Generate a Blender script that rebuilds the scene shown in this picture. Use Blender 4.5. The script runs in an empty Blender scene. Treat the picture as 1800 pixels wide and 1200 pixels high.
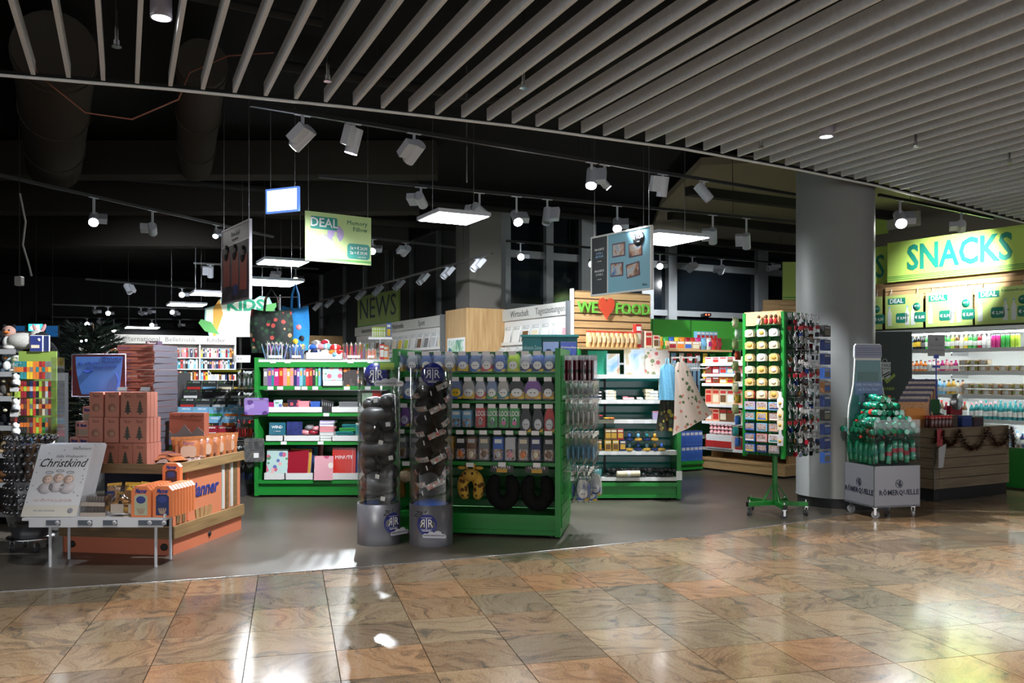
import bpy, math, random
from math import sin, cos, pi, radians, atan2, sqrt, hypot
from mathutils import Vector, Matrix, Euler
RND = random.Random(11)
SC = bpy.context.scene
COL = SC.collection
# ------------------------------------------------------------------ camera, world, exposure
F, HC, HY = 1500.0, 1.55, 655.0            # focal length in pixels, eye height, horizon row (1800x1200 frame)
cd = bpy.data.cameras.new('camera'); cam = bpy.data.objects.new('camera', cd); COL.objects.link(cam)
cam.location = (0, 0, HC); cam.rotation_euler = (pi/2, 0, 0)
cd.sensor_width = 36; cd.lens = 36*F/1800; cd.shift_y = (HY-600)/1800; cd.clip_end = 200
SC.camera = cam
wd = bpy.data.worlds.new('hall_air'); SC.world = wd; wd.use_nodes = True
wd.node_tree.nodes['Background'].inputs[0].default_value = (.94, .97, 1.0, 1)
wd.node_tree.nodes['Background'].inputs[1].default_value = .44
SC.view_settings.view_transform = 'Standard'; SC.view_settings.look = 'None'
SC.view_settings.exposure = 1.65; SC.view_settings.gamma = 1; SC.view_settings.use_curve_mapping = False
SC.cycles.use_denoising = True; SC.cycles.max_bounces = 7; SC.cycles.transparent_max_bounces = 24
SC.cycles.sample_clamp_indirect = 4; SC.cycles.sample_clamp_direct = 30
SC.cycles.caustics_reflective = False; SC.cycles.caustics_refractive = False

def spot_light(p, aim, watts, deg=60, blend=.5, col=(.93,.97,1), r=.05):
    l = bpy.data.lights.new('lamp_light', 'SPOT'); l.energy = watts; l.spot_size = radians(deg); l.spot_blend = blend
    l.color = col; l.shadow_soft_size = r
    o = bpy.data.objects.new('lamp_light', l); COL.objects.link(o); o.location = p
    o.rotation_euler = (Vector(aim)-Vector(p)).to_track_quat('-Z', 'Y').to_euler()
    return o
def P(px, py, Y):                       # a point at depth Y
    return Vector(((px-900)*Y/F, Y, HC-(py-HY)*Y/F))
def G(px, py, z=0):                     # a point at height z
    Y = F*(HC-z)/(py-HY); return Vector(((px-900)*Y/F, Y, z))

# ------------------------------------------------------------------ materials
MATS = {}
def mat(name, col=None, rough=.5, metal=0., emit=0., spec=.5, noise=None, bump=0., obj=False, coat=0.):
    """Principled material; obj: colour comes from the object's own colour (one material, many tints)."""
    if name in MATS: return MATS[name]
    m = bpy.data.materials.new(name); m.use_nodes = True; nt = m.node_tree; b = nt.nodes['Principled BSDF']
    b.inputs['Roughness'].default_value = rough; b.inputs['Metallic'].default_value = metal
    b.inputs['Specular IOR Level'].default_value = spec; b.inputs['Coat Weight'].default_value = coat
    src = None
    if obj:
        n = nt.nodes.new('ShaderNodeObjectInfo'); src = n.outputs['Color']
    elif col is not None:
        b.inputs['Base Color'].default_value = (*col, 1)
    if noise:
        sc_, amt = noise
        tc = nt.nodes.new('ShaderNodeTexCoord'); nz = nt.nodes.new('ShaderNodeTexNoise'); nz.inputs['Scale'].default_value = sc_
        nz.inputs['Detail'].default_value = 4
        nt.links.new(tc.outputs['Object'], nz.inputs['Vector'])
        mr = nt.nodes.new('ShaderNodeMapRange'); mr.inputs[3].default_value = 1-amt; mr.inputs[4].default_value = 1+amt
        mr.inputs[1].default_value = .3; mr.inputs[2].default_value = .7
        nt.links.new(nz.outputs['Fac'], mr.inputs[0])
        vm = nt.nodes.new('ShaderNodeVectorMath'); vm.operation = 'SCALE'
        if src: nt.links.new(src, vm.inputs[0])
        else: vm.inputs[0].default_value = col
        nt.links.new(mr.outputs[0], vm.inputs['Scale']); src = vm.outputs[0]
        if bump:
            bp = nt.nodes.new('ShaderNodeBump'); bp.inputs['Strength'].default_value = bump
            nt.links.new(nz.outputs['Fac'], bp.inputs['Height']); nt.links.new(bp.outputs[0], b.inputs['Normal'])
    if src: nt.links.new(src, b.inputs['Base Color'])
    if emit:
        b.inputs['Emission Strength'].default_value = emit
        if src: nt.links.new(src, b.inputs['Emission Color'])
        else: b.inputs['Emission Color'].default_value = (*col, 1)
    MATS[name] = m; return m
def ramp(nt, stops):
    r = nt.nodes.new('ShaderNodeValToRGB'); e = r.color_ramp.elements
    while len(e) < len(stops): e.new(.5)
    for k, (p, c) in enumerate(stops): e[k].position = p; e[k].color = (*c, 1)
    return r
def clear_mat(name, col=(1,1,1), gloss=.12, rough=.04, tint=None):
    """Thin clear plastic: mostly transparent, glossy by angle."""
    if name in MATS: return MATS[name]
    m = bpy.data.materials.new(name); m.use_nodes = True; nt = m.node_tree; nt.nodes.clear()
    out = nt.nodes.new('ShaderNodeOutputMaterial'); mx = nt.nodes.new('ShaderNodeMixShader')
    tr = nt.nodes.new('ShaderNodeBsdfTransparent'); tr.inputs[0].default_value = (*col, 1)
    gl = nt.nodes.new('ShaderNodeBsdfGlossy'); gl.inputs['Roughness'].default_value = rough
    lw = nt.nodes.new('ShaderNodeLayerWeight'); lw.inputs[0].default_value = .25
    mr = nt.nodes.new('ShaderNodeMapRange'); mr.inputs[3].default_value = gloss*.12; mr.inputs[4].default_value = min(1, gloss*4)
    nt.links.new(lw.outputs['Facing'], mr.inputs[0]); nt.links.new(mr.outputs[0], mx.inputs[0])
    nt.links.new(tr.outputs[0], mx.inputs[1]); nt.links.new(gl.outputs[0], mx.inputs[2]); nt.links.new(mx.outputs[0], out.inputs[0])
    MATS[name] = m; return m
def wood_mat(name, c1, c2, scale=2.0, rough=.5, axis=0):
    if name in MATS: return MATS[name]
    m = bpy.data.materials.new(name); m.use_nodes = True; nt = m.node_tree; b = nt.nodes['Principled BSDF']
    tc = nt.nodes.new('ShaderNodeTexCoord'); mp = nt.nodes.new('ShaderNodeMapping')
    s = [14, 14, 14]; s[axis] = 1.1; mp.inputs['Scale'].default_value = s
    oi = nt.nodes.new('ShaderNodeObjectInfo'); cb = nt.nodes.new('ShaderNodeVectorMath'); cb.operation = 'ADD'
    nt.links.new(tc.outputs['Object'], cb.inputs[0]); nt.links.new(oi.outputs['Random'], cb.inputs[1])
    nt.links.new(cb.outputs[0], mp.inputs['Vector'])
    nz = nt.nodes.new('ShaderNodeTexNoise'); nz.inputs['Scale'].default_value = scale; nz.inputs['Detail'].default_value = 5
    nz.inputs['Distortion'].default_value = .6
    nt.links.new(mp.outputs[0], nz.inputs['Vector'])
    r = ramp(nt, [(.3, c1), (.7, c2)]); nt.links.new(nz.outputs['Fac'], r.inputs[0]); nt.links.new(r.outputs[0], b.inputs['Base Color'])
    b.inputs['Roughness'].default_value = rough
    MATS[name] = m; return m
def print_mat(name, stops, scale=6, rough=.5, kind='voronoi', detail=3):
    """Flat printed motif (flowers, scenery): blotches of several inks over the base paper colour."""
    if name in MATS: return MATS[name]
    m = bpy.data.materials.new(name); m.use_nodes = True; nt = m.node_tree; b = nt.nodes['Principled BSDF']
    b.inputs['Roughness'].default_value = rough
    tc = nt.nodes.new('ShaderNodeTexCoord'); oi = nt.nodes.new('ShaderNodeObjectInfo')
    ml = nt.nodes.new('ShaderNodeMath'); ml.operation = 'MULTIPLY'; ml.inputs[1].default_value = 37
    nt.links.new(oi.outputs['Random'], ml.inputs[0])
    ad = nt.nodes.new('ShaderNodeVectorMath'); ad.operation = 'ADD'
    nt.links.new(tc.outputs['Object'], ad.inputs[0]); nt.links.new(ml.outputs[0], ad.inputs[1])
    if kind == 'voronoi':
        t = nt.nodes.new('ShaderNodeTexVoronoi'); t.inputs['Scale'].default_value = scale
        w = nt.nodes.new('ShaderNodeTexWhiteNoise'); nt.links.new(t.outputs['Color'], w.inputs['Vector']); o = w.outputs['Value']
        # petals: only the cell's heart takes the ink
        r = ramp(nt, stops[1:]); r.color_ramp.interpolation = 'CONSTANT'; nt.links.new(o, r.inputs[0])
        lt = nt.nodes.new('ShaderNodeMath'); lt.operation = 'LESS_THAN'; lt.inputs[1].default_value = .42
        nt.links.new(t.outputs['Distance'], lt.inputs[0])
        mx = nt.nodes.new('ShaderNodeMix'); mx.data_type = 'RGBA'
        nt.links.new(lt.outputs[0], mx.inputs[0]); mx.inputs[6].default_value = (*stops[0][1], 1); nt.links.new(r.outputs[0], mx.inputs[7])
        nt.links.new(mx.outputs[2], b.inputs['Base Color'])
    else:
        t = nt.nodes.new('ShaderNodeTexNoise'); t.inputs['Scale'].default_value = scale; t.inputs['Detail'].default_value = detail
        t.inputs['Distortion'].default_value = 1.0
        r = ramp(nt, stops); nt.links.new(t.outputs['Fac'], r.inputs[0]); nt.links.new(r.outputs[0], b.inputs['Base Color'])
    nt.links.new(ad.outputs[0], t.inputs['Vector'])
    MATS[name] = m; return m
TINT = mat('tinted_card', rough=.55, obj=True)
GLOSS = mat('tinted_gloss', rough=.18, obj=True, coat=.3)
FOIL = mat('tinted_foil', rough=.28, obj=True, noise=(18,.35), bump=.5, coat=.5)
CLOTH = mat('tinted_cloth', rough=.9, obj=True, noise=(60,.15), spec=.2)
FUR = mat('tinted_plush', rough=1, obj=True, noise=(90,.4), bump=.8, spec=.1)
METAL = mat('tinted_metal', rough=.3, metal=.9, obj=True)
SPOTTED = mat('tinted_sheen', rough=.35, obj=True, noise=(9,.3), spec=.6)
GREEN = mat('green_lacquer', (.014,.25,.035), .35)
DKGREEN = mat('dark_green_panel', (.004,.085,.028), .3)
BLACK = mat('black_paint', (.012,.012,.013), .5)
DARK = mat('dark_paint', (.022,.021,.02), .7, spec=.12)
WHITE = mat('white_lacquer', (.8,.8,.8), .35)
PAPER = mat('white_paper', (.85,.85,.85), .6)
STEEL = mat('steel', (.62,.63,.65), .25, 1)
CHROME = mat('chrome', (.8,.8,.82), .1, 1)
RUBBER = mat('grey_rubber', (.06,.06,.065), .6)
INK = mat('black_ink', (.01,.01,.012), .6)
WINK = mat('white_ink', (.9,.9,.9), .6)
CLEAR = clear_mat('clear_acrylic', (.965,.975,.98), .12)
BLISTER = clear_mat('clear_blister', (.96,.975,.985), .11, .06)
BAGFILM = clear_mat('clear_film', (.93,.93,.93), .22, .12)
OAK = wood_mat('light_oak', (.46,.27,.11), (.62,.41,.2), 1.6)
OAKV = wood_mat('light_oak_upright', (.46,.27,.11), (.62,.41,.2), 1.6, axis=2)
PINE = wood_mat('grey_pine_board', (.17,.125,.078), (.27,.205,.135), 2)
DKWOOD = wood_mat('brown_wood', (.13,.075,.033), (.24,.145,.065), 2)

# ------------------------------------------------------------------ mesh builder
class MB:
    def __init__(s): s.v = []; s.f = []; s.m = []; s.sm = []; s.T = Matrix.Identity(4); s.mi = 0
    def at(s, loc=(0,0,0), rot=(0,0,0), sc=(1,1,1)):
        s.T = Matrix.LocRotScale(Vector(loc), Euler(rot), Vector(sc)); return s
    def add(s, vs, fs, smooth=False):
        n = len(s.v); T = s.T
        s.v += [T @ Vector(p) for p in vs]
        s.f += [tuple(i+n for i in f) for f in fs]; s.m += [s.mi]*len(fs); s.sm += [smooth]*len(fs); return s
    def use(s, mi): s.mi = mi; return s
    def box(s, x0, y0, z0, x1, y1, z1, bev=0):
        if not bev:
            return s.add([(x0,y0,z0),(x1,y0,z0),(x1,y1,z0),(x0,y1,z0),(x0,y0,z1),(x1,y0,z1),(x1,y1,z1),(x0,y1,z1)],
                     [(0,3,2,1),(4,5,6,7),(0,1,5,4),(1,2,6,5),(2,3,7,6),(3,0,4,7)])
        b = bev                           # chamfered outline seen from the front (x-z), extruded in y
        pts = [(x0+b,z0),(x1-b,z0),(x1,z0+b),(x1,z1-b),(x1-b,z1),(x0+b,z1),(x0,z1-b),(x0,z0+b)]
        return s.prismy(pts, y0, y1)
    def cbox(s, c, d, bev=0):
        return s.box(c[0]-d[0]/2,c[1]-d[1]/2,c[2]-d[2]/2,c[0]+d[0]/2,c[1]+d[1]/2,c[2]+d[2]/2,bev)
    def prism(s, pts, z0, z1, smooth=False):          # x-y outline (counter-clockwise) extruded in z
        n = len(pts)
        s.add([(x,y,z0) for x,y in pts]+[(x,y,z1) for x,y in pts], [tuple(range(n-1,-1,-1)), tuple(range(n,2*n))])
        return s.add([(x,y,z0) for x,y in pts]+[(x,y,z1) for x,y in pts], [(i,(i+1)%n,n+(i+1)%n,n+i) for i in range(n)], smooth)
    def prismy(s, pts, y0, y1, smooth=False):         # x-z outline (counter-clockwise seen from -y) extruded in y
        n = len(pts)
        vs = [(x,y0,z) for x,z in pts]+[(x,y1,z) for x,z in pts]
        s.add(vs, [tuple(range(n)), tuple(range(2*n-1,n-1,-1))])
        return s.add(vs, [((i+1)%n,i,n+i,n+(i+1)%n) for i in range(n)], smooth)
    def lathe(s, prof, n=16, c=(0,0,0), smooth=True, sx=1, sy=1):
        vs = []; fs = []
        for r, z in prof:
            for k in range(n):
                a = 2*pi*k/n; vs.append((c[0]+r*cos(a)*sx, c[1]+r*sin(a)*sy, c[2]+z))
        for j in range(len(prof)-1):
            for k in range(n):
                fs.append((j*n+k, j*n+(k+1)%n, (j+1)*n+(k+1)%n, (j+1)*n+k))
        s.add(vs, fs, smooth)
        if prof[0][0] > 1e-5: s.add(vs[:n], [tuple(range(n-1,-1,-1))])
        if prof[-1][0] > 1e-5: s.add(vs[-n:], [tuple(range(n))])
        return s
    def cyl(s, p0, p1, r0, r1=None, n=10, caps=True):
        r1 = r0 if r1 is None else r1
        p0, p1 = Vector(p0), Vector(p1); q = (p1-p0).to_track_quat('Z','Y'); vs = []
        for p, r in ((p0,r0),(p1,r1)):
            for k in range(n): vs.append(p + q @ Vector((r*cos(2*pi*k/n), r*sin(2*pi*k/n), 0)))
        s.add(vs, [(k,(k+1)%n,n+(k+1)%n,n+k) for k in range(n)], True)
        if caps: s.add(vs, [tuple(range(n-1,-1,-1)), tuple(range(n,2*n))])
        return s
    def tube(s, pts, r, n=6, closed=False):
        pts = [Vector(p) for p in pts]; m = len(pts); vs = []; up = None
        for i in range(m):
            a = pts[i-1] if (i or closed) else pts[0]; b = pts[(i+1)%m] if (i < m-1 or closed) else pts[-1]
            t = (b-a).normalized()
            if up is None: up = t.orthogonal().normalized()
            up = (up - t*up.dot(t)).normalized(); w = t.cross(up)
            rr = r[i] if isinstance(r, (list,tuple)) else r
            for k in range(n): vs.append(pts[i] + up*rr*cos(2*pi*k/n) + w*rr*sin(2*pi*k/n))
        fs = [(i*n+k, i*n+(k+1)%n, ((i+1)%m)*n+(k+1)%n, ((i+1)%m)*n+k) for i in range(m if closed else m-1) for k in range(n)]
        s.add(vs, fs, True)
        if not closed: s.add(vs, [tuple(range(n-1,-1,-1)), tuple(range((m-1)*n, m*n))])
        return s
    def ell(s, c, r, nu=12, nv=8):
        if not isinstance(r, (tuple,list)): r = (r,r,r)
        vs = [(c[0],c[1],c[2]-r[2])]; fs = []
        for j in range(1, nv):
            t = -pi/2+pi*j/nv
            for k in range(nu):
                a = 2*pi*k/nu; vs.append((c[0]+r[0]*cos(t)*cos(a), c[1]+r[1]*cos(t)*sin(a), c[2]+r[2]*sin(t)))
        vs.append((c[0],c[1],c[2]+r[2])); L = len(vs)-1
        for k in range(nu):
            fs.append((0, 1+(k+1)%nu, 1+k)); fs.append((L, L-nu+k, L-nu+(k+1)%nu))
        for j in range(nv-2):
            for k in range(nu):
                a = 1+j*nu; fs.append((a+k, a+(k+1)%nu, a+nu+(k+1)%nu, a+nu+k))
        return s.add(vs, fs, True)
    def sheet(s, fn, nu, nv, smooth=True, thick=0):
        vs = [fn(i/nu, j/nv) for j in range(nv+1) for i in range(nu+1)]; w = nu+1
        fs = [(j*w+i, j*w+i+1, (j+1)*w+i+1, (j+1)*w+i) for j in range(nv) for i in range(nu)]
        return s.add(vs, fs, smooth)
    def mesh(s, name, mats):
        me = bpy.data.meshes.new(name); me.from_pydata([tuple(p) for p in s.v], [], s.f)
        for m in (mats if isinstance(mats,(list,tuple)) else [mats]): me.materials.append(m)
        me.polygons.foreach_set('material_index', s.m); me.polygons.foreach_set('use_smooth', s.sm)
        me.update(); return me
    def build(s, name, mats, parent=None, col=None, loc=None, rot=None, label=None, kind=None):
        return inst(s.mesh(name, mats), name, parent, col, loc, rot, label, kind)
KIDS = {}
def link(o, parent=None):
    COL.objects.link(o)
    if parent is not None: o.parent = parent; KIDS.setdefault(parent, []).append(o)
    return o
def inst(me, name, parent=None, col=None, loc=None, rot=None, label=None, kind=None):
    o = bpy.data.objects.new(name, me); link(o, parent)
    if col is not None: o.color = (*col[:3], 1)
    if loc is not None: o.location = loc
    if rot is not None: o.rotation_euler = rot
    if label: o['label'] = label
    if kind: o['kind'] = kind
    return o
def tag(o, label, cat, group=None):
    o['label'] = label; o['category'] = cat
    if group: o['group'] = group
    return o
def thing(name, label, cat, loc=(0,0,0), rz=0, group=None, rot=None):
    o = bpy.data.objects.new(name, None); link(o); o.location = loc; o.rotation_euler = rot or (0,0,rz)
    o.empty_display_size = .05
    return tag(o, label, cat, group)
def dup(root, loc, rot=None, label=None, group=None, cols=None, skip=()):
    """Copy a thing with copies of its parts and sub-parts; cols recolours parts by plain name."""
    def cp(o, parent):
        c = o.copy(); link(c, parent)
        if cols:
            k = o.name.split('.')[0]
            if k in cols: c.color = (*cols[k][:3], 1)
        for ch in KIDS.get(o, ()):
            if ch.name.split('.')[0] not in skip: cp(ch, c)
        return c
    r = cp(root, None); r.location = loc
    if rot is not None: r.rotation_euler = rot if isinstance(rot,(tuple,list,Euler)) else (0,0,rot)
    if label: r['label'] = label
    if group: r['group'] = group
    return r
FIRST = {}
def place(key, make, loc, rot, label, group=None, cols=None, skip=()):
    """make() builds the kind once at the origin; later calls copy it."""
    rot = rot if isinstance(rot,(tuple,list,Euler)) else (0,0,rot)
    if key not in FIRST:
        o = FIRST[key] = make(); o.location = loc; o.rotation_euler = rot; o['label'] = label
        if group: o['group'] = group
        if cols:
            def rec(p):
                for c in KIDS.get(p, ()):
                    k = c.name.split('.')[0]
                    if k in cols: c.color = (*cols[k][:3], 1)
                    rec(c)
            rec(o)
            k = o.name.split('.')[0]
            if k in cols: o.color = (*cols[k][:3], 1)
        return o
    return dup(FIRST[key], loc, rot, label, group, cols, skip)
TXT = {}
def text(body, size, parent, loc, mat_, rot=(pi/2,0,0), sx=1, name='lettering', ext=.0008, shear=0, align='CENTER', kind=None, bold=0, sub=None):
    key = (body, size, mat_.name, ext, shear, align, bold)
    if key not in TXT:
        c = bpy.data.curves.new(name, 'FONT'); c.body = body; c.size = size; c.extrude = ext; c.shear = shear; c.offset = bold
        c.align_x = align; c.align_y = 'CENTER'; c.resolution_u = 2 if size > .08 else 1; c.materials.append(mat_)
        tmp = bpy.data.objects.new(name, c); COL.objects.link(tmp)
        TXT[key] = bpy.data.meshes.new_from_object(tmp); bpy.data.objects.remove(tmp); bpy.data.curves.remove(c)
        if not TXT[key].materials: TXT[key].materials.append(mat_)
    o = bpy.data.objects.new(name, TXT[key]); link(o, parent); o.location = loc; o.rotation_euler = rot; o.scale = (sx,1,1)
    return o
_O = 'first second third fourth fifth sixth seventh eighth ninth tenth eleventh twelfth thirteenth fourteenth fifteenth sixteenth seventeenth eighteenth nineteenth twentieth'.split()
_TENS = {2:'twenty',3:'thirty',4:'forty',5:'fifty',6:'sixty',7:'seventy',8:'eighty',9:'ninety'}
_TT = {2:'twentieth',3:'thirtieth',4:'fortieth',5:'fiftieth',6:'sixtieth',7:'seventieth',8:'eightieth',9:'ninetieth'}
def nth(i):
    i += 1
    if i <= 20: return _O[i-1]
    return _TT[i//10] if i % 10 == 0 else _TENS[i//10]+'-'+_O[i%10-1]
def off(o_loc, rz, x, y, z=0):
    """A point given in a fixture's own axes (x along its front, y into its depth)."""
    c, s = cos(rz), sin(rz); return Vector((o_loc[0]+x*c-y*s, o_loc[1]+x*s+y*c, z))
def struct(o): o['kind'] = 'structure'; return o
# ================================================================== SETTING
EDGE = [(-9.5,5.25),(-6,5.6),(-3.62,6.04),(-2.535,6.34),(-1.35,6.75),(0,7.28),(1.606,8.03),(2.97,8.86),(4.09,9.60),(7.35,12.1),(11,15.2)]
UX = Vector((-.467,.884,0)); VX = Vector((.884,.467,0)); SHOP = atan2(.467,.884)   # the shop's axes: into the depth, along the back walls
# granite of the hall: swirling bands, each tile cut from another place of the block
def granite():
    m = bpy.data.materials.new('polished_granite'); m.use_nodes = True; nt = m.node_tree; b = nt.nodes['Principled BSDF']; N = nt.nodes.new; L = nt.links.new
    tc = N('ShaderNodeTexCoord'); oi = N('ShaderNodeObjectInfo')
    ml = N('ShaderNodeMath'); ml.operation = 'MULTIPLY'; ml.inputs[1].default_value = 61; L(oi.outputs['Random'], ml.inputs[0])
    rt = N('ShaderNodeVectorRotate'); rt.rotation_type = 'Z_AXIS'; L(tc.outputs['Object'], rt.inputs[0]); L(ml.outputs[0], rt.inputs['Angle'])
    ad = N('ShaderNodeVectorMath'); ad.operation = 'ADD'; L(rt.outputs[0], ad.inputs[0]); L(ml.outputs[0], ad.inputs[1])
    n1 = N('ShaderNodeTexNoise'); n1.inputs['Scale'].default_value = 1.6; n1.inputs['Detail'].default_value = 3; L(ad.outputs[0], n1.inputs['Vector'])
    sc = N('ShaderNodeVectorMath'); sc.operation = 'SCALE'; sc.inputs['Scale'].default_value = 1.0; L(n1.outputs['Color'], sc.inputs[0])
    a2 = N('ShaderNodeVectorMath'); a2.operation = 'ADD'; L(ad.outputs[0], a2.inputs[0]); L(sc.outputs[0], a2.inputs[1])
    mp = N('ShaderNodeMapping'); mp.inputs['Scale'].default_value = (1.1,7.0,1); L(a2.outputs[0], mp.inputs[0])
    n2 = N('ShaderNodeTexNoise'); n2.inputs['Scale'].default_value = 2.2; n2.inputs['Detail'].default_value = 10; n2.inputs['Roughness'].default_value = .72; L(mp.outputs[0], n2.inputs['Vector'])
    r = ramp(nt, [(.26,(.07,.073,.07)),(.38,(.15,.133,.11)),(.46,(.265,.20,.14)),(.55,(.335,.27,.195)),(.64,(.28,.235,.175)),(.78,(.16,.145,.12))]); L(n2.outputs['Fac'], r.inputs[0])
    # the tile's own cast: orange, grey-green or beige
    w = N('ShaderNodeTexWhiteNoise'); w.noise_dimensions = '1D'; L(ml.outputs[0], w.inputs['W'])
    r2 = ramp(nt, [(0,(1.3,.90,.62)),(.22,(1.05,.98,.85)),(.42,(.68,.72,.70)),(.6,(1.25,1.12,.92)),(.78,(1.0,.80,.62)),(1,(.55,.55,.55))]); L(w.outputs['Value'], r2.inputs[0])
    mu = N('ShaderNodeMix'); mu.data_type = 'RGBA'; mu.blend_type = 'MULTIPLY'; mu.inputs[0].default_value = .85; L(r.outputs[0], mu.inputs[6]); L(r2.outputs[0], mu.inputs[7])
    n3 = N('ShaderNodeTexNoise'); n3.inputs['Scale'].default_value = 90; n3.inputs['Detail'].default_value = 2; L(tc.outputs['Object'], n3.inputs['Vector'])
    r3 = ramp(nt, [(.3,(.75,.75,.75)),(.7,(1.15,1.15,1.15))]); L(n3.outputs['Fac'], r3.inputs[0])
    m2 = N('ShaderNodeMix'); m2.data_type = 'RGBA'; m2.blend_type = 'MULTIPLY'; m2.inputs[0].default_value = 1; L(mu.outputs[2], m2.inputs[6]); L(r3.outputs[0], m2.inputs[7])
    L(m2.outputs[2], b.inputs['Base Color']); b.inputs['Roughness'].default_value = .13; b.inputs['Specular IOR Level'].default_value = .62
    return m
GRAN = granite()
shopfloor = mat('shop_floor_vinyl', (.095,.082,.066), .32, noise=(1.3,.22), spec=.5)
bed = struct(MB().box(-14,-6,-.12,16,16,-.012).build('floor', mat('tile_grout', (.012,.011,.01), .9)))
ta, tb = Vector((.9675,.2527,0)), Vector((-.2527,.9675,0)); TS = .48
me = MB().box(-.2375,-.2375,-.012,.2375,.2375,0).mesh('floor_tile', GRAN)
trot = atan2(.2527,.9675); cand = []
def edge_y(x):
    for (xa,ya),(xb,yb) in zip(EDGE, EDGE[1:]):
        if xa <= x <= xb: return ya+(yb-ya)*(x-xa)/(xb-xa)
    return 99
for i in range(-30,40):
    for j in range(-4,40):
        c = ta*(.252+TS*(i+.5)) + tb*(4.375+TS*(j-8+.5))
        if c.y < 3.7 or abs(c.x) > .62*c.y+.35: continue
        if c.y > edge_y(c.x)+.34: continue
        cand.append((c.length, c))
cand.sort(key=lambda t: t[0])
for k, (_, c) in enumerate(cand[:300]): inst(me, 'tile', bed, loc=c, rot=(0,0,trot))
rest = MB()
for _, c in cand[300:]: rest.at(c, (0,0,trot)).box(-.2385,-.2385,-.012,.2385,.2385,0)
for i in range(-22,24):                                   # the hall goes on behind the viewer
    for j in range(-12,30):
        c = ta*(.252+TS*(i+.5)) + tb*(4.375+TS*(j-8+.5))
        if -2 < c.y and not (c.y < 3.7 or abs(c.x) > .62*c.y+.35) : continue
        if c.y > edge_y(c.x)+.34 or c.y < -2 or abs(c.x) > 8: continue
        rest.at(c, (0,0,trot)).box(-.2385,-.2385,-.012,.2385,.2385,0)
rest.build('tile', GRAN, bed, kind='stuff')
pts = [(x,y) for x,y in EDGE]+[(13,34),(-22,34)]
struct(MB().prism(pts, -.01, .004).build('floor', shopfloor))
struct(MB().tube([(x,y-.004,.003) for x,y in EDGE], .006, 4).build('trim_1', STEEL))

# slatted ceiling of the hall
SLAT = mat('grey_slat', (.60,.63,.67), .6, noise=(40,.08))
ceil = struct(MB().box(-20,-8,4.62,18,32,4.72).build('ceiling', mat('black_ceiling', (.009,.009,.0088), .8, spec=.04)))
n_ = Vector((.910,.414,0)); u_ = Vector((-.414,.910,0))
for k in range(-6, 60):
    s = -.585 + .2245*k; best = None
    for (xa,ya),(xb,yb) in zip(EDGE, EDGE[1:]):
        da = n_.x*xa+n_.y*ya-s; db = n_.x*xb+n_.y*yb-s
        if da <= 0 < db or da > 0 >= db:
            t = da/(da-db); best = Vector((xa+(xb-xa)*t, ya+(yb-ya)*t, 0))
    if best is None: continue
    e = best - u_*.04; ln = max(1.5, (e.y+2.5)/.910)
    me = MB().box(-.014,-ln,0,.014,0,.10).mesh('ceiling_slat', SLAT)
    inst(me, 'slat', ceil, loc=(e.x,e.y,3.665), rot=(0,0,atan2(.414,.910)))
struct(MB().tube([(x,y,3.655) for x,y in EDGE], .013, 4).build('trim_2', mat('white_trim', (.7,.7,.68), .5)))
fas = MB()
for (xa,ya),(xb,yb) in zip(EDGE, EDGE[1:]):               # thin upstand that hangs the trim
    fas.add([(xa,ya+.02,3.66),(xb,yb+.02,3.66),(xb,yb+.02,3.70),(xa,ya+.02,3.70)], [(0,1,2,3)])
fas.build('trim_3', DARK)['kind'] = 'structure'
# pipes, rails and ducts under the black ceiling
def pipe(a, b, r, m, lab, name='ceiling_pipe', cat='pipe', g=None):
    o = MB().cyl(a, b, r, n=12).build(name, m); tag(o, lab, cat, g); return o
GREYP = mat('grey_duct_metal', (.045,.041,.036), .95, spec=.0)
pipe((-5.5,5.0,4.5),(-1.6,7.2,4.5),.035,DARK,'dark pipe above the slats near the hanging downlight')
pipe((-2.2,8.2,4.5),(2.5,10.6,4.5),.05,DARK,'dark pipe under the black ceiling above the front light track')
pipe((-8.5,11.4,4.45),(2.5,16.3,4.45),.06,DARK,'long dark pipe across the ceiling behind the hanging signs')
pipe((-9.5,13.0,4.4),(1.0,17.6,4.4),.08,GREYP,'thick grey pipe across the ceiling behind the ducts')
pipe((-.44,8.3,3.4),(-.44,8.3,4.62),.008,STEEL,'thin steel hanger rod over the front light track','hanger_rod','rod')
for i,(p,q,w,lab) in enumerate((((-5.85,10.9,4.2),(-3.75,7.0,4.2),.32,'wide grey air duct with a rounded end, hanging at the dark side'),((-4.05,10.9,4.2),(-2.65,7.3,4.2),.21,'slimmer round air duct beside the wide one'))):
    t = thing('air_duct', lab, 'air duct', p)
    d = Vector(q)-Vector(p)
    MB().cyl((0,0,0), d, w, n=24).build('duct_body', GREYP, t)
    for f in (.25,.6,.97): MB().cyl(d*f-d.normalized()*.02, d*f+d.normalized()*.02, w+.015, n=24).build('flange', GREYP, t)
for i,(y,x0,x1,z) in enumerate(((11.2,-9,-1,4.15),(13.5,-10,-1.5,4.1),(16.5,-11,-2,4.0))):
    b = MB().box(x0,y,z,x1,y+.35,4.6).build('ceiling', GREYP); struct(b)
cb = MB().tube([(-3.55,6.2,4.0),(-3.5,6.3,3.75),(-3.2,6.4,3.5),(-2.85,6.4,3.45),(-2.5,6.4,3.6),(-2.42,6.4,3.8),(-2.2,6.6,4.0),(-1.9,6.8,4.1)], .006, 6).build('cable', mat('orange_cable', (.2,.06,.03), .5))
tag(cb, 'thin orange cable drooping from the dark ceiling behind the slats', 'cable')
cb = MB().tube([P(35,340,9),P(45,390,9),P(40,430,9),P(52,470,9),P(55,485,9)], .01, 6).build('cable', mat('grey_cable', (.3,.3,.28), .5))
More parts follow.
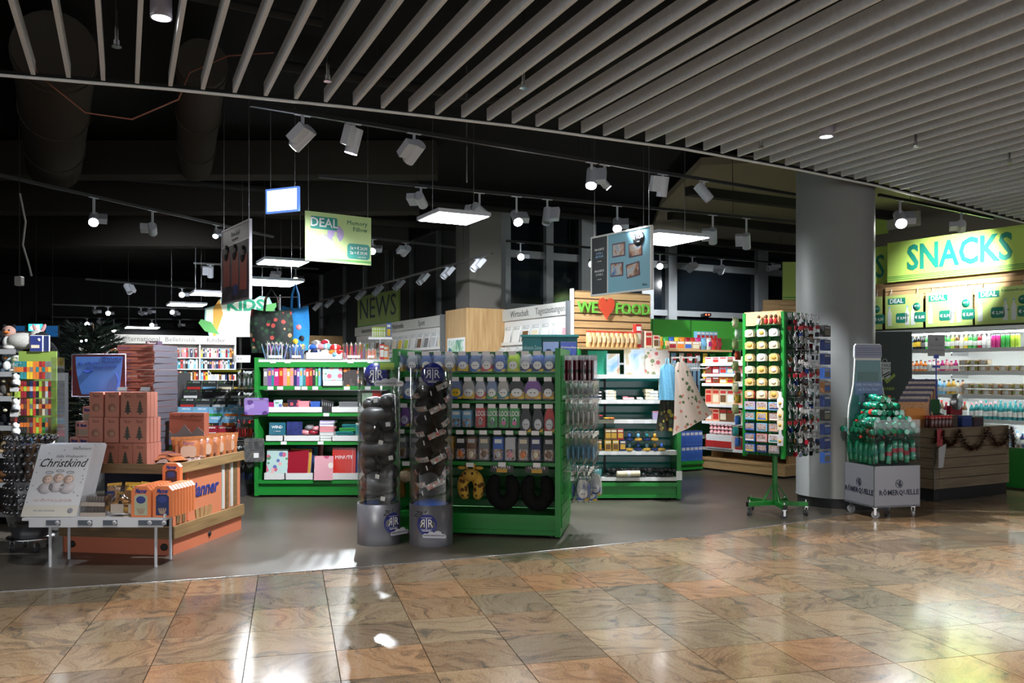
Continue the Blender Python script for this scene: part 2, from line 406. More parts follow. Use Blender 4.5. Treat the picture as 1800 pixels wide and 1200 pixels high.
tag(cb, 'loose grey cable hanging down from the ceiling at the dark side', 'cable')
bx = MB().cbox((0,0,0),(.07,.06,.1),.01).build('junction_box', mat('pale_plastic', (.35,.35,.33), .5)); bx.location = P(34,494,9); MB().cyl((0,0,.05),(0,0,2.1),.008,n=6).build('conduit', DARK, bx); tag(bx,'small pale junction box on the dark wall beside the loose cable','box')
for i,(px,py,lab) in enumerate(((205,68,'small sprinkler head behind the slats at the hanging downlight'),(576,130,'small sprinkler head behind the slats above the front track'),(920,142,'small sprinkler head hanging low between the middle slats'),(1338,248,'small sprinkler head below the slats near the grey column'),(1610,248,'small sprinkler head below the slats over the starred lamp'),(1775,278,'small sprinkler head below the slats at the snack sign'))):
    Y = (3.66-HC)*F/(HY-py); p = P(px,py,Y)
    t = thing('sprinkler', lab, 'sprinkler', (p.x,p.y,3.62))
    MB().cyl((0,0,.03),(0,0,1.01),.012).cyl((0,0,0),(0,0,.03),.018).build('pipe_drop', CHROME, t)
    MB().cyl((0,0,-.015),(0,0,-.01),.03).build('deflector', CHROME, t)
# ceiling beside the column, lit look put into its paler colour, dark beams
arc = [(2.45,11.2)]+[(3.2+.75*cos(pi+a*pi/12*.5), 15.5+3.2*sin(a*pi/24)) for a in range(0,13)]+[(3.6,20.2),(9.5,20.5),(9.5,12.6),(5,10.6)]
OLV = mat('olive_lit_look', (.20,.175,.12), .8, spec=.1)
c2 = struct(MB().prism([(2.5,11.3),(5,10.9),(9.5,13.5),(9.5,21),(3.9,20.0),(3.2,18.5),(2.7,16.5),(2.45,14)], 4.3, 4.4).build('ceiling', OLV))
for a,b in (((2.6,12.6),(6.5,14.6)),((2.7,14.6),(6.5,16.6)),((3,17),(8,19.4))):
    d = (Vector((*b,0))-Vector((*a,0))); L_ = d.length
    MB().box(0,-.07,0,L_,.07,.14).build('beam', DARK, c2, loc=(a[0],a[1],4.17), rot=(0,0,atan2(d.y,d.x)))

# walls
DKWALL = mat('charcoal_wall', (.014,.014,.015), .7, spec=.1, noise=(.8,.25))
def wall(name, a, b, z0, z1, m, th=.15):
    d = Vector((b[0]-a[0], b[1]-a[1], 0)); L_ = d.length
    o = MB().box(0,0,z0,L_,th,z1).build(name, m, loc=(a[0],a[1],0), rot=(0,0,atan2(d.y,d.x))); return struct(o)
wall('wall_left', (-5.6,5.2), (-19.5,26), 0, 4.7, DKWALL)
wall('wall_back', (-19.5,25.5), (-5.0,31), 0, 4.7, DKWALL)
wall('wall_right', (16.5,24.5), (10.5,8), 0, 4.7, DKWALL)
CW = Vector((-.2,16.1,0))
PIER = mat('grey_pier', (.20,.215,.22), .6, noise=(2,.12))
NIGHT = mat('night_glass', (.006,.009,.012), .08, spec=.6)
# glazed partition along the back walls: dark panes between grey posts
def curtain(name, a, d, posts, top, rails, th=.12):
    L_ = posts[-1][0]; rz = atan2(d.y, d.x)
    w = struct(MB().box(0,.10,0,L_,.14,top).build(name, NIGHT if name == 'window_1' else mat('dark_panel',(.035,.040,.038),.6), loc=a, rot=(0,0,rz)))
    for s, wd_ in posts: MB().box(s-wd_/2,-.02,0,s+wd_/2,.22,top).build('post', PIER, w)
    for z, h in rails: MB().box(0,.02,z,L_,.2,z+h).build('rail', PIER, w)
    return w
curtain('window_1', CW, VX, [(.05,.28),(1.05,.16),(1.95,.34),(3.4,.3),(4.05,.22),(6.6,.3),(9.5,.3),(12,.3),(15,.3),(18,.3)], 4.6, [(2.75,.12),(3.75,.14)])
curtain('window_2', CW, UX, [(.1,.4),(1.3,.08),(2.6,.10),(4.2,.08),(5.9,.08),(7.6,.10),(9.5,.08),(12,.2)], 4.6, [])
big = struct(MB().box(-.32,-.3,0,.32,.3,4.6).build('wall_pier', mat('warm_grey_pier', (.17,.16,.145), .7), loc=(-.62,15.75,0), rot=(0,0,SHOP)))

# round column
colm = struct(MB().lathe([(.447,.115),(.447,.118),(.44,.125),(.44,4.6)], 48).build('wall_column', mat('column_paint', (.21,.215,.215), .5, noise=(3,.05)), loc=(3.83,10.12,0)))
MB().lathe([(.425,.0),(.425,.115)], 48).build('plinth', BLACK, colm)

# ================================================================== LAMPS
LAMPW = mat('lamp_white', (.50,.52,.58), .4)
GLOW = mat('lamp_glow', (1,.98,.95), emit=26)
GLOWB = mat('panel_glow', (.95,.98,1), emit=9)
def downlight(p, lab, w=90):
    t = thing('downlight', lab, 'ceiling lamp', p)
    MB().lathe([(.0,.28),(.063,.28),(.063,0),(.055,0),(.052,.02)], 20).build('housing', mat('lilac_housing', (.3,.29,.36), .4), t)
    MB().lathe([(.052,.012),(.0,.016)], 20).build('lens', GLOW, t)
    l = spot_light((p[0],p[1],p[2]-.01), (p[0],p[1],0), w, 95, .6, (1,.95,.88), .06)
for p, lab, w in (((-2.13,5.18,3.70),'cylindrical downlight hanging between the widely spaced slats',110),((2.76,7.5,3.62),'small round downlight set among the close slats over the granite',110),
          ((.3,3.2,3.66),'unseen added downlight over the near granite, between the two in the slats',120),((4.5,4.6,3.66),'unseen added downlight beyond the close slats, behind the viewer',130),((-4.2,2.2,3.66),'unseen added downlight behind the viewer on the dark side',110),((1.8,.3,3.66),'unseen added downlight straight behind the viewer',110),((7.6,7.2,3.66),'unseen added downlight in front of the snack corner',130)):  # these five hang out of view, added to light the hall
    downlight(p, lab, w)
# flat square light panels hung over the shop
def panel(corners_px, Z, lab, w=.6, rz=SHOP):
    px, py = corners_px; Y = (Z-HC)*F/(HY-py); p = P(px,py,Y)
    t = thing('ceiling_light', lab, 'ceiling lamp', (p.x,p.y,Z), rz)
    f = MB(); h = w/2
    f.box(-h,-h,0,h,h,.04); f.build('panel_frame', LAMPW, t)
    MB().box(-h+.02,-h+.02,-.006,h-.02,h-.02,0).build('diffuser', GLOWB, t)
    for sx in (-1,1): MB().cyl((sx*h*.8,0,.03),(sx*h*.8,0,4.6-Z),.004,n=5).build('hanging_wire', STEEL, t)
    return t
panel((797,384),3.2,'square light panel hanging over the travel gondola, nearest of the panels')
panel((497,462),3.2,'square light panel under the green deal sign',.66)
panel((1168,421),3.2,'square light panel partly behind the blue picture sign',.8)
panel((372,517),3.1,'light panel behind the dark hanging poster',.75)
panel((328,536),3.1,'light panel over the book wall, wide and low',.8)
panel((465,496),3.1,'light panel just beside the dark hanging poster',.7)
panel((250,576),3.0,'far light strip low above the book wall header',1.0)
panel((470,497),2.9,'far light panel at the end of the shop behind the bags',.9)
# tracks
TRACKS = {}
def track(key, a, b, lab):
    d = Vector(b)-Vector(a); L_ = d.length
    t = thing('light_track', lab, 'light track', a, atan2(d.y,d.x))
    MB().box(0,-.018,0,L_,.018,.035).build('rail', BLACK, t)
    n = max(2, int(L_/2))
    for k in ((.02,n-.6) if key == 'dark' else range(n)): MB().cyl(((k+.5)*L_/n,0,.03),((k+.5)*L_/n,0,4.62-a[2]),.004,n=5).build('hanging_wire', DARK, t)
    TRACKS[key] = (Vector(a), d)
def zt(px,py,Z): Y = (Z-HC)*F/(HY-py); return P(px,py,Y)
track('front', zt(440,187,3.75), zt(1400,345,3.75), 'front light track with seven lamps just behind the slat edge')
track('second', zt(560,312,3.75), zt(1400,392,3.75), 'second light track hung over the travel gondola')
track('dark', zt(-60,297,3.75), zt(480,418,3.75), 'light track across the dark side of the shop')
track('deal', zt(620,416,3.75), zt(800,437,3.75), 'short light track beside the green deal sign')
track('pale', zt(340,464,3.7), zt(560,474,3.7), 'short light track under the dark poster and the deal sign')
track('sweet', zt(890,425,3.75), zt(1450,470,3.75), 'light track over the sweets corner')
track('mag', (-6.0,23.5,3.3), (-.3,12.66,3.3), 'light track running along the magazine wall with ten lamps')
track('books', zt(150,492,3.4), zt(420,515,3.4), 'light track over the book wall')
track('far1', zt(90,536,3.3), zt(420,546,3.3), 'long light track low over the books')
track('far2', zt(90,558,3.1), zt(420,564,3.1), 'farthest light track, lowest over the books')
track('snack', zt(1545,345,3.75), zt(1745,385,3.75), 'short light track in front of the snack sign')
# track lamps: can and driver block side by side on a bracket
def make_spot():
    t = thing('track_lamp', 'track lamp', 'spotlight')
    MB().box(-.012,-.012,0,.012,.012,1).build('stem', LAMPW, t)
    MB().box(-.07,-.016,-.012,.07,.016,0).build('adapter', LAMPW, t)
    m = MB(); n = 20
    m.cyl((-.11,0,0),(.11,0,0),.058,n=n,caps=False)
    m.add([(-.11,.058*cos(2*pi*k/n),.058*sin(2*pi*k/n)) for k in range(n)], [tuple(range(n-1,-1,-1))])
    m.cyl((.11,0,0),(.085,0,0),.054,.046,n=n,caps=False)
    m.box(-.11,.035,-.035,.06,.15,.035)
    h = m.build('lamp_head', LAMPW, t)
    MB().cyl((.086,0,0),(.09,0,0),.047,n=n).build('lens', mat('lens_dark', (.2,.2,.2), .2), h)
    return t
def spot(px, py, aim, lab, tr, lit=None, size=1, w=0, deg=50, col=(.92,.96,1), **_):
    a, d = TRACKS[tr]; k = (px-900)/F; s = (k*a.y-a.x)/(d.x-k*d.y); q = a+d*s
    p = P(px, py, q.y); p.z = min(p.z, a.z-.09)
    o = place('spot', make_spot, p, 0, lab, 'track lamps')
    for c in KIDS[o]:
        nm = c.name.split('.')[0]
        if nm == 'stem': c.scale = (1,1,a.z-p.z)
        elif nm == 'adapter': c.location.z = a.z-p.z+.006; c.rotation_euler.z = atan2(d.y,d.x)
        else:
            c.scale = (size,)*3; c.rotation_euler = (Vector(aim)-p).to_track_quat('X','Z').to_euler()
            if lit: KIDS[c][0].data = LITLENS
            elif KIDS[c][0].data == LITLENS: KIDS[c][0].data = DARKLENS
    if w: dd = (Vector(aim)-p).normalized(); spot_light(p+dd*.14, aim, w, deg, .9, col, .05)
    return o
DARKLENS = MB().cyl((.086,0,0),(.09,0,0),.047,n=20).mesh('lens', mat('lens_dark', (.2,.2,.2), .2))
LITLENS = MB().cyl((.086,0,0),(.112,0,0),.047,.053,n=20).mesh('lens_lit', GLOW)
gz = lambda x,y,z=0: Vector((x,y,z))
spot(532,243,(-4.2,8.1,1.5),'lit lamp at the start of the front track, angled down to the sweets table','front',lit=1,w=430,deg=52)
spot(622,248,(-2.4,7.9,0),'lamp pointing steeply down on the front track, next to the lit one','front',lit=1,w=330,deg=52)
spot(728,268,(-3.6,10.5,1.0),'lamp with an added beam, seen from behind on the front track','front',w=380,deg=60,Z=3.58)  # lens stays dark; beam added to light the magazine rack
spot(1040,313,(.4,6.8,.2),'lit lamp over the travel gondola on the front track','front',lit=1,w=170,Z=3.58)
spot(1063,322,(2.8,9.15,1.5),'small lit lamp close behind the one over the travel gondola','front',lit=1,size=.6,w=230,deg=40)
spot(1165,328,(1.4,10.1,.9),'grey lamp pointing at the towels, fifth on the front track','front',w=210,deg=42,Z=3.58)
spot(1237,338,(4.3,9.2,.9),'last grey lamp of the front track before the column','front',w=300,deg=24,Z=3.58)
spot(740,352,(-.3,14.6,2.0),'lamp with an added beam at the start of the second track, turned away','second',w=260,deg=50)  # dark lens; beam added for the pier and the papers
spot(843,370,(1.6,13.2,2.3),'dark-lensed lamp with an added beam above the nearest square panel','second',w=330,deg=42)  # an added beam lights the plank wall, though the lens is dark
spot(908,383,(.8,7.6,1.0),'lit lamp facing the hall on the second track','second',lit=1,w=200,deg=46)
spot(962,380,(.2,10.0,1.6),'lamp with an added beam over the plug adapters on the second track','second',w=160)  # lens left dark while a beam is added here
spot(1085,395,(.9,7.4,.4),'lit lamp above the blue picture sign','second',lit=1,w=160)
spot(1253,415,(3.2,13.5,1.5),'lamp turned away, beside the blue picture sign','second',w=80,deg=60)
spot(1312,424,(3.8,13.5,1.6),'last lamp of the second track near the column','second',w=70)
spot(165,385,(-3.4,6.4,.6),'lit lamp over the dark side, first of its track','dark',lit=1,w=40)
spot(268,403,(-7.0,17.4,1.8),'pale lamp with an added beam hanging over the dark side','dark',w=420,deg=58)  # beam added from a dark lens towards the book wall
spot(380,410,(-4,10,1),'small lit lamp half hidden by the dark poster','dark',lit=1,size=.7)
spot(370,478,(-6.4,18.0,1.7),'pale lamp under the dark poster edge','pale',w=38,deg=90)
spot(488,485,(-5.6,18.9,2.6),'pale lamp under the light panel below the deal sign','pale',w=26,deg=80)
spot(520,490,(-3.0,10.5,1.0),'lit lamp below the deal sign','pale',lit=1,w=220)
spot(655,438,(-1.75,6.9,0),'dazzling lamp at the corner of the green deal sign','deal',lit=1,w=1100,deg=40,size=1.0)
spot(713,441,(-4,18,2),'pale lamp to the side of the dazzling one','deal')
for i,(x,y,aim,li) in enumerate(((225,508,(-7,17,2),0),(263,530,(-7,18,2),0),(320,517,(-4,9,1),1),(303,538,(-4,9,1),1),(248,550,(-6.5,18,1.9),0),(190,550,(-4,8,1),1),(167,547,(-8,18,2),0),(306,551,(-6,18,2),0),(153,569,(-4,8,1),1),(200,580,(-4,8,1),1),(175,566,(-8,20,2),0),(316,571,(-8,20,2),0),(267,571,(-4,8,1),1))):
    spot(x,y,aim,f'{"lit" if li else "unlit"} far lamp over the book wall, {nth(i)} of thirteen there','books' if y<525 else 'far1' if y<558 else 'far2',lit=li)
for i,(x,y) in enumerate(((534,540),(557,533),(578,528),(605,522),(633,513),(663,505),(700,497),(742,485),(785,475),(838,462))):
    q, d = TRACKS['mag']; k = (x-900)/F; p = q+d*((k*q.y-q.x)/(d.x-k*d.y))
    spot(x,y,p-VX*.9-Vector((0,0,1.1)),f'lamp of the magazine wall track, {nth(i)} counted from the far end','mag',w=34 if i%2 else 0,deg=90)
for i,(x,y,li,aim) in enumerate(((915,449,1,(.5,8,1)),(1040,462,1,(1,8,1)),(1160,466,1,(1.6,9,1.2)),(1217,470,0,(2.6,17.6,2.8)),(1268,474,0,(4.2,18.4,2.8)),(1358,465,0,(.6,16.6,2.8)))):
    spot(x,y,aim,f'{"lit" if li else "unlit"} lamp of the sweets corner track, {nth(i)} of six','sweet',lit=li,w=0 if li else 90,deg=80)  # only the dark-lensed ones carry a beam, added for the back glazing
spot(1582,385,(3.6,6.2,0),'dazzling lamp beside the column in front of the snack corner','snack',lit=1,w=420,deg=52,size=1.2)
spot(1690,398,(7.0,13.35,3.1),'lit lamp pointing at the snack sign','snack',lit=1,w=330,deg=60)
# ================================================================== KINDS OF GOODS (unit size, base at the origin, front towards -y)
PAL = dict(red=(.55,.03,.025), crimson=(.32,.015,.03), pink=(.75,.28,.32), orange=(.75,.20,.03), yellow=(.8,.55,.04), green=(.05,.35,.07), lime=(.42,.6,.06), teal=(.02,.22,.24),
    blue=(.04,.13,.5), navy=(.015,.03,.12), black=(.015,.015,.017), grey=(.2,.2,.21), silver=(.55,.56,.58), white=(.82,.82,.8), cream=(.75,.66,.48), brown=(.16,.075,.03), purple=(.22,.08,.36), magenta=(.5,.03,.2),
    sky=(.2,.47,.72), gold=(.6,.35,.05), maroon=(.16,.012,.03), peach=(.78,.40,.24), lilac=(.5,.42,.68))
def put(key, make, loc, rot, sc, label, group=None, cols=None, skip=()):
    o = place(key, make, Vector(loc)+Vector((0,0,.002)), rot, label, group, cols, skip); o.scale = sc if isinstance(sc,(tuple,list)) else (sc,)*3
    return o
def mk_spine():
    t = thing('book','book','book')
    m = MB(); m.box(-.5,-.5,0,-.42,.5,1).box(.42,-.5,0,.5,.5,1).box(-.42,-.5,0,.42,-.44,1); m.build('cover', GLOSS, t, PAL['grey'])
    MB().box(-.42,-.44,.02,.42,.46,.97).build('pages', PAPER, t)
    MB().box(-.3,-.506,.55,.3,-.5,.82).build('spine_title', TINT, t, PAL['white'])
    return t
def mk_cover():
    t = thing('notebook','notebook','notebook')
    m = MB(); m.box(-.5,-.5,0,.5,-.36,1,.03).box(-.5,.36,0,.5,.5,1,.03).box(-.5,-.36,0,-.46,.36,1); m.build('cover', GLOSS, t, PAL['grey'])
    MB().box(-.46,-.36,.02,.48,.36,.98).build('pages', PAPER, t)
    MB().box(-.36,-.53,.56,.36,-.5,.9).build('title_plate', TINT, t, PAL['white'])
    return t
def mk_box():
    t = thing('carton','carton','box')
    MB().box(-.5,-.5,0,.5,.5,.98).build('carton_body', TINT, t, PAL['grey'])
    MB().box(-.4,-.52,.15,.4,-.5,.62).build('picture_panel', TINT, t, PAL['white'])
    MB().box(-.4,-.52,.72,.4,-.5,.9).build('title_panel', TINT, t, PAL['white'])
    MB().box(-.5,-.5,.98,.5,.5,1).build('flap', TINT, t, PAL['grey'])
    return t
def mk_bag():
    t = thing('snack_bag','bag','bag'); m = MB()
    def fn(side):
        def f(u,v):
            x = (u-.5)*(1-.12*sin(pi*v)); d = .5*(sin(pi*u)**.5 if 0<u<1 else 0)*(sin(pi*min(v*.92+.04,1))**.6)
            return (x, side*d, .9*v)
        return f
    m.sheet(fn(-1),8,6); m.sheet(fn(1),8,6); m.build('bag_body', FOIL, t, PAL['grey'])
    m = MB()
    for k in range(10): m.box(-.5+.1*k,-.03+.02*(k%2),.9,-.4+.1*k,.01+.02*(k%2),1)
    m.build('crimped_top', FOIL, t, PAL['grey'])
    MB().box(-.33,-.53,.28,.33,-.47,.68,.08).build('front_label', TINT, t, PAL['white'])
    return t
def mk_bottle():
    t = thing('bottle','bottle','bottle')
    MB().lathe([(.42,0),(.5,.03),(.5,.3),(.47,.36),(.5,.42),(.5,.6),(.4,.72),(.2,.82),(.19,.9)],12).build('bottle_body', GLOSS, t, PAL['teal'])
    MB().lathe([(.24,.9),(.25,1.0),(.0,1.0)],12).build('cap', GLOSS, t, PAL['white'])
    MB().lathe([(.515,.2),(.515,.5)],12).build('label_band', TINT, t, PAL['white'])
    return t
def mk_can():
    t = thing('drink_can','can','can')
    MB().lathe([(.42,0),(.5,.05),(.5,.9),(.42,.97)],12).build('can_body', GLOSS, t, PAL['magenta'])
    MB().lathe([(.44,.97),(.44,1.0),(.40,1.0),(.39,.98),(0,.98)],12).build('lid', METAL, t, PAL['silver'])
    return t
def mk_jar():
    t = thing('jar','jar','jar')
    MB().lathe([(.42,0),(.5,.05),(.5,.7),(.4,.8)],12).build('jar_body', GLOSS, t, PAL['crimson'])
    MB().lathe([(.46,.8),(.46,1.0),(0,1.0)],12).build('lid', GLOSS, t, PAL['red'])
    return t
def mk_magazine():
    t = thing('magazine','magazine','magazine')
    MB().box(-.5,-.5,0,.5,.5,1).build('cover_sheet', TINT, t, PAL['black'])
    MB().box(-.44,-.7,.1,.44,-.5,.68).build('cover_picture', TINT, t, PAL['grey'])
    MB().box(-.5,-.68,.79,.5,-.5,1).build('title_band', TINT, t, PAL['black'])
    return t
def mk_pencil():
    t = thing('pencil','pencil','pencil')
    MB().lathe([(.5,.0),(.5,.85)],6,smooth=False).build('shaft', GLOSS, t, PAL['red'])
    MB().lathe([(.5,.85),(.12,.98),(.0,1.0)],6).build('tip', TINT, t, PAL['cream'])
    return t
def mk_blister():
    """clear moulded pack with a hang tab, an insert card and a travel plug."""
    t = thing('blister_pack','blister pack','blister pack')
    def outline(w,b,h0,h1): return [(-w+b,h0),(w-b,h0),(w,h0+b),(w,.62),(w*.72,.86),(w*.45,h1),(-w*.45,h1),(-w*.72,.86),(-w,.62),(-w,h0+b)]
    m = MB().prismy(outline(.5,.12,0,1.0),-.42,.3); m.build('clear_case', BLISTER, t)
    m = MB().prismy(outline(.44,.1,.05,.95),.1,.2); m.build('insert_card', TINT, t, PAL['silver'])
    MB().prismy([(-.43,.08),(.43,.08),(.43,.42),(-.43,.32)],.02,.1).build('card_band', TINT, t, PAL['navy'])
    MB().prismy([(.05,.06),(.43,.06),(.43,.2),(.2,.14)],-.02,.02).build('yellow_corner', TINT, t, PAL['yellow'])
    m = MB().at((0,-.02,.36),(pi/2,0,0),(1,.62,1)); m.lathe([(.34,-.1),(.34,.22),(.28,.3),(.0,.3)],18); m.build('plug_disc', GLOSS, t, PAL['white'])
    m = MB().at((0,-.30,.36),(pi/2,0,0),(1,.62,1)); m.cyl((-.1,0,0),(-.1,0,.05),.05,n=6).cyl((.1,0,0),(.1,0,.05),.05,n=6); m.build('pin_hole', INK, t)
    return t
def mk_lockpack():
    t = thing('blister_pack','blister pack','blister pack')
    MB().prismy([(-.5,.1),(-.4,0),(.4,0),(.5,.1),(.5,.9),(.4,1),(-.4,1),(-.5,.9)],-.4,.3).build('clear_case', BLISTER, t)
    MB().prismy([(-.43,.1),(-.36,.04),(.36,.04),(.43,.1),(.43,.9),(.36,.96),(-.36,.96),(-.43,.9)],.1,.2).build('insert_card', TINT, t, PAL['green'])
    m = MB().at((0,-.12,.25)); m.box(-.2,-.1,-.1,.2,.1,.1,.05); m.build('lock_body', GLOSS, t, PAL['black'])
    MB().tube([(-.13,-.12,.33),(-.13,-.12,.44),(0,-.12,.5),(.13,-.12,.44),(.13,-.12,.33)],.03,6).build('shackle', STEEL, t)
    text('LOCK', .34, t, (0,.08,.68), WINK, sx=1.0, ext=.01, bold=.006)
    return t
def mk_tagpack():
    """tall clear pack with a picture card (sleep masks, cushions, charms)."""
    t = thing('travel_pack','travel pack','travel pack')
    MB().prismy([(-.5,.05),(-.42,0),(.42,0),(.5,.05),(.5,.82),(.4,.86),(.4,1),(-.4,1),(-.4,.86),(-.5,.82)],-.4,.3).build('clear_case', BLISTER, t)
    MB().box(-.42,.05,.04,.42,.18,.82,.05).build('insert_card', TINT, t, PAL['navy'])
    MB().box(-.36,-.05,.06,.36,.05,.42,.06).build('picture_panel', print_mat('scenery_print',[(.35,(.05,.04,.05)),(.48,(.5,.3,.16)),(.56,(.62,.62,.66)),(.66,(.1,.12,.3))],5,kind='noise'), t)
    MB().at((0,-.12,.24)).ell((0,0,0),(.22,.14,.12),12,6).build('contents', SPOTTED, t, PAL['brown'])
    MB().box(-.3,0,.62,.3,.05,.76).build('title_plate', TINT, t, PAL['white'])
    return t
def mk_price():
    return MB().box(-.035,-.004,-.022,.035,0,.022)
PRICE = MB().box(-.036,-.003,-.02,.036,.001,.02).mesh('price_tag', PAPER)
HOOK = MB().tube([(0,.4,0),(0,.02,0),(0,0,.012)],.003,4).mesh('hook', STEEL)
def pack_tag(g, x, y, z):
    h = inst(HOOK, 'hook', g, loc=(x,y,z)); inst(PRICE, 'price_tag', h, loc=(0,-.006,.0)); return h

def slatwall(t, x0, x1, y, z0, z1, m=DKGREEN, pitch=.105, face=-1, name='slat', th=.012, tilt=0):
    n = int((z1-z0)/pitch); p = pitch; me = MB().add([(x,y_,z_) for x in (x0,x1) for y_,z_ in ((0,.004),(.018,.004),(.018,p-.008),(.014,p-.008),(0,p-.036))], [(4,3,2,1,0),(5,6,7,8,9),(0,5,9,4),(4,9,8,3),(3,8,7,2),(2,7,6,1),(1,6,5,0)]).mesh('slat', m)
    for k in range(n): inst(me, name, t, loc=(0, y, z0+k*pitch), rot=(tilt,0,0))
def gondola(name, label, loc, rz, W, D, H=1.78, left=True, right=True, base_h=.22, back=.42, shelves=(), backm=DKGREEN, tilt=0, slot=None):
    """Green shop gondola: end panels, slatted back, plinth with a ledge, shelves (z, depth, thickness, material)."""
    t = thing(name, label, 'shelving', loc, rz)
    for s,on in ((0,left),(W-.05,right)):
        if on: MB().box(s,0,0.02,s+.05,D,H,).build('end_panel', GREEN, t)
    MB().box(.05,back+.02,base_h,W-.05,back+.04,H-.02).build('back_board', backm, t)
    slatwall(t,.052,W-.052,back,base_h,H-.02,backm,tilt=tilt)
    m = MB().box(.05,.03,.03,W-.05,D-.02,base_h-.045); m.build('plinth', GREEN, t)
    MB().box(.05,.012,.03,W-.05,.03,.07).build('foot_rail', GREEN, t)
    MB().box(.05,-.005,base_h-.045,W-.05,back,base_h).build('base_shelf', GREEN, t)
    if slot:
        for x in slot: MB().box(x-.012,back-.012,base_h,x+.012,back+.01,H-.02).build('slotted_upright', BLACK, t)
    for z,d,h,mm in shelves:
        MB().box(.052,back-d,z-h,W-.052,back,z).build('shelf', mm, t)
    for x in (.1, W-.1): MB().cyl((x,.1,0),(x,.1,.04),.02).build('foot', BLACK, t)
    return t
def ftags(t, xs, y, z, mm=None):
    for x in xs: inst(PRICE, 'price_tag', t, loc=(x,y,z))

# ================================================================== TRAVEL GONDOLA (nearest)
TG, TR = Vector((-1.15,8.214,0)), -radians(9.9)
tg = gondola('shop_gondola','green gondola of travel accessories, standing nearest to the granite floor', TG, TR, 1.624, .85,
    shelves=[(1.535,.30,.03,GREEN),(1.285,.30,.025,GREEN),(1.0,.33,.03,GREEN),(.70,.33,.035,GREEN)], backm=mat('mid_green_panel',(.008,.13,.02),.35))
tw = slatwall
for k in range(15): MB().box(0,.06,.1+.108*k,.012,.82,.1+.108*k+.098).build('slat', GREEN, tg, loc=(1.624,0,0))
def fx(px, y=.05, L=TG, rz=TR):
    k = (px-900)/F; c, s = cos(rz), sin(rz); bx, by = L[0]-y*s, L[1]+y*c
    return (k*by-bx)/(c-k*s)
def fp(x, y, z): return off(TG, TR, x, y, z)
insert_cols = ['silver','navy','red','silver','white','yellow','blue','red','blue','lime','navy','navy','navy']
cname = {'silver':'grey','navy':'navy'}
for i,px in enumerate((700,725,750,771,791,814,836,856,879,902,924,945,966)):
    x = fx(px,.08)
    pack_tag(tg, x, .04, 1.735)
    c = insert_cols[i]
    for j in range(3):
        put('blister',mk_blister,fp(x,.07+.075*j,1.552),TR,(.118,.06,.185),
            f'{cname.get(c,c)} carded plug adapter, {nth(i)} on the top row of travel packs' + ('' if j==0 else f', {nth(j)} pack deep'),'plug adapters on the top row',
            {'insert_card':[(.17,.24,.45),(.42,.44,.5),(.10,.17,.42)][i%3] if i not in (9,) else PAL['lime'],'card_band':PAL[c] if c not in('silver','white') else PAL['gold'],'plug_disc':PAL['white']})
for i,(px,w,c,d) in enumerate(((699,24,'grey','silver'),(721,26,'blue','white'),(745,24,'navy','white'),(770,24,'red','white'),(802,26,'blue','yellow'),(824,25,'yellow','white'),(845,21,'red','white'),(865,21,'green','white'),(885,22,'teal','white'),(909,29,'black','white'),(937,32,'purple','white'),(964,22,'black','white'))):
    x = fx(px,.08); pack_tag(tg, x, .04, 1.49); wd_ = w*.0054
    for j in range(2):
        put('blister',mk_blister,fp(x,.07+.08*j,1.29),TR,(wd_,.06,.195),f'{c} carded world adapter, {nth(i)} on the second row of travel packs'+('' if j==0 else ', one behind'),'adapters on the second row',
            {'insert_card':[(.42,.44,.5),(.2,.27,.45),(.5,.48,.45)][i%3] if i<9 else PAL[c],'card_band':PAL[c] if i<9 else PAL['gold'],'plug_disc':PAL[d]})
row3 = [(712,'purple','blister'),(735,'navy','blister'),(802,'sky','tag'),(821,'sky','tag'),(845,'red','lock'),(866,'green','lock'),(886,'green','lock'),(905,'green','lock'),(925,'black','blister'),(946,'black','blister'),(966,'red','blister')]
for i,(px,c,k) in enumerate(row3):
    x = fx(px,.08); pack_tag(tg, x, .04, 1.235); h = .25 if i>7 else .2; z = 1.222-h
    for j in range(2):
        put({'lock':'lockpack','tag':'tagpack','blister':'blister'}[k],{'lock':mk_lockpack,'tag':mk_tagpack,'blister':mk_blister}[k],fp(x,.07+.09*j,z),TR,(.105,.06,h),
            f'{c} {"padlock" if k=="lock" else "travel"} pack, {nth(i)} on the third row of travel packs'+('' if j==0 else ', one behind'),'packs on the third row',
            {'insert_card':PAL[c],'card_band':PAL[c],'plug_disc':PAL['silver'] if i>7 else PAL['lilac'],'contents':PAL['sky'],'lock_body':PAL['brown'] if c=='red' else PAL['magenta'] if i>5 else PAL['black']})
for i,(px,c) in enumerate(((707,'grey'),(730,'navy'),(789,'gold'),(810,'black'),(829,'brown'),(851,'grey'),(876,'blue'),(897,'silver'),(920,'grey'),(942,'navy'),(965,'black'))):
    x = fx(px,.08); pack_tag(tg, x, .04, .985)
    for j in range(2):
        put('tagpack',mk_tagpack,fp(x,.07+.09*j,.708),TR,(.115,.06,.275),f'{c} picture card in a clear pack, {nth(i)} on the fourth row'+('' if j==0 else ', one behind'),'packs on the fourth row',
            {'insert_card':PAL[c],'contents':PAL[['brown','silver','pink','orange','cream'][i%5]],'title_plate':PAL[['white','silver','cream'][i%3]]})
